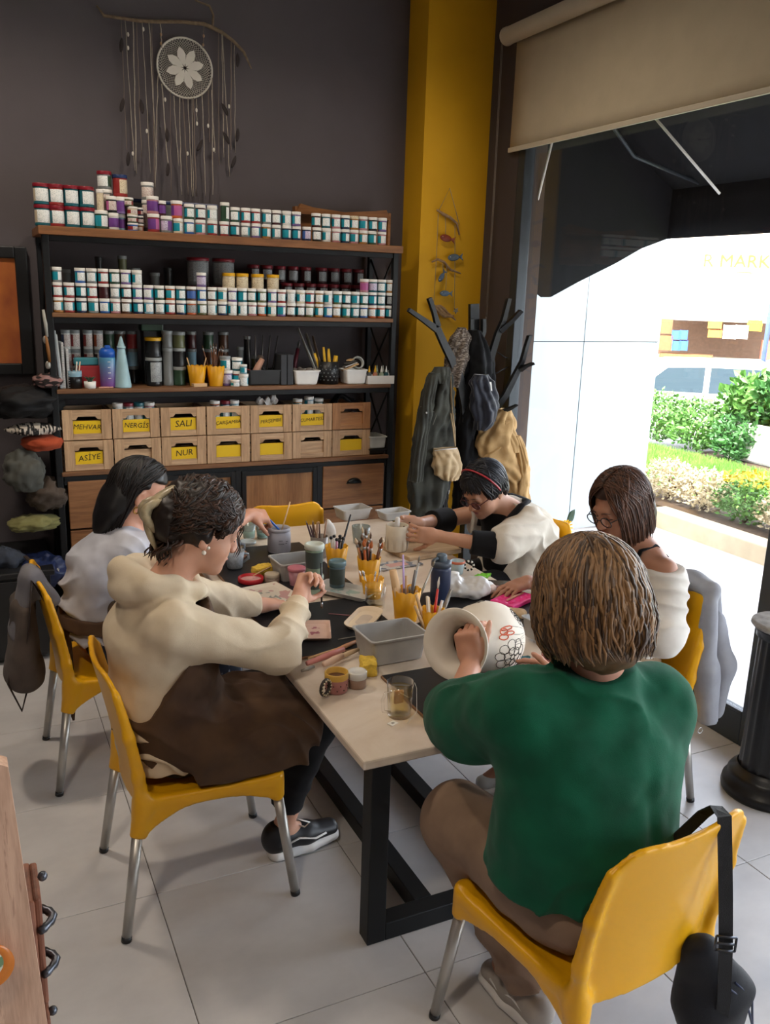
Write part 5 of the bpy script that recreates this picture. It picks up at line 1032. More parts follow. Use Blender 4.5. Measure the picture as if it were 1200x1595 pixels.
heap('checked_cap', lp(74,593,4.70), (.075,.07,.04), spots('red_black_check','#221818','#8c6a66',26,.5,.9,.03,(1,1,3),0), 'checked cap lying on the big black bag', 'cap', 9, .08)
heap('paper_tissue', lp(16,902,4.56), (.035,.03,.028), mat('white_tissue','#b9b6a6',.8), 'crumpled white tissue on the black cabinet', 'tissue', 10, .3)
heap('white_cloth_scrap', lp(84,893,4.6), (.03,.03,.028), mat('white_tissue2','#aaa79a',.8), 'crumpled white scrap behind the yellow chair', 'scrap', 11, .3)
for k, (x, y, c, nm) in enumerate(((72,505,'#a8a79f','white'),(76,545,'#8b5a2a','brown'))):
    o = empty('wall_tool', PY(x, y, 4.655), nm+' handled tool hanging on the side of the shelving unit', 'tool', 'tools on the shelf side'); MB().tube([(-.01,0,.07),(-.003,-.004,0),(.0,0,-.06)], [.006,.009,.007], 8).build('handle', mat('side_tool_'+nm, c, .5), o); MB().ball((-.008,0,-.075), (.014,.005,.02), 8, 6).build('head', M_SPAT, o)
# ------------------------------------------------------------------ black fluted pedestal by the window
pd = empty('pedestal', (2.775, 2.125, 0), 'black fluted column pedestal with grey stone top by the window', 'pedestal')
M_PED = mat('black_glazed_stone', '#141416', .35, var=.1)
MB().lathe([(0,0),(.168,0),(.172,.015),(.168,.04),(.15,.05),(.152,.075),(.142,.09),(.128,.1),(.12,.115)], seg=40).build('base', M_PED, pd)
mb = MB(); n_ = 96; vs = []
for j, (r_, z) in enumerate(((.116,.1),(.113,.2),(.108,.62),(.107,.66))):
    for i in range(n_): a = 2*math.pi*i/n_; rr_ = r_-.006*abs(math.sin(a*9)); vs.append((rr_*math.cos(a), rr_*math.sin(a), z))
mb.add(vs, [(j*n_+i, j*n_+(i+1) % n_, (j+1)*n_+(i+1) % n_, (j+1)*n_+i) for j in range(3) for i in range(n_)], 0, True); mb.build('fluted_shaft', M_PED, pd)
MB().lathe([(.107,.655),(.118,.66),(.118,.675),(.128,.69),(.133,.70),(0,.70)], seg=40).build('capital', M_PED, pd)
MB().lathe([(0,.70),(.136,.70),(.142,.706),(.140,.716),(.125,.722),(.06,.720),(0,.716)], seg=40).build('stone_top', mat('grey_carved_stone','#8d8780',.7,var=.3,scale=25,bump=.6), pd)
# ------------------------------------------------------------------ old dresser at the left edge, close to the camera
M_OLD = wood('worn_painted_wood', '#c09a82', '#cfae98', 'Z', .9, wear='#6d4030'); M_OLD2 = wood('worn_brown_wood', '#7d4a34', '#91604a', 'Z', .9)
od = empty('old_dresser', (-.2, 1.45, 0), 'worn pinkish wooden dresser with rope-like metal pulls at the left edge', 'dresser')
OD = od.location.copy()
MB().prism([V(p)-OD for p in ((-.45,1.23,0),(.075,1.23,0),(.034,1.23,.745),(.008,1.23,1.222),(-.002,1.23,1.228),(-.45,1.23,1.225))], (0,.03,0)).build('side_plank', M_OLD, od)
MB().bbox(V((-.215,1.325,.48))-OD, (.49,.11,.96), .006).build('carcass', M_OLD2, od)
for z in (.16, .40, .63, .86): 
    d_ = MB().bbox(V((.034,1.325,z))-OD, (.012,.10,.2), .004).build('drawer', M_OLD2, od)
M_ROPE = mat('pewter_pull', '#5d6068', .35, .9, var=.2, scale=90)
for y in (1415, 1432, 1500, 1512):
    pass
for k, (px_, py_) in enumerate(((60,1432),(63,1500))):
    c = PY(px_, py_, 1.30); c.x = .046; mbp = MB()
    mbp.tube([c-OD+V((-.012+.022*math.sin(math.pi*i/10), -.03+.006*i, .012*math.cos(math.pi*i/5)*0)) for i in range(11)], [.006+.0015*(i % 2) for i in range(11)], 8); mbp.build('drawer_pull', M_ROPE, od)
for px_, py_ in ((52,1368),(79,1575)):
    c = PY(px_, py_, 1.3); c.x = .045; MB().ball(c-OD, .008, 8, 6).build('drawer_knob', M_ROPE, od)
pc_ = PY(-24, 1503, 1.222); pt = empty('hanging_plate', pc_, 'small painted plate with orange rim hanging on the old dresser', 'plate')
MB().lathe([(0,0),(.028,0),(.040,.006),(.041,.008),(.028,.003),(0,.003)], seg=32, rot=Rx(math.pi/2)).build('plate_rim', mat('orange_glaze','#d07a2e',.25), pt)
MB().lathe([(0,.0035),(.026,.0035)], seg=32, rot=Rx(math.pi/2)).build('plate_centre', spots('plate_green_white','#d9d6c8','#6f8f6a',60,.52,.25), pt)
# ------------------------------------------------------------------ work table
TZ = .73; TX0, TX1, TY0, TY1 = .84, 1.965, 1.81, 4.03
def marble():
    m_, t, b = _new('cream_marble'); L = t.links; vec = _coord(t); n = _n(t, 'ShaderNodeTexNoise', Scale=3.5, Detail=8, Roughness=.6, Distortion=.8); L.new(vec, n.inputs['Vector'])
    r = t.nodes.new('ShaderNodeValToRGB'); r.color_ramp.elements[0].position = .35; r.color_ramp.elements[0].color = c4(srgb('#c9b8a6')); r.color_ramp.elements[1].position = .65; r.color_ramp.elements[1].color = c4(srgb('#ded2c4')); L.new(n.outputs['Fac'], r.inputs[0]); L.new(r.outputs[0], b.inputs['Base Color']); b.inputs['Roughness'].default_value = .3; return m_
tc = V(((TX0+TX1)/2, (TY0+TY1)/2, 0)); tbl = empty('work_table', tc, 'long cream stone-topped work table on a black steel frame', 'table')
MB().bbox((0,0,TZ-.014), (TX1-TX0, TY1-TY0, .028), .006).build('table_top', marble(), tbl)
lx0, lx1, ly0, ly1 = .946+.03, 1.83, 1.978+.03, 3.83
for x in (lx0, lx1):
    for y in (ly0, ly1): MB().bbox(V((x,y,(TZ-.028)/2))-tc, (.06,.06,TZ-.028), .003).build('leg', M_STEEL, tbl)
for y in (ly0, ly1):
    MB().bbox(V(((lx0+lx1)/2,y,.03))-tc, (lx1-lx0-.06,.06,.06), .003).build('foot_bar', M_STEEL, tbl); MB().bbox(V(((lx0+lx1)/2,y,TZ-.058))-tc, (lx1-lx0-.06,.06,.06), .003).build('top_bar', M_STEEL, tbl)
for x in (1.165, 1.455): MB().bbox(V((x,(ly0+ly1)/2,.03))-tc, (.06,ly1-ly0-.06,.06), .003).build('stretcher', M_STEEL, tbl)
M_MAT = mat('black_board', '#1b1c20', .38, var=.12, scale=20, bump=.05); M_MATE = mat('brown_board_edge', '#7d5d45', .7)
def placemat(x0, x1, y0, y1, label, rz=0, th=.009):
    o = empty('work_board', ((x0+x1)/2, (y0+y1)/2, TZ+.0005), label, 'board', 'black work boards', rz)
    MB().bbox((0,0,th/2), (x1-x0, y1-y0, th), .004).build('board_core', M_MATE, o); MB().bbox((0,0,th+.0006), (x1-x0-.008, y1-y0-.008, .0015), .0005).build('board_face', M_MAT, o); return o
placemat(.865, 1.32, 2.462, 2.93, 'black work board in front of the woman in the cream hoodie')
placemat(1.09, 1.60, 1.86, 2.245, 'black work board under the big vase')
placemat(.875, 1.36, 3.06, 3.72, 'black work board below the large grey paint pot')
placemat(1.50, 1.945, 2.42, 2.88, 'black work board under the pink mould')
placemat(1.33, 1.52, 2.37, 2.60, 'small black board between the grey bin and the yellow tool cup', .3)
TT = TZ+.0005; TB = TZ+.012   # table surface, board surface
def tp(x, y, z=TZ): p = PZ(x, y, z); return V((p.x, p.y, z))
# ------------------------------------------------------------------ yellow chairs
M_CHAIR = mat('yellow_chair_plastic', '#e3a60c', .38, var=.03, scale=4, bump=.03, bscale=400); M_CHLEG = mat('chair_aluminium', '#b4b1ac', .35, .7, var=.04)
def chair_shell():
    s = Sdf(.0055)
    def seat(P):
        x, y, z = P[..., 0], P[..., 1], P[..., 2]; top = .438+.012*np.clip((x-.16)/.08, -1, 0)*0-.016*np.exp(-((x+.02)**2+y*y)/.03)-.10*np.clip(x-.19, 0, 1)**1.0
        hw = .215+.01*np.clip(x/.2, -1, 1); q = np.maximum(np.abs(y)-hw+.03, 0); qx = np.maximum(np.abs(x-.01)-.215+.03, 0); edge = np.sqrt(q*q+qx*qx)-.03
        return np.maximum(edge, np.maximum(z-top, top-.024-z))
    s.fn(seat, (-.26, -.25, .36), (.27, .25, .47))
    def skirt(P):
        x, y, z = P[..., 0], P[..., 1], P[..., 2]; hw = .215+.01*np.clip(x/.2, -1, 1); t = np.clip((x+.2)/.41, 0, 1); lowz = .395-.045*(2*t-1)**2*1.0-.03*np.clip(.3-t, 0, 1)/.3
        wall = np.abs(np.abs(y)-(hw-.006-(.43-z)*.08*0))-.008
        return np.maximum(np.maximum(wall, np.maximum(lowz-z, z-.432)), np.abs(x-.005)-.21)
    s.fn(skirt, (-.24, -.25, .3), (.25, .25, .45), .02)
    def fskirt(P):
        x, y, z = P[..., 0], P[..., 1], P[..., 2]; lowz = .40-.05*(y/.21)**4
        return np.maximum(np.maximum(np.abs(x-.212)-.008, np.maximum(lowz-z, z-.432)), np.abs(y)-.21)
    s.fn(fskirt, (.19, -.23, .33), (.24, .23, .45), .02)
    for sy in (-1, 1):
        s.cap((.205, sy*.197, .425), (.212, sy*.203, .355), .024, .021, .02, flat=1)
        s.cap((-.20, sy*.196, .43), (-.222, sy*.205, .325), .027, .022, .03, flat=1)
        s.path([(-.205, sy*.2, .40), (-.215, sy*.212, .52), (-.236, sy*.214, .65), (-.262, sy*.202, .78)], [.022, .016, .014, .012], .02)
    def back(P):
        x, y, z = P[..., 0], P[..., 1], P[..., 2]; t = np.clip((z-.43)/.405, 0, 1.1); xc = -.222-.075*t**1.3-.03*0+.030*(y/.2)**2*(1-.2*t)
        hw = .208+.012*np.sin(t*math.pi)-.03*t**6; topz = .828+.016*(y/.2)**2-.0
        rr = .05; qy = np.maximum(np.abs(y)-hw+rr, 0); qz = np.maximum(z-topz+rr, 0); e = np.sqrt(qy*qy+qz*qz)-rr
        return np.maximum(np.maximum(np.abs(x-xc)-.0085, e), .40-z)
    s.fn(back, (-.34, -.24, .38), (-.16, .24, .88), .012)
    return s
_cs = sdf_build(chair_shell(), 'shell', M_CHAIR, smooth=6); CH_ME = _cs.data; bpy.data.objects.remove(_cs)
leg_me = {}
for nm_, a, b in (('f', (.212,.203,.36), (.262,.232,0)), ('r', (-.22,.204,.33), (-.268,.232,0))):
    for sy in (-1, 1):
        A_, B_ = V((a[0], a[1]*sy, a[2])), V((b[0], b[1]*sy, b[2]+.012)); d_ = (B_-A_).normalized()
        leg_me[nm_, sy] = (MB().tube([A_, B_], [.0165,.0145], 14).mesh('leg', M_CHLEG), MB().tube([B_-d_*.004, B_+d_*.012], .0155, 14).mesh('foot_cap', M_LIDK))
def chair(x, y, rz, label):
    o = empty('yellow_chair', (x, y, 0), label, 'chair', 'yellow chairs around the table', rz); link('shell', CH_ME, o)
    for k_, (a, b) in leg_me.items(): l = link('leg', a, o); link('foot_cap', b, l)
    return o
CHB = (.565, 2.515); CHA = (.455, 3.40); CHD = (2.185, 2.44); CHC = (2.30, 3.42); CHE = (1.265, 1.43); CHF = (1.425, 4.385)
chair(*CHB, 0, 'yellow chair with the woman in the cream hoodie')
chair(*CHA, .02, 'yellow chair with the woman in the white T-shirt, grey bag on its back')
chair(*CHD, math.pi-.08, 'yellow chair by the window draped with a grey cardigan')
chair(*CHC, math.pi+.1, 'yellow chair of the woman with the red headband, near the sunflower')
chair(*CHE, math.pi/2+.1, 'nearest yellow chair with the woman in green, black strap on its back')
chair(*CHF, math.pi/2, 'empty yellow chair at the far end of the table')
# ------------------------------------------------------------------ things on the table
M_CLR = mat('clear_plastic', '#dfe8e4', .15, trans=.75, var=0); M_GLS = glass('drinking_glass', (1,1,1), 1.6)
def lath(name, loc, parts, label, cat, group=None, rz=0):
    o = empty(name, loc, label, cat, group, rz)
    for nm_, prof, m_ in parts: MB().lathe(prof, seg=28).build(nm_, m_, o)
    return o
def openpot(r0, r1, h, w=.003, fl=.004): return [(0,0),(r0*.92,0),(r0,.004),(r1,h),(r1-w,h),(r0-w,fl),(0,fl)]
# big grey paint pot with lettering, stick and brush
p = tp(435, 858, TB); lath('paint_pot', p, [('pot', [(0,0),(.050,0),(.053,.004),(.053,.085),(.048,.095),(.049,.112),(.046,.112),(.045,.09),(.045,.08),(0,.08)], mat('grey_paint_pot','#a8a8b2',.4)), ('rim', [(.0495,.096),(.051,.098),(.051,.108),(.0495,.11)], mat('grey_paint_pot','#a8a8b2',.4)), ('paint', [(0,.085),(.0445,.085)], mat('blue_grey_paint','#4f6f82',.25))], 'large grey paint pot with a brush dipped in it', 'pot'); pot1 = p
pm_ = [o for o in COL.objects if o.name.startswith('paint_pot')][0]
for k_, (a0, zz, w_) in enumerate(((-1.75,.06,.02),(-1.7,.045,.03),(-1.2,.055,.016),(-1.25,.047,.012))): MB().lathe([(.0535,zz),(.0535,zz+.0022)], seg=8, arc=(a0-w_*8, a0+w_*8)).build('printed_line', M_INK, pm_)
stick(p+V((.012,.01,.08)), (.42,.28,1), .15, .0035, M_STK, 'wooden_stick', 'pale wooden stick standing in the large grey paint pot', 'stick')
for k_, (x, y, r_, h_, pc, nm_) in enumerate(((388,838,.034,.07,'#8fc4b5','left'),(409,838,.032,.062,'#79b9b8','right'))):
    p = tp(x, y, TT if k_ else TB); lath('plastic_cup', p, [('cup', openpot(r_*.8, r_, h_, .002), M_CLR), ('paint', [(0,.006),(r_*.8,.006),(r_*.88,h_*.55),(0,h_*.55)], mat('mint_paint_%d' % k_, pc, .4))], 'small clear cup of mint paint, %s of two by the grey pot' % nm_, 'cup', 'mint paint cups')
p = tp(386, 846, TB); lath('loose_lid', p, [('lid', [(0,0),(.038,0),(.04,.002),(.04,.010),(.038,.012),(.03,.012),(.029,.009),(0,.009)], mat('pale_grey_lid','#a7b0b2',.4))], 'pale grey lid lying beside the mint cups', 'lid')
for k_, (x, y, nm_) in enumerate(((366,884,'front'),(361,868,'back'))):
    p = tp(x, y, TB); o = lath('grey_mug', p, [('mug', openpot(.032,.042,.075), mat('speckled_grey_mug','#8b939b',.5,var=.25,scale=80))], 'speckled grey ceramic mug, the %s one by the hoodie woman\'s face' % nm_, 'mug', 'grey mugs')
    MB().tube([(.036,0,.06),(.058,0,.055),(.06,0,.035),(.036,0,.02)], .006, 8).build('handle', mat('speckled_grey_mug','#8b939b',.5), o)
def sponge(p, s_, label, rz, cut=False):
    sd = Sdf(.004).box((0,0,s_[2]/2), (s_[0]/2-.006, s_[1]/2-.006, s_[2]/2-.006), Rz(rz), .006); o = sdf_build(sd, 'sponge', mat('yellow_sponge','#d9b646',.9,var=.2,scale=60,bump=.8,bscale=260), disp=lambda P, N: .004*vnoise(P, 40, 3)+.004*vnoise(P, 90, 5)); o.location = p; return tag(o, label, 'sponge', 'yellow sponges')
sponge(tp(409, 893, TB), (.085,.06,.035), 'torn yellow sponge on the board by the paint pot', .4)
g1 = tub('grey_bin', tp(457, 902)+V((0.02,.02,.0005)), (.19,.15,.085), mat('grey_bin_plastic','#a5a3a0',.5), 'grey plastic bin behind the hoodie woman\'s hand', 'bin', 1.12, grp='grey plastic bins', rz=.05)
p = tp(391, 910); lath('red_dish', p+V((0,0,.0125)), [('rim', [(0,0),(.05,0),(.052,.003),(.052,.018),(.048,.02),(.046,.018),(.045,.006),(0,.006)], mat('red_plastic','#b3242c',.3)), ('dried_paint', [(0,.008),(.044,.008)], mat('pink_grey_paint','#c39a98',.5,var=.3,scale=50))], 'round red lid with dried pink paint, wooden stick across it', 'lid')
stick(p+V((.01,0,.036)), (.8,.5,.08), .11, .003, M_STK, 'wooden_stick', 'wooden stick resting on the red lid', 'stick')
p = tp(424, 909); lath('paint_cup', p+V((0,0,.0005)), [('cup', [(0,0),(.028,0),(.03,.003),(.03,.03),(0,.03)], mat('taupe_paint','#8c7a6c',.4)), ('lid', [(.0302,.028),(.031,.03),(.031,.042),(.029,.044),(0,.044)], mat('beige_lid','#b6a894',.4))], 'small taupe paint cup with beige lid beside the red lid', 'cup')
p = tp(462, 914)+V((.0,.0,.0005)); pk = lath('pink_paint_cup', p, [('cup', openpot(.026,.034,.075,.002), mat('pink_cup','#b5808a',.35)), ('lid', [(.034,.07),(.037,.072),(.037,.082),(.034,.084),(0,.082)], mat('pink_lid','#bb6f7c',.35))], 'pink-lidded paint cup by the hoodie woman\'s fingers', 'cup')
def filmcan(name, x, y, r_, h_, body, lid, label, z=TT):
    p = tp(x, y); return lath(name, V((p.x,p.y,z)), [('can', [(0,0),(r_*.85,0),(r_*.9,.003),(r_*.97,h_-.02),(0,h_-.02)], body), ('lid', [(r_*.97,h_-.022),(r_*1.08,h_-.02),(r_*1.08,h_-.004),(r_,h_),(r_*.8,h_),(r_*.78,h_-.003),(0,h_-.003)], lid), ('label', [(r_*.93,.03),(r_*.985,h_-.03)], mat('dark_can_label','#3b4440',.5))], label, 'jar')
filmcan('tall_jar', 489, 926, .036, .085, mat('pale_green_clear','#8fa08e',.2), mat('sage_lid','#a9b3a6',.4), 'lower sage green jar of the stacked pair')
filmcan('tall_jar', 489, 926, .036, .125, mat('sage_jar','#7d8c78',.25), mat('pale_sage_lid','#c2c8bd',.4), 'upper sage green jar with pale lid, stacked on another', TT+.086)
filmcan('tall_jar', 525, 919, .033, .125, mat('slate_jar','#4f626a',.3), mat('slate_lid','#5f777d',.4), 'slate blue jar between the sage jars and the yellow cups')
pc0 = tp(497, 868); pj2 = lath('pencil_glass', pc0+V((0,0,.0005)), [('glass', openpot(.035,.04,.1), mat('smoky_plastic','#8a817a',.2,trans=.3))], 'smoky glass of pencils behind the sage jars', 'glass')
rs = random.Random(21)
for k_ in range(9): stick(pc0+V((rs.uniform(-.018,.018),rs.uniform(-.018,.018),.006)), (rs.uniform(-.3,.2),rs.uniform(-.2,.2),1), rs.uniform(.14,.17), .0045, mat('pencil_tone_%d' % (k_ % 4), ('#8c6a52','#5c4338','#a5836a','#4a3540')[k_ % 4], .5), 'pencil', 'brown toned pencil in the smoky glass, %s of the bunch' % ORD[k_+1], 'pencil', 'pencils in the smoky glass', 'blade', M_STK, .012)
def ycup(x, y, label, r0=.037, r1=.05, h=.1): 
    p = tp(x, y); o = pot_of('scalloped_cup', V((p.x,p.y,TT)), label, 'cup', r0, r1, h, M_YCUP, scal=True, grp='yellow scalloped cups'); return o.location.copy()
def bunch(base, n, gen, seed):
    rs_ = random.Random(seed)
    for k in range(n):
        a, q = rs_.uniform(0,6.28), rs_.uniform(.2,1); d = V((math.cos(a)*q*.26, math.sin(a)*q*.26, 1)); gen(k, base+V((math.cos(a)*q*.018, math.sin(a)*q*.018, .007)), d, rs_)
M_MRK = mat('black_marker','#1c1c20',.4); 
c1 = ycup(524, 886, 'yellow scalloped cup of markers in front of the tissue')
mk = [('#1c1c20','black marker'),('#d79ab5','pink marker'),('#d8d8d6','white marker'),('#23252b','dark marker'),('#c9c6c0','pale marker'),('#191a1e','slim black marker'),('#2c2d33','grey black marker')]
bunch(c1, 7, lambda k, p, d, r: stick(p, d, r.uniform(.12,.15), .006, mat('marker_'+mk[k][0], mk[k][0], .4), 'marker_pen', mk[k][1]+' standing in the yellow cup of markers', 'marker', 'markers in the yellow cup', 'ball', M_MRK), 31)
stick(c1+V((.0,.0,.01)), (.30,.05,1), .235, .0045, M_MRK, 'long_brush', 'long black brush rising highest above the yellow cups', 'brush')
c2 = ycup(574, 905, 'yellow scalloped cup crowded with paint brushes')
bt = ['#6a3d22','#8c5a30','#b88a56','#3b2418','#c7622c','#2d2320','#a4713f']
def br(k, p, d, r): stick(p, d, r.uniform(.13,.19), r.uniform(.003,.0055), mat('brush_handle_%d' % (k % 7), bt[k % 7], .35), 'paint_brush', 'paint brush in the crowded yellow cup, %s of the bunch' % ordw(k+1), 'brush', 'brushes in the crowded cup', 'brush', (M_BRISTLE, mat('orange_bristle','#a85a28',.7), mat('pale_bristle','#c7b092',.7))[k % 3], .03, r.uniform(.005,.009))
bunch(c2, 22, br, 33)
c3 = ycup(580, 930, 'small yellow scalloped cup of cotton swabs behind the water glass', .034, .045, .075)
bunch(c3, 7, lambda k, p, d, r: stick(p, d*1+V((d.x,d.y,0))*.8, r.uniform(.09,.115), .0022, M_STK if k % 2 else M_LID, 'cotton_swab', 'thin swab in the small yellow cup, %s of seven' % ORD[k+1], 'swab', 'swabs in the small cup', 'brush', M_LID, .014, .004), 35)
c4_ = ycup(632, 965, 'largest yellow scalloped cup holding sculpting tools beside the navy bottle', .041, .054, .115)
tl = [((-.22,.05,1),.19,.016,M_STK,'thick wooden rolling handle'),((-.02,.1,1),.235,.004,mat('lilac_stick','#b9a2d6',.4),'lilac drinking straw stick'),((.14,.0,1),.18,.012,mat('steel_ruler','#77787a',.4,.6),'perforated steel ruler'),((.25,.15,1),.20,.005,M_SPAT,'thin steel modelling tool'),((.42,.0,1),.20,.004,M_SPAT,'steel tool leaning right'),((.08,.2,1),.15,.006,M_STK,'wooden modelling knife'),((-.1,-.1,1),.12,.006,mat('dark_tool_wood','#6b5444',.5),'dark wooden tool'),((-.3,-.05,1),.13,.007,M_STK,'short wooden peg'),((.2,-.1,1),.11,.006,M_STK,'wooden loop tool'),((.02,-.1,1),.10,.008,M_SPAT,'round ended steel tool')]
for k_, (d, L_, r_, m_, nm_) in enumerate(tl): stick(c4_+V((d[0]*.06,d[1]*.06,.008)), d, L_, r_, m_, 'sculpting_tool', nm_+' standing in the largest yellow cup', 'tool', 'tools in the largest yellow cup', flat=.25 if 'ruler' in nm_ else 1, tip='blade' if 'steel' in nm_ and 'ruler' not in nm_ else None, tipm=M_SPAT, tl=.03)
c5 = ycup(672, 985, 'yellow scalloped cup half hidden behind the vase', .034, .044, .085)
tl = [((-.35,.0,1),.15,.006,M_STK,'pale wooden tool leaning left'),((-.18,-.1,1),.14,.006,mat('cream_tool','#d3c2ab',.5),'cream modelling tool'),((.12,.05,1),.15,.005,mat('red_knife_handle','#c4352f',.4),'red handled knife'),((.45,.1,1),.15,.013,mat('steel_ruler2','#8b8a88',.35,.6),'wide steel ruler with a hole'),((-.05,.1,1),.12,.006,M_STK,'short wooden stick'),((-.5,-.1,1),.12,.006,M_STK,'low wooden stick'),((.25,.0,1),.11,.006,mat('white_tool','#d5d2cc',.5),'white tool')]
for k_, (d, L_, r_, m_, nm_) in enumerate(tl): stick(c5+V((d[0]*.05,d[1]*.05,.008)), d, L_, r_, m_, 'sculpting_tool', nm_+' in the cup behind the vase', 'tool', 'tools in the cup behind the vase', flat=.25 if 'ruler' in nm_ else 1, tip='blade' if 'knife' in nm_ else None, tipm=M_LID, tl=.045, tr=.009)
# water glass, trays and dishes
p = tp(584, 946); lath('water_glass', V((p.x,p.y,TT)), [('glass', [(0,0),(.034,0),(.037,.003),(.041,.088),(.0395,.088),(.035,.008),(0,.008)], M_GLS), ('water', [(0,.0085),(.0347,.0085),(.0372,.05),(0,.05)], glass('tinted_water',(.86,.85,.74),1.5))], 'drinking glass half full of water in front of the small yellow cup', 'glass')
def dish(name, p, pts, h, m_, label, cat, rz=0, inner=None):
    """shallow ceramic dish from an outline: rim raised, floor recessed"""
    o = empty(name, p, label, cat, None, rz); n_ = len(pts); mb = MB()
    rings = [(.86,0),(1.0,h),(.95,h),(.80,.004)]; vs = [(x*k_, y*k_, z) for k_, z in rings for x, y in pts]
    mb.add(vs, [(j*n_+i, j*n_+(i+1) % n_, (j+1)*n_+(i+1) % n_, (j+1)*n_+i) for j in range(3) for i in range(n_)]+[tuple(range(n_))[::-1], tuple(3*n_+i for i in range(n_))], 0, False); mb.build('dish', m_, o)
    if inner: MB().add([(x*.45, y*.45, .0046) for x, y in pts], [tuple(range(n_))]).build('painted_patch', inner, o)
    return o
def rrect(a, b, r, n_=5):
    out = []
    for cx_, cy_, s_ in ((a-r,b-r,0),(-a+r,b-r,1),(-a+r,-b+r,2),(a-r,-b+r,3)):
        for i in range(n_+1): t_ = (s_+i/n_)*math.pi/2; out.append((cx_+r*math.cos(t_), cy_+r*math.sin(t_)))
    return out
M_CERW = mat('grey_white_glaze','#b9b7b3',.35); M_BISQ = mat('cream_bisque','#d6c3a9',.7,var=.05); M_BISQP = mat('pinkish_bisque','#c9a898',.7,var=.08)
dish('ceramic_tray', tp(538,928)+V((0,0,.0125)), rrect(.065,.125,.012), .018, M_CERW, 'pale grey ceramic tray beside the water glass', 'tray', .62, spots('green_smear','#b9b9b1','#8fa39a',25,.5,.4))
dish('oval_dish', tp(567,972)+V((0,0,.0125)), rrect(.05,.115,.049,8), .016, M_BISQ, 'long oval cream bisque dish behind the front grey bin', 'dish', -.75, mat('beige_patch','#bfae9c',.7))
dish('curved_tile', tp(484,990)+V((0,0,.0125)), rrect(.07,.085,.006), .012, M_BISQP, 'pinkish ceramic tile dish by the hoodie woman\'s elbow', 'dish', -.35, spots('flower_print','#c9a898','#93505c',30,.58,.6))
stick(tp(512,957,TB)+V((0,0,.003)), (.9,-.62,.0), .1, .002, mat('rose_handle','#8c5a60',.4), 'needle_tool', 'needle tool with rose handle on the hoodie woman\'s board', 'tool', tip='blade', tipm=M_SPAT, tl=.02)
stick(tp(527,997,TB)+V((0,0,.003)), (.95,-.0,.0), .1, .0018, M_SPAT, 'steel_needle', 'thin steel needle by the front grey bin', 'tool')
dish('terrazzo_tile', tp(408,937)+V((0,0,.0125)), rrect(.13,.12,.01), .012, spots('terrazzo','#d2c7b8','#b98f8b',16,.57,.5,.01), 'cream tile painted with pink and grey terrazzo patches', 'tile', .2, spots('terrazzo2','#d2c7b8','#8d8f86',22,.58,.5,.01))
tub('grey_bin', tp(611,1025)+V((0,.02,.0005)), (.205,.155,.092), MATS['grey_bin_plastic'], 'front grey plastic bin beside the vase', 'bin', 1.14, grp='grey plastic bins', rz=.02)
sponge(tp(573,1048,TT), (.05,.075,.045), 'yellow sponge leaning on the front grey bin', -.3)
p = tp(524,1076,TT); mg = lath('ring_mug', p, [('mug', [(0,0),(.030,0),(.034,.004),(.036,.04),(.0,.004)][:4]+[(.036,.045)], mat('rose_glaze','#a8706c',.4)), ('yellow_rim', [(.036,.044),(.0365,.062),(.034,.064),(.033,.062),(.032,.01),(0,.01)], mat('ochre_glaze','#cda24a',.4)), ('inside', [(0,.045),(.0325,.045)], mat('brown_wash','#5a3a2a',.4,var=.3,scale=60))], 'small rose mug with yellow rim and beaded ring handle', 'mug')
rd = V((-.75,-.5,0)).normalized()
MB().tube([rd*(.058+.022*math.cos(a))+V((0,0,.034+.022*math.sin(a))) for a in [i*math.pi/12 for i in range(25)]], .006, 8, caps=False).build('ring_handle', mat('dark_bead_clay','#2f2722',.5), mg)
for i in range(14): a = i*2*math.pi/14; MB().ball(rd*(.058+.0225*math.cos(a))+V((0,0,.034+.0225*math.sin(a)))+V((.35,-.55,0))*.008, .0032, 6, 5).build('bead_dot', M_KRAFT, mg)
for i in range(10):
    for j in range(2): a = i*2*math.pi/10+j*.3; MB().ball((.0352*math.cos(a), .0352*math.sin(a), .014+.015*j), .002, 6, 5).build('painted_dot', M_INK, mg)
p = tp(556,1069,TT); lath('paint_cup', p, [('cup', [(0,0),(.026,0),(.028,.003),(.029,.032),(0,.032)], mat('brown_slip','#8f7360',.4)), ('lid', [(.0292,.03),(.0305,.032),(.0305,.05),(.028,.052),(.02,.052),(.018,.05),(0,.05)], mat('clear_white_lid','#cfcdc8',.3))], 'small brown paint cup with pale lid beside the ring mug', 'cup')
for k_, (x, y, d, L_, r_, m_, nm_) in enumerate([(478,1043,(.95,.35,.02),.16,.010,mat('pink_tool','#c9827e',.4),'pink handled modelling tool'),(480,1032,(.95,.3,.0),.13,.004,M_STK,'thin beige tool'),(516,1024,(.9,.4,.02),.13,.007,mat('tan_tool','#b8845f',.5),'tan wooden tool'),(504,1045,(.9,.42,.02),.09,.011,mat('blush_tool','#d9b9a4',.5),'short pale pink tool'),(524,1034,(.9,.35,.02),.1,.008,mat('pale_tool','#cfb494',.5),'pale wooden spatula'),(470,1053,(.9,.3,.0),.05,.006,M_SPAT,'short grey pen cap')]):
    q_ = tp(x, y, TZ); stick(V((q_.x,q_.y,TZ+r_+.011)), d, L_, r_, m_, 'modelling_tool', nm_+' lying between the ring mug and the black board', 'tool', 'tools lying by the ring mug')
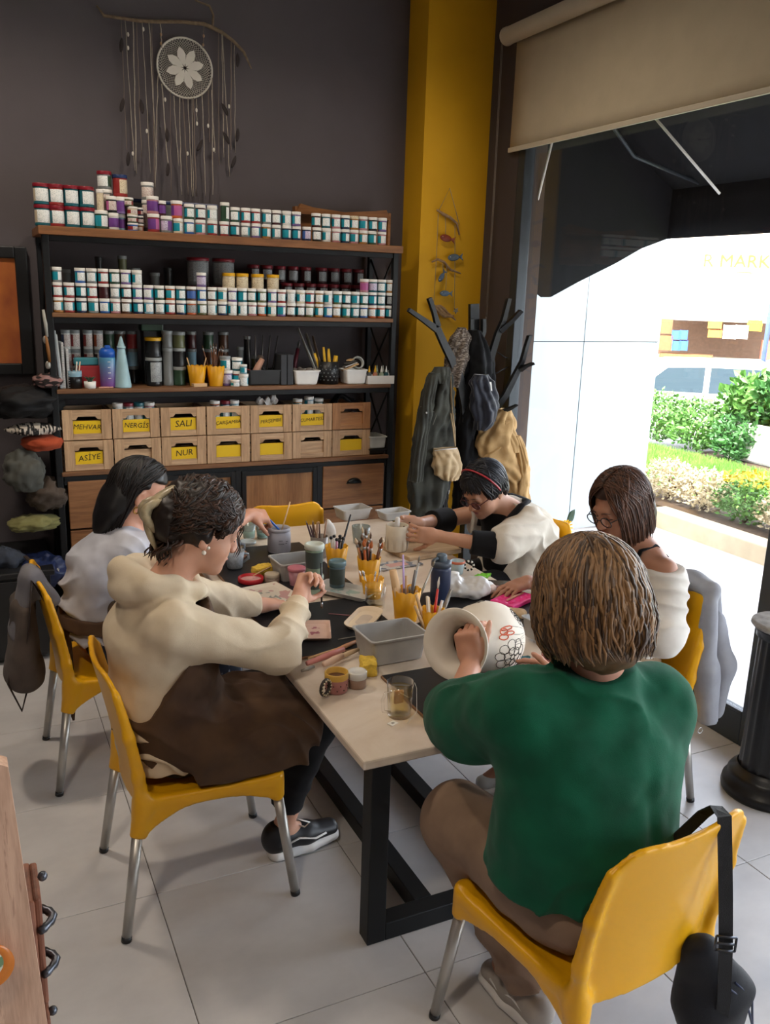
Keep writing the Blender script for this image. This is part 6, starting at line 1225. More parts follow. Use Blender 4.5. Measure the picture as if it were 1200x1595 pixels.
# tea glass
p = tp(622,1114,TT); tg = lath('tea_glass', p, [('glass', [(0,0),(.032,0),(.034,.004),(.0385,.105),(.0368,.105),(.0325,.01),(0,.01)], M_GLS), ('tea', [(0,.0105),(.0322,.0105),(.0355,.085),(0,.085)], glass('amber_tea',(.99,.88,.50),1.2))], 'glass mug of amber tea at the near end of the table', 'mug')
MB().tube([V((-.034,-.012,.085)),V((-.055,-.02,.088)),V((-.066,-.024,.07)),V((-.062,-.022,.035)),V((-.036,-.012,.022))], .0045, 8).build('handle', M_GLS, tg)
MB().tube([V((.0,.0,.07)),V((.02,-.02,.06)),V((.034,-.022,.1055)),V((.037,-.03,.09)),V((.03,-.05,.03)),V((-.005,-.06,.004))], .0007, 4).build('tea_string', M_LID, tg)
MB().bbox((0,.006,.055), (.03,.008,.04), .003).build('tea_bag', mat('tea_bag','#b58a4a',.8), tg)
tt_ = MB().bbox((0,0,.001), (.026,.02,.0015), .0006, Rz(.4)).build('tea_tag', M_LID, None, tp(612,1127,TT)); tag(tt_, 'white tea bag tag lying by the tea glass', 'tag')
text_mesh('tag_print', '≈', .018, M_INK, tt_, Matrix.Translation((0,0,.002))@Matrix.Rotation(.4,4,'Z'), .0002)
# navy bottle
p = tp(685,938,TT); nb_ = lath('water_bottle', p, [('bottle', [(0,0),(.036,0),(.039,.004),(.039,.135),(.037,.15),(0,.15)], mat('navy_enamel','#28324e',.45)), ('lid', [(.0375,.148),(.0395,.15),(.0395,.168),(.03,.172),(0,.172)], mat('slate_cap','#3a4350',.45)), ('drinking_cap', [(0,.17),(.02,.17),(.021,.174),(.021,.192),(.018,.197),(0,.198)], mat('slate_knob','#4a5660',.45))], 'matt navy water bottle with slate cap in the middle of the table', 'bottle')
MB().tube([V((-.034,0,.165)),V((-.036,-.004,.178)),V((-.02,-.006,.186))], .006, 8).build('cap_loop', mat('slate_knob','#4a5660',.45), nb_)
p = tp(712,893,TT); rc = lath('striped_cup', p, [('cup', openpot(.026,.032,.058), mat('grey_blue_glaze','#9fb0b5',.4)), ('rim', [(.032,.048),(.0335,.05),(.0335,.059),(.0315,.059)], mat('coral_glaze','#c46a4e',.4))], 'small coral-rimmed cup with black and white ring handle', 'cup')
for i in range(16):
    a0, a1 = i*math.pi/8, (i+1)*math.pi/8; d_ = V((.9,-.4,0)); MB().tube([d_*(.052+.02*math.cos(a))+V((0,0,.036+.02*math.sin(a))) for a in (a0, (a0+a1)/2, a1)], .005, 6).build('ring_bead', M_INK if i % 2 else M_LID, rc)
lath('paint_cup', tp(706,906,TT), [('cup', [(0,0),(.022,0),(.024,.003),(.024,.03),(0,.03)], M_CERW), ('lid', [(.0242,.028),(.025,.03),(.025,.04),(0,.041)], M_LID)], 'white lidded paint cup under the striped cup', 'cup')
lf = empty('clay_leaf', tp(752,898,TT), 'bright green clay leaf on the pale table', 'leaf', rz=.2)
MB().sheet(lambda u, v: ((u-.5)*.09, (v-.5)*.05*math.sin(math.pi*min(1,max(0,u*.94+.03)))+.004*math.sin(u*30), .006+.004*math.sin(u*20)*math.sin(v*9)), 16, 6, .005).build('leaf_blade', mat('lime_clay','#77c83a',.5), lf); MB().tube([(-.075,0,.004),(-.04,0,.007)], .002, 5).build('leaf_stem', M_SPAT, lf)
# plastic bag with clay, phone, mould, clay lumps
bs = Sdf(.005).ell((0,0,.035), (.09,.07,.035)).ell((.05,-.03,.04), (.05,.05,.04), k=.03).ell((-.05,.02,.05), (.04,.04,.045), k=.03).ell((.10,.01,.025), (.04,.035,.025), k=.02)
bo = sdf_build(bs, 'plastic_bag', mat('milky_plastic','#d9d6d2',.3,trans=.25,var=.05), disp=lambda P, N: .007*vnoise(P, 28, 2)+.005*vnoise(P, 60, 4)); bo.location = tp(722,928,TT+.013); tag(bo, 'crumpled clear plastic bag of clay beside the navy bottle', 'bag')
ph_ = empty('mobile_phone', tp(768,915)+V((0,0,.0125)), 'black mobile phone lying face up by the plastic bag', 'phone', rz=-.5)
MB().bbox((0,0,.004), (.15,.072,.008), .003).build('case', mat('rose_case','#b58f94',.4), ph_); MB().bbox((0,0,.0084), (.144,.066,.001), .0004).build('screen', mat('phone_screen','#101114',.08,var=0), ph_)
stick(tp(776,925)+V((0,0,.02)), (.9,-.15,.0), .13, .007, mat('rolling_pin_pink','#bf9b8c',.6), 'small_roller', 'small beige roller behind the pink mould', 'roller')
clp = sdf_build(Sdf(.004).ell((0,0,.02), (.035,.028,.02)).ell((.02,.01,.018), (.025,.02,.016)), 'clay_lump', mat('pale_pink_clay','#d2b9ab',.8), disp=lambda P, N: .006*vnoise(P, 40, 6)); clp.location = tp(758,930)+V((0,0,.012)); tag(clp, 'pale pink clay lump at the end of the plastic bag', 'clay')
mo = empty('silicone_mould', tp(800,942)+V((0,0,.0125)), 'bright pink silicone mould with flower hollows on the black board', 'mould', rz=.42)
M_MOLD = mat('hot_pink_silicone','#e0307f',.45)
sm = Sdf(.003).box((0,0,.009), (.085,.05,.006), None, .003, 0)
for i, (x, y, r_) in enumerate([(-.06,.025,.012),(-.03,.028,.01),(.0,.026,.012),(.035,.028,.01),(.062,.02,.012),(-.06,-.02,.013),(-.02,-.03,.011),(.03,-.028,.014),(.065,-.025,.01)]):
    for k_ in range(5): s_ = k_*1.2566; sm.ell((x+.55*r_*math.cos(s_), y+.55*r_*math.sin(s_), .018), (.5*r_,.5*r_,.006), k=.002, op='-')
sm.cap((-.055,-.002,.02), (.06,.004,.02), .006, .006, .002, '-'); mm_ = sdf_build(sm, 'mould_body', M_MOLD, mo, smooth=1)
stick(mo.location+V((-.045,-.02,.019)), (.9,.42,.0), .12, .005, mat('peach_clay','#d8a58e',.7), 'clay_coil', 'peach clay coil pressed in the pink mould', 'clay')
clp = sdf_build(Sdf(.004).ell((0,0,.014), (.04,.03,.014)).ell((-.02,.01,.018), (.022,.018,.016)).ell((.03,0,.01), (.025,.018,.01)), 'clay_lump', mat('tan_clay','#a98a66',.85), disp=lambda P, N: .006*vnoise(P, 45, 8)); clp.location = tp(800,966)+V((0,0,.012)); tag(clp, 'tan clay lump in front of the pink mould', 'clay')
tub('grey_bin', tp(846,1000)+V((.02,.0,.013)), (.15,.12,.075), MATS['grey_bin_plastic'], 'grey plastic bin half behind the green woman\'s hair', 'bin', 1.12, grp='grey plastic bins', rz=.1)
pcp = tp(858,1022,TB); pcp.z = TT; lath('pink_glass', pcp, [('glass', openpot(.03,.036,.085), mat('pink_translucent','#d98a88',.2,trans=.35)), ('rim', [(.036,.07),(.038,.072),(.038,.087),(.035,.087)], mat('pink_lid2','#e3a09c',.2))], 'pink glass jar with a long stick beside the green woman', 'glass')
stick(pcp+V((.0,.0,.01)), (-.18,.12,1), .20, .003, mat('pale_skewer','#dccab0',.6), 'long_stick', 'long pale stick standing in the pink glass jar', 'stick')
MB_ = dish('teal_scrap', tp(818,1027,TB), rrect(.02,.008,.006), .008, mat('teal_clay','#4d7d84',.7), 'small teal clay scrap beside the vase', 'clay')
# C's board, mug and far trays
wb = MB().bbox((0,0,.012), (.30,.26,.024), .004, Rz(.15)).build('wooden_board', wood('pale_ply','#b79a78','#cdb391','X',1), None, tp(640,862,TT)+V((.06,.03,0))); tag(wb, 'pale plywood board under the big cream mug', 'board')
dish('painted_tile', tp(622,878,TT)+V((-.02,-.02,0)), rrect(.11,.05,.008), .006, spots('sketch_print','#b9b3ab','#6f7580',25,.54,.6), 'flat painted tile sheet in front of the plywood board', 'tile', .1, mat('pink_print','#c79a90',.6))
# far end trays and tissue
tub('ceramic_bin', tp(548,806,TT)+V((0,-.01,0)), (.17,.12,.06), M_CERW, 'pale grey bin at the far end of the table', 'bin', 1.15, rz=.1)
tub('ceramic_bin', tp(610,806,TT)+V((0,-.02,0)), (.16,.1,.045), M_CERW, 'low white tray at the far right end of the table', 'tray', 1.15, rz=.1)
p = tp(562,846,TT); lath('glass_jar', p, [('glass', openpot(.036,.045,.085), M_CLR)], 'clear plastic cup behind the crowded brush cup', 'cup')
ts_ = sdf_build(Sdf(.005).ell((0,0,.03), (.03,.025,.03)).ell((.01,0,.08), (.022,.02,.045), k=.02).ell((-.01,.0,.115), (.016,.014,.03), k=.02), 'paper_tissue', mat('white_tissue3','#dedad4',.8), disp=lambda P, N: .007*vnoise(P, 35, 2)); ts_.location = tp(513,856,TT); tag(ts_, 'crumpled white paper tissue standing behind the markers', 'tissue')
# sunflower behind the window-side chair
sf = empty('sunflower_pot', tp(878,838,0), 'artificial sunflower with green leaf behind the headband woman\'s chair', 'flower'); sp_ = PY(878, 822, 3.62); sf.location = (sp_.x, 3.62, 0)
MB().tube([(0,0,.3),(0,0,sp_.z-.06),(.0,0,sp_.z)], .006, 6).build('stem', PAINT['green'], sf); MB().lathe(openpot(.07,.1,.35), seg=20).build('pot', M_CERW, sf)
for i in range(14): a = i*math.pi/7; M_ = frame((math.cos(a),-.6,math.sin(a))); MB().ball(V((.03*math.cos(a),-.01,sp_.z+.03*math.sin(a))), (.012,.004,.024), 8, 6, M_).build('petal', mat('sunflower_petal','#e8b418',.6), sf)
MB().ball((0,-.012,sp_.z), (.02,.01,.02), 10, 7).build('flower_centre', PAINT['brown'], sf)
MB().sheet(lambda u, v: (.01+u*.05+(v-.5)*.03*math.sin(math.pi*u), -.01, sp_.z+.02+u*.08+(.5-v)*.04*math.sin(math.pi*u)), 8, 3, .002).build('leaf', PAINT['green'], sf)
# ------------------------------------------------------------------ the vase with drawn flowers, leaning in the green woman's hand
vax = V((-.83,-.50,.24)).normalized(); vc = V((1.385, 2.118, .866)); va = empty('ceramic_vase', (vc.x, vc.y, TB), 'big white vase with drawn peonies, held tilted by the woman in green', 'vase')
VM = frame(vax, (0,0,1)); vo = vc-V((vc.x, vc.y, TB))
M_VASE = mat('white_bisque','#ddd3c5',.6,var=.03)
prof = [(0,-.135),(.06,-.135),(.064,-.13),(.092,-.1),(.114,-.05),(.119,-.005),(.111,.04),(.088,.078),(.064,.105),(.055,.125),(.058,.145),(.078,.175),(.1,.195),(.106,.2),(.104,.204),(.075,.183),(.054,.152),(.049,.13),(.052,.11)]
MB().lathe(prof, vo, 56, VM).build('vase_body', M_VASE, va)
MB().lathe([(.052,.11),(.06,.09),(.08,.06),(.0,.05)], vo, 40, VM).build('vase_inside', mat('brown_vase_inside','#6b5140',.8), va)
def vp(ang, t):
    """point on the vase skin: angle about the axis, t along it"""
    for (r0, z0_), (r1, z1_) in zip(prof[1:12], prof[2:13]):
        if z0_ <= t <= z1_: r_ = r0+(r1-r0)*(t-z0_)/(z1_-z0_+1e-9); break
    else: r_ = .1
    return VM @ V(((r_+.0006)*math.cos(ang), (r_+.0006)*math.sin(ang), t)) + vo
M_DRAW_INK = mat('pencil_black','#23221f',.8); M_CORAL = mat('coral_line','#d5694a',.6)
def loop(a, t, ra, rt_, n_=12, m_=M_DRAW_INK, w_=.0009, ph=0, closed=True):
    MB().tube([vp(a+ra*math.cos(i*2*math.pi/n_+ph)/.12, t+rt_*math.sin(i*2*math.pi/n_+ph)) for i in range(n_+1)], w_, 4, caps=False).build('drawn_line', m_, va)
# direction that faces the camera
tocam = (V((0,0,CAMH))-vc); lc_ = VM.transposed() @ tocam; CA = math.atan2(lc_.y, lc_.x)
def peony(a, t, s_, m_=M_DRAW_INK):
    for ring, n_, rr_ in ((.0,1,.009),(.017,6,.0115),(.035,9,.0145)):
        for i in range(n_): q = i*2*math.pi/n_+ring*30; loop(a+ring*s_*math.cos(q)/.12, t+ring*s_*math.sin(q), rr_*s_, rr_*s_*.85, 9, m_)
peony(CA-.62, .025, 1.25); peony(CA+.45, -.045, .7); peony(CA-1.9, .0, .9); peony(CA+1.7, .0, .8)
for k_ in range(5):
    a = CA-.35+.14*k_; MB().tube([vp(a+.1*math.sin(i*.6+k_), -.09+.03*i) for i in range(5)], .0007, 4).build('drawn_line', mat('pale_pencil','#8f8b86',.8), va)
for k_ in range(4): loop(CA-1.15+.16*k_, -.05-.006*k_, .012, .02, 10, M_DRAW_INK, .0008, k_)
for k_, (da, dt, ra, rt_) in enumerate(((.12,.062,.012,.012),(-.04,.066,.01,.014),(.05,.045,.006,.018),(.2,.05,.006,.02))): loop(CA+da, dt, ra, rt_, 10, M_CORAL, .0022)
# ------------------------------------------------------------------ people
def skin(name, c): return mat(name, c, .5, var=.06, scale=14, sub=.12, bump=.06, bscale=300)
def unit(v): return V(v).normalized()
class Fig:
    """collects one person: a continuous body plus clothing and hair as children"""
    def __init__(s, loc, label, scale=1.0):
        s.root = empty('person', loc, label, 'person', 'people around the table'); s.org = V(loc); s.body = Sdf(.0053); s.k = scale
    def head(s, c, fwd, up_=(0,0,1), neck=None, k=1.0):
        f = unit(fwd); u = V(up_); u = (u-f*u.dot(f)).normalized(); l = u.cross(f); s.H = Matrix((f, l, u)).transposed(); s.hc = V(c); s.hk = k
        L = s.L; b = s.body; M = np.array(s.H); q = k
        b.ell(L(-.012,0,.022), (.092*q,.074*q,.086*q), M, .02); b.ell(L(.03,0,-.035), (.058*q,.060*q,.080*q), M, .03); b.ell(L(.042,0,-.082), (.042*q,.046*q,.034*q), M, .03)
        b.ell(L(.074,0,-.101), .019*q, None, .025)
        for y in (-1, 1):
            b.ell(L(.052,.034*y,-.045), .028*q, None, .025); b.ell(L(.083,.031*y,.0), (.014*q,.017*q,.011*q), M, .014, '-'); b.ell(L(.0745,.031*y,-.002), .0135*q, None, .004)
            b.ell(L(-.008,.076*y,-.018), (.017*q,.008*q,.030*q), np.array(s.H @ Rz(-.35*y) @ Ry(.2)), .008); b.ell(L(-.001,.084*y,-.014), (.009*q,.006*q,.016*q), M, .005, '-'); b.ell(L(-.004,.077*y,-.043), (.008*q,.006*q,.009*q), M, .006)
        b.cap(L(.084,-.028,.018), L(.084,.028,.018), .010*q, None, .018); b.cap(L(.088,0,.006), L(.108,0,-.034), .0075*q, .0115*q, .014)
        for y in (-1, 1): b.ell(L(.099,.011*y,-.037), .0085*q, None, .008)
        b.ell(L(.088,0,-.064), (.011*q,.024*q,.007*q), M, .008); b.ell(L(.085,0,-.075), (.010*q,.019*q,.007*q), M, .008); b.cap(L(.094,-.02,-.0695), L(.094,.02,-.0695), .002*q, None, .004, '-')
        if neck is not None: b.cap(L(-.025,0,-.06), neck, .050*q, .056*q, .03)
    def L(s, x, y, z): return s.hc + s.H @ V((x*s.hk, y*s.hk, z*s.hk))
    def face(s, hair_m, lip='#a3585a', closed=True):
        lm = mat('lip_'+lip, lip, .4)
        sd = Sdf(.0022).ell(s.L(.0895,0,-.0645), (.010*s.hk,.021*s.hk,.0055*s.hk), np.array(s.H), .003).ell(s.L(.0865,0,-.0745), (.010*s.hk,.017*s.hk,.006*s.hk), np.array(s.H), .003).cap(s.L(.1,-.02,-.0695), s.L(.1,.02,-.0695), .0012, None, .003, '-')
        sdf_build(sd, 'lips', lm, s.root, s.org, 1).location = (0,0,0)
        for y in (-1, 1):
            s.tube('eyebrow', [s.L(.098,.014*y,.018), s.L(.0975,.03*y,.0235), s.L(.088,.047*y,.019)], [.0028,.0034,.0012], hair_m, flat=.5)
            s.tube('eyelash', [s.L(.0865,.018*y,-.006), s.L(.0895,.031*y,-.0085), s.L(.083,.045*y,-.005)], [.001,.0018,.001], mat('lash_black','#16110f',.6))
            if not closed:
                mb = MB().ball(s.L(.0775,.031*y,-.001)-s.org, .0118*s.hk, 14, 10); mb.build('eye', mat('eye_white','#d8d2cc',.2,var=0), s.root); MB().ball(s.L(.0865,.031*y,-.002)-s.org, .0045*s.hk, 10, 8).build('iris', mat('iris_brown','#2a1a12',.15,var=0), s.root)
    def tube(s, name, pts, r, m_, seg=7, flat=1.0, **kw): return MB().tube([V(p)-s.org for p in pts], r, seg, flat=flat, **kw).build(name, m_, s.root)
    def ball(s, name, p, r, m_): return MB().ball(V(p)-s.org, r, 12, 8).build(name, m_, s.root)
    def torso(s, pts, k=.05):
        """pts: (centre, half width, half depth, width axis)"""
        for (a, wa, da, ua), (b, wb, db, ub_) in zip(pts[:-1], pts[1:]): s.body.seg(a, b, (wa, da), (wb, db), ua, k)
        s.T = pts
    def limb(s, pts, rads, k=.03): s.body.path(pts, rads, k)
    def hand(s, wr, fdir, pn, thumb, curls, th=(25, 30), sp=.06, k=1.0, tdir=None):
        """palm + four jointed fingers + thumb. fdir: fingers, pn: way the palm faces, thumb: +1/-1 side"""
        b = s.body; X_ = unit(fdir); N_ = V(pn); N_ = (N_-X_*N_.dot(X_)).normalized(); Y_ = N_.cross(X_)*thumb; wr = V(wr); q = k
        def W(x, y, z): return wr+(X_*x+Y_*y+N_*z)*q
        M = np.array(Matrix((X_, Y_, N_)).transposed())
        b.cap(wr-X_*.01, W(.03,0,0), .023*q, .024*q, .02); b.box(W(.05,.002,0), (.026*q,.026*q,.002*q), M, .0125*q, .016); b.ell(W(.03,.026,.008), (.03*q,.016*q,.014*q), M, .012)
        Ls = [(.040,.026,.022), (.045,.029,.023), (.041,.027,.022), (.032,.021,.019)]; tips = []
        for i in range(4):
            y = .030-.0195*i; p = W(.082-.004*abs(i-1), y, 0); a = 0; rr = (.0088,.009,.0086,.0076)[i]*q; sx_ = sp*(1.5-i)
            for j in range(3):
                a += math.radians(curls[i][j] if hasattr(curls[i], '__len__') else curls[i]*(1, 1.1, .7)[j]); d = (X_*math.cos(a)+N_*math.sin(a)+Y_*sx_*(1 if j == 0 else .5)).normalized(); p2 = p+d*Ls[i][j]*q
                b.cap(p, p2, rr*(1-.06*j), rr*(.94-.06*j), .006); p = p2
            tips.append((p, d))
        a1, a2 = [math.radians(t) for t in th]; p = W(.018,.030,.006); td = unit(X_*.62+Y_*.72+N_*.25) if tdir is None else unit(tdir)
        p2 = p+td*.038*q; b.cap(p, p2, .0135*q, .0105*q, .012); d2 = (td*math.cos(a1)+(X_*.6+N_*.8-Y_*.3).normalized()*math.sin(a1)).normalized(); p3 = p2+d2*.030*q; b.cap(p2, p3, .0105*q, .0092*q, .006)
        d3 = (d2*math.cos(a2)+(N_*.6+X_*.5-Y_*.4).normalized()*math.sin(a2)).normalized(); p4 = p3+d3*.024*q; b.cap(p3, p4, .0092*q, .0078*q, .005); tips.append((p4, d3)); s.tips = tips
        return tips
    def nails(s, m_, tips, away):
        for p, d in tips:
            n_ = V(away); n_ = (n_-d*n_.dot(d)).normalized(); MB().ball(p+d*.001+n_*.0062-s.org, (.0045,.0055,.0022), 8, 6, frame(n_, d.cross(n_))).build('nail', m_, s.root)
    def done(s, m_): sdf_build(s.body, 'body', m_, s.root, s.org, 1).location = (0,0,0)
    def wear(s, name, sd, m_, disp=None, smooth=2, paint=None): o = sdf_build(sd, name, m_, s.root, s.org, smooth, disp, paint); o.location = (0,0,0); return o
    def hair(s, m_list, n, gen, name='hair_locks', seed=1):
        """locks: gen(rs) -> (points in head space, radius)"""
        rs_ = random.Random(seed); mb = MB()
        for i in range(n):
            g = gen(rs_, i)
            if g is None: continue
            pts, r_ = g; m_ = len(pts); mb.tube([s.L(*p)-s.org for p in pts], [r_*(.75+.25*math.sin(math.pi*min(1, .25+j/(m_-1)))) if j < m_-1 else r_*.2 for j in range(m_)], 5, rs_.randrange(len(m_list)), flat=.55)
        return mb.build(name, m_list, s.root)
    def cap(s, m_, grow=.012, extra=(), cut=((.115,0,-.075),(.065,.1,.1)), cut2=None, disp=None, h=.005):
        sd = Sdf(h); M = np.array(s.H); q = s.hk; sd.ell(s.L(-.014,0,.024), ((.092+grow)*q,(.074+grow)*q,(.086+grow)*q), M, .01)
        for c, r in extra: sd.ell(s.L(*c), tuple(x*q for x in r), M, .03)
        sd.box(s.L(*cut[0]), tuple(x*q for x in cut[1]), M, .01, .015, '-')
        if cut2: sd.box(s.L(*cut2[0]), tuple(x*q for x in cut2[1]), M, .01, .015, '-')
        return sdf_build(sd, 'hair', m_, s.root, s.org, 2, disp or (lambda P, N: .004*vnoise(P, 30, 3)))
def on_head(u, grow=1.1):
    u = V(u).normalized(); r = 1/math.sqrt((u.x/.092)**2+(u.y/.074)**2+(u.z/.086)**2); return V((-.012,0,.022))+u*r*grow
def sweep(u0, u1, n, g0=1.1, g1=1.16):
    u0, u1 = V(u0).normalized(), V(u1).normalized(); w_ = math.acos(max(-1, min(1, u0.dot(u1))))+1e-6; out = []
    for i in range(n): t = i/(n-1); u = (u0*math.sin((1-t)*w_)+u1*math.sin(t*w_))/math.sin(w_); out.append(on_head(u, g0+(g1-g0)*t))
    return out
def hairmat(name, c, hi): 
    return [mat(name+'_%d' % i, [a*(1-t)+b*t for a, b in zip(srgb(c), srgb(hi))], .45, var=.25, scale=60) for i, t in enumerate((0, .35, .8))]
def hands_down(fig, z): pass
SK1 = skin('skin_fair', '#c99880'); SK2 = skin('skin_warm', '#b98a70'); SK3 = skin('skin_tan', '#a8775f'); SK4 = skin('skin_rosy', '#c48f76')
Yax = (0,1,0); Xax = (1,0,0)
def sleeve(sd, a, b, ra, rb, k=.03, flat=1): return sd.cap(a, b, ra, rb, k, flat=flat)
def sneaker(fig, heel, toe, mats, name='shoe', lace=True, h=.004):
    """heel, toe on the floor"""
    heel, toe = V(heel), V(toe); d = (toe-heel).normalized(); Ln = (toe-heel).length; sL = Ln/.29; M3 = Matrix((d, V((0,0,1)).cross(d), V((0,0,1)))).transposed(); M = np.array(M3)
    W = lambda x, y, z: heel+M3 @ V((x*sL, y*sL, z*sL))
    o = empty(name, (0,0,0)); o.parent = fig.root
    so_ = Sdf(h).seg(W(.045,0,.021), W(.16,0,.019), (.042,.03), (.048,.028), W(0,1,0)-W(0,0,0), .01).seg(W(.16,0,.019), W(.25,.004,.024), (.048,.028), (.04,.026), W(0,1,0)-W(0,0,0), .01).clip((0,0,.001), (0,0,-1)).clip(tuple(W(.1,0,.043)), (.03*d.x,.03*d.y,1))
    for i in range(8): so_.cap(W(.02+.034*i,-.06,0), W(.02+.034*i,.06,0), .005, None, .003, '-')
    x = sdf_build(so_, 'sole', mats[0], o, fig.org, 1); x.location = (0,0,0)
    up_ = Sdf(h).ell(W(.05,0,.075), (.052*sL,.042*sL,.055*sL), M).seg(W(.05,0,.07), W(.15,0,.058), (.040,.05), (.043,.042), W(0,1,0)-W(0,0,0), .02).seg(W(.15,0,.055), W(.245,.003,.048), (.043,.036), (.036,.028), W(0,1,0)-W(0,0,0), .02).clip((0,0,.03), (0,0,-1)).clip(tuple(W(.04,0,.125)), (0.05*d.x,0.05*d.y,1))
    x = sdf_build(up_, 'upper', mats[1], o, fig.org, 1); x.location = (0,0,0)
    for sy in (-1, 1):
        MB().tube([W(.05,.041*sy,.06)-fig.org, W(.11,.043*sy,.075)-fig.org, W(.17,.044*sy,.055)-fig.org, W(.21,.04*sy,.06)-fig.org], .005, 6, flat=.6).build('stripe', mats[0], o)
    if lace:
        for i in range(4): MB().tube([W(.11+.022*i,-.026,.096-.007*i)-fig.org, W(.12+.022*i,0,.104-.008*i)-fig.org, W(.11+.022*i,.026,.096-.007*i)-fig.org], .0032, 6).build('lace', mats[2], o)
        for sy in (-1, 1): MB().tube([W(.11,0,.105)-fig.org, W(.09,.03*sy,.15)-fig.org, W(.14,.055*sy,.13)-fig.org, W(.135,.03*sy,.10)-fig.org, W(.11,0,.105)-fig.org], .0028, 6).build('lace_bow', mats[2], o)
    return o
def glasses(fig, m_, lensm, r=.022):
    o = empty('glasses', (0,0,0)); o.parent = fig.root; L = fig.L
    for y in (-1, 1):
        c = L(.103,.033*y,-.008); n_ = 20; ring = [L(.105+.0*math.cos(a), .033*y+r*1.08*math.cos(a), -.010+r*.85*math.sin(a))-fig.org for a in [i*2*math.pi/n_ for i in range(n_+1)]]
        MB().tube(ring, .0022, 6, caps=False).build('rim', m_, o); MB().add(ring[:-1], [tuple(range(n_))]).build('lens', lensm, o)
        MB().tube([L(.104,.055*y,-.004)-fig.org, L(.04,.078*y,-.002)-fig.org, L(-.02,.083*y,.0)-fig.org, L(-.035,.083*y,-.02)-fig.org], .0022, 6).build('temple', m_, o)
    MB().tube([L(.105,-.012,-.006)-fig.org, L(.112,0,-.002)-fig.org, L(.105,.012,-.006)-fig.org], .002, 6).build('bridge', m_, o); return o
# ---- woman in the cream hoodie (left, near)
B = Fig((.55, 2.52, .44), 'seated woman in cream hoodie and brown apron, curly dark hair in a claw clip')
B.head((.605,2.505,1.195), (.92,.03,-.38), neck=(.50,2.51,1.03), k=1.1)
B.torso([((.48,2.52,.545),.14,.10,Yax), ((.46,2.52,.70),.14,.10,Yax), ((.455,2.51,.88),.165,.115,Yax), ((.475,2.51,.97),.15,.08,Yax)])
B.limb([(.475,2.335,.965),(.805,2.36,.812),(.945,2.585,.895)], [.05,.042,.026]); B.limb([(.49,2.685,.965),(.73,2.83,.815),(.90,2.86,.782)], [.05,.042,.026])
for hp, kn, an, tb_ in (((.50,2.43,.535),(.93,2.40,.53),(.855,2.487,.10),(1.0,2.50,.05)), ((.50,2.61,.535),(.96,2.68,.53),(.98,2.99,.10),(1.1,3.0,.05))): B.limb([hp,kn,an,tb_], [.078,.05,.033,.028])
tb = B.hand((.945,2.585,.895), (.42,.62,.52), (.55,-.55,.1), -1, [(65,70,30),(70,75,30),(75,75,35),(80,75,35)], (30,35), .03, 1.02)
B.hand((.90,2.86,.782), (.9,.25,-.12), (.1,0,-1), -1, [12,14,16,20], (10,10), .1)
B.done(SK1); HB = hairmat('dark_brown_hair', '#1c120e', '#4a2f20')
B.face(HB[0])
B.cap(HB[0], .014, (((-.10,0,.0),(.05,.06,.07)), ((-.03,0,.07),(.09,.078,.05))), ((.10,0,-.045),(.083,.1,.078)), ((.0,0,-.12),(.09,.1,.045)), lambda P, N: .007*vnoise(P, 26, 3)+.005*vnoise(P, 55, 4))
def curl(rs_, i):
    az = rs_.uniform(-1.7, 1.7); f0 = V((math.cos(az), math.sin(az), rs_.uniform(.12 if abs(az) > .9 else .5, 1.0))); e = V((-1, rs_.uniform(-.7,.7), rs_.uniform(-.6,.45)))
    if i % 5 == 0: f0 = V((.9, rs_.uniform(-.9,.9), .6)); e = V((.25, (1 if f0.y > 0 else -1), rs_.uniform(-.25,.2)))
    P_ = sweep(f0, e, 16, rs_.uniform(1.2,1.3), rs_.uniform(1.2,1.36)); w_ = rs_.uniform(.006,.012); ph = rs_.uniform(0,6.28); fr = rs_.uniform(1.1,1.7)
    return [p+V((w_*math.sin(j*fr+ph)*.5, w_*math.sin(j*fr*1.1+ph+1), w_*math.cos(j*fr+ph))) for j, p in enumerate(P_)], rs_.uniform(.003,.0055)
B.hair(HB, 950, curl, seed=4)
def neckcurl(rs_, i):
    a = rs_.uniform(-1,1); p0 = V((-.075+rs_.uniform(-.02,.02), .06*a, -.035)); ph = rs_.uniform(0,6.28); L_ = rs_.uniform(.05,.10)
    return [p0+V((-.008*j*.3+.007*math.sin(j*1.1+ph), .007*math.cos(j*1.1+ph), -L_*j/8)) for j in range(9)], rs_.uniform(.004,.006)
B.hair(HB, 46, neckcurl, 'nape_curls', 6)
def facecurl(rs_, i):
    p0 = V((.078+.004*i, (-.055 if i < 4 else .05), .045)); ph = rs_.uniform(0,6.28); return [p0+V((.004*math.sin(j*1.2+ph)+.0015*j, -.004*math.cos(j*1.2+ph)-(.002*j if i < 4 else 0), -.011*j)) for j in range(9)], .0028
B.hair(HB, 3, facecurl, 'loose_curls', 8)
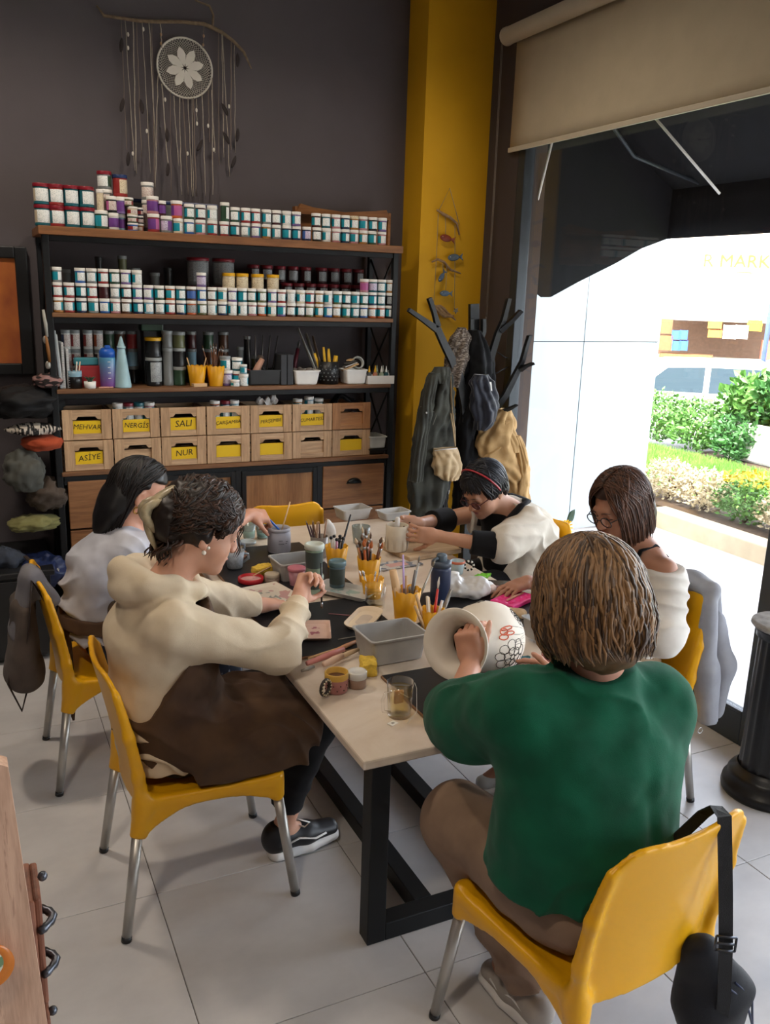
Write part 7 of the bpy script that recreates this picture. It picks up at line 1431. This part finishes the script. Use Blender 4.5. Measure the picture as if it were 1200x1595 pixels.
# claw clip
clipm = mat('marbled_clip', '#a89a7c', .3, var=.35, scale=40); L = B.L
cl_ = MB().tube([L(-.10-.058*math.sin(math.pi*t), 0, .095-.19*t)-B.org for t in [i/14 for i in range(15)]], [.012,.018,.022,.024,.025,.025,.025,.025,.025,.025,.025,.024,.022,.018,.012], 14, flat=.45, updir=(-1,0,.3)).build('claw_clip', clipm, B.root)
for sy in (-1, 1): MB().tube([L(-.125-.045*math.sin(math.pi*t), .018*sy, .045-.09*t)-B.org for t in [i/8 for i in range(9)]], [.008,.011,.013,.014,.014,.014,.013,.011,.008], 10).build('clip_grip', clipm, cl_)
pearl = mat('pearl','#e9e0d4',.2,coat=.5); B.ball('pearl_earring', L(-.003,-.086,-.052), .007, pearl); B.ball('pearl_earring', L(.004,-.087,-.036), .005, pearl)
M_HOOD = fabric('cream_fleece','#d8c8ae','#cdbb9f',scale=700,bump=.2); 
hd = Sdf(.006).seg((.475,2.52,.53),(.455,2.52,.70),(.205,.150),(.185,.135),Yax,.05,flat=0).seg((.455,2.52,.70),(.452,2.51,.87),(.185,.135),(.195,.138),Yax,.05).seg((.452,2.51,.87),(.475,2.51,.975),(.195,.138),(.15,.085),Yax,.05)
sleeve(hd, (.47,2.335,.955), (.79,2.355,.822), .080, .066, .05, 0); sleeve(hd, (.80,2.36,.815), (.93,2.56,.885), .066, .046, .04, 1); sleeve(hd, (.49,2.685,.955), (.73,2.83,.825), .08, .066, .05, 0); sleeve(hd, (.73,2.83,.82), (.88,2.855,.788), .066, .046, .04, 1)
hd.ell((.395,2.51,1.045), (.075,.13,.06), np.array(Ry(-.35)), .03).path([(.42,2.40,1.06),(.50,2.395,1.055),(.57,2.44,1.02),(.60,2.51,.985),(.57,2.58,1.02),(.50,2.63,1.055),(.42,2.62,1.06),(.36,2.51,1.09),(.42,2.40,1.06)], [.034,.03,.026,.024,.026,.03,.034,.034,.034], .02).ell((.47,2.51,1.10), (.06,.075,.05), None, .02, '-').clip((0,0,.475), (0,0,-1))
B.wear('hoodie', hd, M_HOOD, folds(.010, (.5,.2,1), 50, 3, 1.0, .005))
M_APR = fabric('brown_apron_cotton','#57412f','#48352a',bump=.25)
ap = Sdf(.006).seg((.49,2.52,.60),(.475,2.52,.72),(.228,.172),(.218,.165),Yax,.03).seg((.475,2.52,.72),(.475,2.51,.9),(.218,.165),(.214,.16),Yax,.03).clip((.40,2.3,.70), (-.82,0,.60))
ap.seg((.52,2.51,.565),(.90,2.50,.55),(.225,.09),(.225,.085),Yax,.05,flat=0).box((.70,2.31,.51), (.165,.012,.055), np.array(Ry(.06)), .012, .05).cap((.36,2.40,.665),(.50,2.33,.62),.03,.035,.03).clip((0,0,.445), (0,0,-1)).clip((.90,2.5,0), (1,.1,0))
B.wear('apron', ap, M_APR, folds(.012, (.55,.3,.8), 48, 7, 1.2, .006))
B.tube('apron_tie', [(.40,2.38,.672),(.335,2.45,.675),(.325,2.55,.675),(.39,2.68,.67)], [.012,.014,.014,.012], M_APR, 8, .4)
M_BLK = fabric('black_trousers','#15151a','#0d0d10')
tr_ = Sdf(.007)
for hp, kn, an in (((.50,2.43,.53),(.93,2.40,.53),(.865,2.48,.2)), ((.50,2.61,.53),(.96,2.68,.53),(.98,2.95,.2))): tr_.cap(hp, kn, .1, .074, .04).cap(kn, an, .072, .056, .04, flat=1)
tr_.seg((.47,2.46,.53),(.47,2.58,.53),(.13,.09),(.13,.09),Xax,.04).clip((0,0,.452),(0,0,-1)) if False else tr_.seg((.47,2.46,.54),(.47,2.58,.54),(.13,.09),(.13,.09),Xax,.04)
B.wear('trousers', tr_, M_BLK, folds(.005, (.3,.2,1), 60, 5))
M_SOLE = mat('white_rubber','#d9d7d4',.5); M_UPB = mat('black_leather','#17171b',.45,var=.2); M_LACE2 = mat('white_lace_cord','#e2dfda',.8)
sneaker(B, (.78,2.478,.002), (1.085,2.512,.002), (M_SOLE, M_UPB, M_LACE2)); sneaker(B, (.90,2.99,.002), (1.125,3.08,.002), (M_SOLE, M_UPB, M_LACE2))
# brush pinched in her right hand
bt_ = tb[4][0]; stick(bt_+V((-.01,.012,.10)), (.05,.05,-1), .16, .0035, M_LIDK, 'fine_brush', 'fine black brush pinched by the hoodie woman', 'brush', tip='brush', tipm=M_BRISTLE, tl=.012)
# ---- woman in the white T-shirt (left, far)
A = Fig((.44, 3.40, .44), 'seated woman in white T-shirt with straight black hair, dipping a brush')
A.head((.585,3.44,1.105), (.86,-.02,-.42), neck=(.52,3.43,.95), k=1.06)
A.torso([((.40,3.42,.545),.14,.10,Yax), ((.39,3.42,.68),.14,.10,Yax), ((.425,3.42,.80),.155,.105,Yax), ((.50,3.43,.90),.14,.075,Yax)])
A.limb([(.515,3.27,.895),(.82,3.40,.86),(1.085,3.605,.925)], [.044,.036,.023]); A.limb([(.52,3.59,.895),(.72,3.68,.80),(.93,3.62,.775)], [.044,.036,.023])
for hp, kn, an, tb_ in (((.43,3.33,.535),(.86,3.30,.53),(.90,3.3,.10),(1.05,3.3,.05)), ((.43,3.51,.535),(.87,3.54,.53),(.92,3.56,.10),(1.06,3.58,.05))): A.limb([hp,kn,an,tb_], [.075,.05,.033,.028])
ta = A.hand((1.085,3.605,.925), (.85,.2,-.2), (-.1,.5,-.85), 1, [(40,60,30),(48,65,30),(55,70,35),(60,70,35)], (20,30), .03)
A.hand((.93,3.62,.775), (.95,-.1,-.1), (0,0,-1), -1, [14,15,16,18], (10,10), .08)
A.done(SK4); HA = hairmat('black_hair', '#0d0b0c', '#2a2322'); A.face(HA[0], '#b0626a')
A.cap(HA[0], .013, (((-.055,0,-.06),(.075,.088,.10)), ((-.075,0,-.11),(.05,.08,.11))), ((.108,0,-.045),(.085,.1,.09)), ((.045,-.09,-.05),(.045,.035,.06)))
def bob_gen(drop, side_len, part=.0, front=.35, wave=.0, flare=.0, rr=(.004,.007), g0=(1.17,1.24), g1=1.24, tuck=None):
    def g(rs_, i):
        az = rs_.uniform(front, math.pi) * (1 if i % 2 else -1); u0 = V((rs_.uniform(-.6,.85), part+.02*(1 if i % 2 else -1), 1)); u1 = V((math.cos(az), math.sin(az), rs_.uniform(-.25,.05)))
        if abs(az) > 2.2: u0 = V((rs_.uniform(-.7,-.1), rs_.uniform(-.2,.2), 1))
        P_ = sweep(u0, u1, 9, rs_.uniform(*g0), rs_.uniform(g1-.06, g1+.04)); e = P_[-1]; n_ = 6; ph = rs_.uniform(0,6.28); L_ = drop*rs_.uniform(.85,1.1)*(side_len if abs(az) < 1.6 else 1)
        out = V((e.x*.3, e.y, 0)).normalized()
        if tuck and i % 2 == tuck[0] and abs(az) < tuck[1]: return None
        for j in range(1, n_+1): P_.append(e+V((0,0,-L_*j/n_))+out*flare*math.sin(j/n_*math.pi)+out*(-.12*drop*(j/n_)**2)+V((wave*math.sin(j*1.5+ph), wave*math.cos(j*1.3+ph), 0)))
        if wave: P_ = [p+V((wave*.4*math.sin(q*1.2+ph), wave*.4*math.cos(q*1.1+ph), 0)) for q, p in enumerate(P_)]
        return P_, rs_.uniform(*rr)
    return g
A.hair(HA, 520, bob_gen(.19, 1.0, .25, .75, 0, 0, (.003,.005), tuck=(0, 1.75)), seed=12)
A.tube('hoop_earring', [A.L(-.004+.010*math.cos(a), -.088, -.062+.012*math.sin(a)) for a in [i*math.pi/6 for i in range(13)]], .0028, mat('gold','#b98d3c',.25,.9))
M_TEE = fabric('white_jersey','#bcbdc6','#afb0bb',bump=.12)
te = Sdf(.006).seg((.40,3.42,.56),(.388,3.42,.68),(.185,.135),(.165,.12),Yax,.05).seg((.388,3.42,.68),(.425,3.42,.80),(.165,.12),(.178,.128),Yax,.05).seg((.425,3.42,.80),(.505,3.43,.905),(.178,.128),(.15,.085),Yax,.05)
sleeve(te, (.515,3.275,.89), (.735,3.365,.87), .078, .072, .05, 1); sleeve(te, (.52,3.585,.885), (.66,3.655,.83), .075, .07, .05, 1); te.clip((0,0,.55), (0,0,-1))
A.wear('t_shirt', te, M_TEE, folds(.014, (.7,.2,.6), 60, 11, 1.1, .004))
ap = Sdf(.006).seg((.39,3.42,.59),(.395,3.42,.645),(.20,.155),(.19,.146),Yax,.01,flat=3).box((.53,3.34,.62), (.08,.11,.07), None, .04, .05).seg((.50,3.42,.565),(.82,3.42,.555),(.19,.075),(.18,.065),Yax,.04)
A.wear('apron', ap, M_APR, folds(.007, (.4,.3,.9), 50, 13))
A.tube('apron_tie', [(.268,3.36,.63),(.262,3.32,.55),(.258,3.30,.44),(.262,3.285,.32),(.268,3.28,.24)], [.01,.02,.024,.02,.004], M_APR, 8, .3); A.ball('apron_knot', (.266,3.38,.632), (.018,.028,.018), M_APR); A.tube('apron_tie', [(.262,3.42,.62),(.27,3.46,.50),(.272,3.47,.38)], [.008,.014,.005], M_APR, 8, .3)
M_PAT = spots('navy_white_print','#1c2233','#8f95a3',40,.56,.9,.03,(1,1,.35),2)
tr_ = Sdf(.007)
for hp, kn, an in (((.43,3.33,.53),(.86,3.30,.53),(.895,3.3,.16)), ((.43,3.51,.53),(.87,3.54,.53),(.915,3.56,.16))): tr_.cap(hp, kn, .098, .076, .04).cap(kn, an, .076, .07, .04, flat=1)
A.wear('trousers', tr_, M_PAT, folds(.006, (.3,.2,1), 50, 15))
sneaker(A, (.80,3.3,.002), (1.07,3.31,.002), (M_SOLE, M_UPB, M_LACE2), lace=False); sneaker(A, (.82,3.56,.002), (1.09,3.57,.002), (M_SOLE, M_UPB, M_LACE2), lace=False)
tipc = (ta[1][0]+ta[4][0])/2; stick(tipc+V((0,0,.085)), (V(pot1)+V((0,0,.1))-tipc-V((0,0,.085))), .12, .005, mat('blue_brush_handle','#2f5fa8',.35), 'dipping_brush', 'blue brush held by the woman in white over the grey pot', 'brush', tip='brush', tipm=mat('blue_wet_bristle','#2f6f96',.4), tl=.035, tr=.007)
# ---- woman with the red headband (right, far)
C = Fig((2.32, 3.42, .44), 'seated woman in white blouse with black cuffs and red headband, holding a big mug')
C.head((2.155,3.39,1.02), (-.80,-.24,-.55), neck=(2.29,3.40,.90), k=1.06)
C.torso([((2.36,3.42,.54),.17,.12,Yax), ((2.41,3.42,.67),.15,.11,Yax), ((2.40,3.41,.77),.165,.115,Yax), ((2.32,3.40,.865),.15,.08,Yax)])
MUG = V((1.715,3.405,TZ+.025))
C.limb([(2.32,3.235,.855),(2.10,3.155,.80),(1.865,3.305,.835)], [.048,.04,.025]); C.limb([(2.32,3.57,.855),(2.10,3.66,.80),(1.875,3.515,.84)], [.048,.04,.025])
for y in (3.33, 3.51): C.limb([(2.33,y,.535),(1.93,y,.53),(1.95,y,.10),(1.82,y,.05)], [.085,.058,.036,.03])
tcL = C.hand((1.865,3.305,.835), (-.93,.25,.1), (.25,.95,.0), -1, [(18,25,15),(22,28,15),(26,30,18),(30,32,18)], (15,15), .05)
tcR = C.hand((1.875,3.515,.84), (-.9,-.05,.12), (-.05,-.98,.0), 1, [(18,25,15),(22,28,15),(26,30,18),(30,32,18)], (15,15), .05)
C.done(SK2); C.nails(mat('plum_nail','#3c1a22',.2), tcL[:4], (-.3,-1,.2)); HC = hairmat('blue_black_hair', '#0d0d12', '#23262f'); C.face(HC[0], '#9c5a58')
C.cap(HC[0], .017, (((-.06,0,-.03),(.055,.075,.075)),), ((.125,0,-.06),(.06,.1,.095)), ((.02,0,-.10),(.06,.1,.05)))
C.hair(HC, 420, bob_gen(.03, .8, .1, .9, 0, 0, (.003,.0052), g1=1.26), seed=22)
def fringe(rs_, i):
    P_ = sweep((rs_.uniform(.1,.5), rs_.uniform(-.3,.3), 1), (1, rs_.uniform(-.75,.75), rs_.uniform(.12,.45)), 9, 1.16, 1.2); return P_, rs_.uniform(.004,.006)
C.hair(HC, 70, fringe, 'fringe', 23)
C.tube('headband', [C.L(*(on_head((math.cos(t)*.28+.12, math.sin(t), math.cos(t)), 1.32))) for t in [(-1.75+3.5*i/24) for i in range(25)]], .0045, mat('red_headband','#a3323a',.35), 8, 1.0)
glasses(C, mat('dark_red_frame','#4a1218',.3), glass('smoked_lens', (.35,.25,.25)))
M_LIN = fabric('white_linen','#d2cabd','#c4bbad',scale=500,bump=.3)
bl = Sdf(.006).seg((2.36,3.42,.53),(2.41,3.42,.66),(.23,.165),(.215,.155),Yax,.05).seg((2.41,3.42,.66),(2.40,3.41,.77),(.215,.155),(.215,.15),Yax,.05).seg((2.40,3.41,.77),(2.33,3.40,.865),(.215,.15),(.16,.085),Yax,.05)
sleeve(bl, (2.33,3.245,.85), (2.13,3.165,.80), .092, .085, .05, 0); sleeve(bl, (2.33,3.57,.85), (2.13,3.65,.80), .092, .085, .05, 0); bl.clip((2.075,3.14,.80), (-.95,.3,0)).clip((2.24,3.4,.99), (-.6,0,.8)).clip((0,0,.47), (0,0,-1))
C.wear('blouse', bl, M_LIN, folds(.011, (.2,.5,1), 55, 21, 1.1, .005))
M_BTRIM = fabric('black_knit','#131316','#0c0c0f')
cf = Sdf(.006).cap((2.12,3.162,.80),(2.0,3.222,.815),.066,.055,.02,flat=3); C.wear('cuff', cf, M_BTRIM); cf = Sdf(.006).cap((2.12,3.65,.80),(2.0,3.60,.815),.066,.055,.02,flat=3); C.wear('cuff', cf, M_BTRIM)
tp_ = Sdf(.006).seg((2.30,3.40,.62),(2.25,3.40,.84),(.12,.09),(.12,.06),Yax,.04).clip((2.24,3.4,.92),(-.5,0,.85)); C.wear('undershirt', tp_, M_BTRIM, folds(.004,(0,.5,1),50,25))
C.tube('neck_trim', [(2.22,3.31,.80),(2.245,3.29,.885),(2.31,3.295,.945),(2.375,3.34,.945),(2.395,3.41,.94),(2.375,3.48,.945),(2.31,3.52,.945),(2.245,3.52,.885),(2.22,3.50,.80)], [.022]*9, M_BTRIM, 10, .5)
tr_ = Sdf(.008)
for y in (3.33, 3.51): tr_.cap((2.33,y,.53),(1.93,y,.53),.1,.076,.04).cap((1.93,y,.53),(1.95,y,.12),.074,.06,.04,flat=1)
C.wear('trousers', tr_, M_BLK, None)
for y in (3.33, 3.51): sneaker(C, (2.05,y,.002), (1.78,y,.002), (M_SOLE, M_UPB, M_LACE2), lace=False, h=.006)
C.tube('ring', [tcL[2][0]+V((-.0+.009*math.cos(a)+.05,.0, .009*math.sin(a)-.004)) for a in [i*math.pi/5 for i in range(11)]], .0014, M_ALU)
# her mug with a pestle
mgb = lath('big_mug', MUG, [('mug', [(0,0),(.046,0),(.05,.004),(.052,.118),(.048,.12),(.046,.116),(.045,.01),(0,.01)], mat('cream_stoneware','#c9bda9',.6))], 'big cream stoneware mug with a pestle, held in both hands', 'mug')
for i in range(10): a = i*math.pi/5; MB().lathe([(.0525,.01),(.0545,.03),(.0525,.06)], seg=3, arc=(a-.2,a+.2)).build('relief_petal', MATS['cream_stoneware'], mgb)
pe = MB().tube([(0,0,0),(.0,.003,.10),(.002,.004,.135),(.002,.004,.142)], [.012,.012,.012,.007], 12).build('pestle', mat('white_marble_pestle','#d6d1ca',.4), None, MUG+V((.0,.0,.0105))); tag(pe, 'white pestle standing in the big cream mug', 'pestle')
# ---- woman with glasses (right, near)
D = Fig((2.19, 2.46, .44), 'seated woman with brown bob and glasses in white off-shoulder top')
D.head((2.20,2.50,1.15), (-.86,-.10,-.42), neck=(2.29,2.49,.98), k=1.08)
D.torso([((2.22,2.46,.54),.165,.115,Yax), ((2.29,2.47,.70),.14,.10,Yax), ((2.31,2.48,.85),.16,.11,Yax), ((2.30,2.48,.94),.14,.075,Yax)])
D.limb([(2.30,2.325,.925),(2.24,2.25,.69),(2.0,2.50,.80)], [.046,.038,.024]); D.limb([(2.30,2.64,.925),(2.18,2.74,.72),(1.96,2.72,.79)], [.046,.038,.024])
for y in (2.38, 2.55): D.limb([(2.20,y,.535),(1.80,y,.53),(1.84,y,.10),(1.72,y,.05)], [.085,.058,.036,.03])
td = D.hand((2.0,2.50,.80), (-.8,.55,.25), (-.3,-.2,-.9), 1, [(45,60,30),(52,65,30),(58,65,30),(62,65,30)], (25,35), .03)
D.hand((1.96,2.72,.79), (-.95,-.2,-.1), (0,0,-1), 1, [12,14,16,18], (10,10), .08)
D.done(SK3); HD = hairmat('chestnut_hair', '#2e1b13', '#5f3d2a'); D.face(HD[0], '#8d4f48')
D.cap(HD[0], .014, (((-.06,0,-.06),(.07,.085,.095)),), ((.12,0,-.06),(.07,.1,.11)), ((.05,.09,-.06),(.03,.03,.06)))
D.hair(HD, 620, bob_gen(.15, 1.0, .1, .62, .001, .004, (.0028,.0048), g1=1.26), seed=32)
glasses(D, mat('dark_glasses_frame','#26201f',.3), glass('clear_lens'))
M_WT = fabric('white_cotton','#d9d4cc','#cbc5bc',bump=.2)
to = Sdf(.006).seg((2.235,2.46,.60),(2.29,2.47,.70),(.175,.13),(.165,.12),Yax,.05).seg((2.29,2.47,.70),(2.305,2.48,.86),(.165,.12),(.185,.13),Yax,.05)
sleeve(to, (2.30,2.315,.885), (2.245,2.25,.71), .085, .088, .05, 0); sleeve(to, (2.24,2.25,.71), (2.13,2.36,.745), .082, .06, .04, 1); sleeve(to, (2.30,2.645,.885), (2.19,2.735,.73), .085, .08, .05, 0); sleeve(to, (2.19,2.735,.73), (2.08,2.73,.76), .075, .06, .04, 1); to.clip((2.3,2.48,.925), (-.15,.05,1)).clip((0,0,.58), (0,0,-1))
D.wear('top', to, M_WT, folds(.008, (.3,.5,.8), 55, 31, 1.1, .005))
for y0_ in (2.40, 2.56): D.tube('strap', [(2.20,y0_,.90),(2.24,y0_,.985),(2.31,y0_-.005,1.002),(2.375,y0_,.95),(2.395,y0_,.86)], [.011]*5, M_BTRIM, 8, .35)
tr_ = Sdf(.008)
for y in (2.38, 2.55): tr_.cap((2.20,y,.53),(1.80,y,.53),.1,.076,.04).cap((1.80,y,.53),(1.84,y,.12),.074,.06,.04,flat=1)
tr_.seg((2.22,2.39,.54),(2.22,2.54,.54),(.14,.11),(.14,.11),Xax,.04)
D.wear('trousers', tr_, fabric('beige_trousers','#a08b72','#8f7b64'), folds(.005,(.3,.2,1),50,35))
for y in (2.38, 2.55): sneaker(D, (1.93,y,.002), (1.66,y,.002), (M_SOLE, MATS['grey_tub'], M_LACE2), lace=False, h=.006)
# ---- woman in green (front)
E = Fig((1.27, 1.42, .44), 'woman in green sweater seen from behind, wavy light brown bob, holding the vase')
E.head((1.235,1.475,1.235), (.10,.90,-.40), neck=(1.25,1.43,1.04), k=1.1)
E.torso([((1.24,1.41,.55),.15,.11,Xax), ((1.235,1.40,.70),.165,.12,Xax), ((1.24,1.42,.88),.18,.13,Xax), ((1.25,1.45,.99),.15,.06,Xax)])
WR = V((1.247,1.968,.872)); vmo = vc+vax*.2
E.limb([(1.06,1.49,1.0),(1.075,1.77,.815),WR], [.056,.047,.028]); E.limb([(1.44,1.43,.965),(1.575,1.60,.77),(1.49,1.86,.80)], [.056,.047,.028])
for hp, kn, an, tb_ in (((1.20,1.42,.54),(1.085,1.73,.545),(1.235,1.57,.11),(1.22,1.70,.05)), ((1.37,1.42,.54),(1.43,1.83,.54),(1.46,1.75,.10),(1.45,1.88,.05))): E.limb([hp,kn,an,tb_], [.08,.055,.035,.028])
te_ = E.hand(WR, (-.10,.30,.92), (.80,.50,-.15), 1, [(58,45,20),(62,48,22),(66,50,24),(70,52,25)], (5,8), .05, 1.05, tdir=(.34,.12,.92))
E.hand((1.49,1.86,.80), (.0,.9,.1), (-.9,.0,-.2), -1, [25,28,30,32], (10,15), .05)
E.done(SK4); HE = hairmat('ash_brown_hair', '#3d2b1d', '#8f6c48'); 
E.cap(HE[1], .02, (((-.05,0,-.05),(.09,.105,.10)), ((-.01,0,.03),(.10,.095,.09))), ((.12,0,-.06),(.06,.1,.11)), None, lambda P, N: .006*vnoise(P, 22, 3)+.004*vnoise(P, 50, 5))
E.hair(HE, 1300, bob_gen(.115, .95, .1, .45, .0045, .010, (.003,.006), (1.3,1.38), g1=1.44), seed=42)
M_GREEN = fabric('bottle_green_fleece','#0b583f','#094833',scale=600,bump=.2,sheen=.06)
sw = Sdf(.006).seg((1.225,1.405,.62),(1.225,1.40,.72),(.245,.185),(.222,.17),Xax,.05).seg((1.225,1.40,.72),(1.24,1.42,.88),(.222,.17),(.218,.158),Xax,.05).seg((1.24,1.42,.88),(1.25,1.44,1.0),(.218,.158),(.17,.09),Xax,.05)
sleeve(sw, (1.075,1.48,.985), (1.075,1.70,.855), .096, .095, .06, 0); sleeve(sw, (1.075,1.68,.865), (1.10,1.81,.815), .096, .09, .05, 1); sleeve(sw, (1.43,1.43,.955), (1.56,1.59,.785), .096, .095, .06, 0); sleeve(sw, (1.565,1.59,.785), (1.54,1.72,.79), .10, .085, .05, 1)
sw.cap((1.09,1.775,.825),(1.12,1.85,.835),.072,.074,.01,'-').clip((1.27,1.4,.605), (.0,.08,-1)).cap((1.245,1.44,1.02),(1.243,1.44,1.085),.10,.085,.04,flat=1)
def sw_disp(P, N): f = folds(.010, (.25,.1,1), 34, 41, 1.2, .006, 7)(P, N); c = -.010*np.exp(-((P[:, 0]-1.26-.02*vnoise(P, 6, 2))/.018)**2)*np.clip((1.0-P[:, 2])/.3, 0, 1)*np.clip(-N[:, 1], 0, 1); return f+c
E.wear('sweater', sw, M_GREEN, sw_disp)
M_KHAKI = fabric('khaki_trousers','#8d7562','#7d6655',bump=.25)
tr_ = Sdf(.007).seg((1.17,1.42,.555),(1.31,1.42,.555),(.19,.125),(.19,.125),Yax,.05)
for hp, kn, an in (((1.17,1.42,.55),(1.085,1.73,.55),(1.237,1.57,.115)), ((1.33,1.42,.55),(1.43,1.83,.545),(1.46,1.75,.17))): tr_.cap(hp, kn, .13, .088, .05).cap(kn, an, .086, .07, .05, flat=1)
tr_.clip((0,0,.437),(0,0,-1)) if False else None
E.wear('trousers', tr_, M_KHAKI, folds(.007, (.6,.4,.5), 45, 45, 1.1, .006))
sneaker(E, (1.245,1.48,.002), (1.21,1.75,.002), (M_SOLE, mat('grey_suede','#9c948c',.9), M_LACE2), lace=False); sneaker(E, (1.47,1.68,.002), (1.45,1.95,.002), (M_SOLE, MATS['grey_suede'], M_LACE2), lace=False)
inkp = mat('tattoo_ink','#2b2a33',.7)
for k_, t_ in enumerate((.50, .62, .80)):
    q = V((1.075,1.77,.815)).lerp(WR, t_); n_ = (V((0,0,CAMH))-q).normalized(); rr_ = .047+(.028-.047)*t_; c = q+n_*(rr_+.0005); s_ = V((1,0,.3)); E.tube('tattoo', [c+s_*(.009*(j-2)/2)+V((0,0,.004*math.sin(j*2+k_*2)))-n_*.0006*abs(j-2) for j in range(5)], .0012, inkp, 5)
# ------------------------------------------------------------------ bags and cardigan on the chairs
gb_ = empty('shoulder_bag', (CHA[0]-.33, CHA[1]-.05, .36), 'grey brown canvas bag hanging on the back of the far left yellow chair', 'bag'); GO = gb_.location.copy()
sd = Sdf(.007).seg((CHA[0]-.335,CHA[1]-.06,.72),(CHA[0]-.35,CHA[1]-.06,.46),(.12,.045),(.15,.065),Yax,.04).ell((CHA[0]-.345,CHA[1]-.06,.45),(.07,.13,.07),None,.04)
o = sdf_build(sd, 'bag_body', fabric('taupe_canvas','#5b5049','#4a413c',bump=.3), gb_, GO, 2, folds(.008,(.2,.9,.5),45,51)); o.location = (0,0,0)
sd = Sdf(.007).seg((CHA[0]-.305,CHA[1]-.06,.835),(CHA[0]-.36,CHA[1]-.06,.62),(.09,.035),(.115,.035),Yax,.04).cap((CHA[0]-.30,CHA[1]-.10,.83),(CHA[0]-.235,CHA[1]-.10,.74),.04,.03,.03)
o = sdf_build(sd, 'jersey_cover', fabric('grey_jersey','#77757a','#66646a'), gb_, GO, 2, folds(.006,(.2,.9,.4),50,53)); o.location = (0,0,0)
M_STRAP = mat('dark_brown_strap','#2b1f1c',.6)
MB().tube([V((CHA[0]-.36,CHA[1]-.17,.50))-GO, V((CHA[0]-.325,CHA[1]-.19,.68))-GO, V((CHA[0]-.305,CHA[1]-.17,.845))-GO, V((CHA[0]-.25,CHA[1]-.165,.74))-GO], .012, 8, flat=.3).build('strap', M_STRAP, gb_)
MB().tube([V((CHA[0]-.305,CHA[1]+.20,.83))-GO, V((CHA[0]-.26,CHA[1]+.12,.79))-GO, V((CHA[0]-.235,CHA[1]-.0,.75))-GO, V((CHA[0]-.23,CHA[1]-.1,.70))-GO], .009, 8, flat=.3).build('strap', M_STRAP, gb_)
MB().tube([V((CHA[0]-.38,CHA[1]-.13,.56))-GO, V((CHA[0]-.41,CHA[1]-.16,.45))-GO, V((CHA[0]-.37,CHA[1]-.15,.33))-GO, V((CHA[0]-.34,CHA[1]-.13,.42))-GO], .004, 6).build('drawstring', M_STRAP, gb_)
cg = empty('grey_cardigan', (CHD[0]+.25, CHD[1]-.05, .8), 'light grey cardigan draped over the window-side yellow chair', 'cardigan'); CO = cg.location.copy(); M_CARD_ = fabric('heather_grey_knit','#9b9ca2','#8b8c93')
def bp(y, z, off=.0): t = max(0, min(1.1, (z-.43)/.37)); return CHD[0]+.222+.055*t**1.3-.030*(y/.2)**2+off
cy = CHD[1]
sd = Sdf(.006)
for ya, yb, zb, ro in ((-.16,-.20,.44,.030),(-.10,-.13,.50,.030),(-.03,-.06,.58,.028)): sd.cap((CHD[0]+.328,cy+ya,.835),(CHD[0]+.33,cy+yb,zb),ro,ro+.016,.05)
sd.path([(CHD[0]+.275,cy-.20,.852),(CHD[0]+.30,cy-.08,.85),(CHD[0]+.305,cy+.03,.845)],[.036,.034,.03],.03).cap((CHD[0]+.25,cy-.225,.80),(CHD[0]+.255,cy-.235,.52),.03,.045,.04).cap((CHD[0]+.26,cy-.235,.55),(CHD[0]+.30,cy-.24,.33),.045,.04,.04,flat=1)
o = sdf_build(sd, 'cardigan_body', M_CARD_, cg, CO, 2, folds(.007,(.3,.95,.1),60,61,.6)); o.location = (0,0,0)
sd = Sdf(.006).path([(CHD[0]+.31,cy-.20,.72),(CHD[0]+.35,cy-.23,.55),(CHD[0]+.345,cy-.225,.36)],[.045,.045,.036],.04); o = sdf_build(sd, 'sleeve', M_CARD_, cg, CO, 2, folds(.005,(.2,.3,.9),70,63)); o.location = (0,0,0)
MB().tube([V((CHD[0]+.245,cy-.26,.33+.012*math.sin(a)-.02))-CO+V((.012*math.cos(a),0,0)) for a in [i*math.pi/6 for i in range(13)]], .0018, 5).build('zip_ring', M_ALU, cg)
bb = empty('black_shoulder_bag', (1.52, 1.22, 0), 'black zipped shoulder bag hanging from the nearest yellow chair', 'bag'); BO = bb.location.copy(); M_BNY = fabric('black_navy_nylon','#15171f','#0e1016',rough=.6)
bc = PY(1108, 1540, 1.2)
sd = Sdf(.006).seg(bc+V((-.06,0,.14)),bc+V((.01,0,-.02)),(.045,.03),(.10,.05),(.8,-.4,0),.03).ell(bc+V((.02,0,-.06)),(.10,.06,.12),None,.04)
o = sdf_build(sd, 'bag_body', M_BNY, bb, BO, 2, folds(.004,(.5,.5,.5),40,71)); o.location = (0,0,0)
stp = [PY(1020,1350,1.26)+V((.03,.0,0)), PY(1060,1302,1.235), PY(1096,1268,1.21), PY(1116,1256,1.18), PY(1129,1272,1.14), PY(1130,1330,1.135), PY(1131,1400,1.13), PY(1131,1480,1.13), PY(1128,1560,1.14), PY(1122,1610,1.15)]
ribbon([V(p)-BO for p in stp], (.85,-.5,0), .03, .003).build('strap', mat('black_webbing','#17181c',.7,bump=.4,bscale=500), bb)
sb_ = MB(); c = PY(1131,1470,1.125)-BO; wd = V((.85,-.5,0))
for dz_ in (-.018,0,.018): sb_.tube([c+wd*-.022+V((0,0,dz_)), c+wd*.022+V((0,0,dz_))], .003, 6)
for dx in (-.022,.022): sb_.tube([c+wd*dx+V((0,0,-.018)), c+wd*dx+V((0,0,.018))], .003, 6)
sb_.build('strap_buckle', mat('gunmetal','#4b4e55',.3,.9), bb)
for k_ in range(2): MB().tube([bc+V((-.02+.03*k_,-.055,.06))-BO, bc+V((.05+.02*k_,-.06,.0))-BO, bc+V((.10,-.05,-.1))-BO], .003, 6).build('zip', mat('navy_zip','#2a3350',.4), bb)
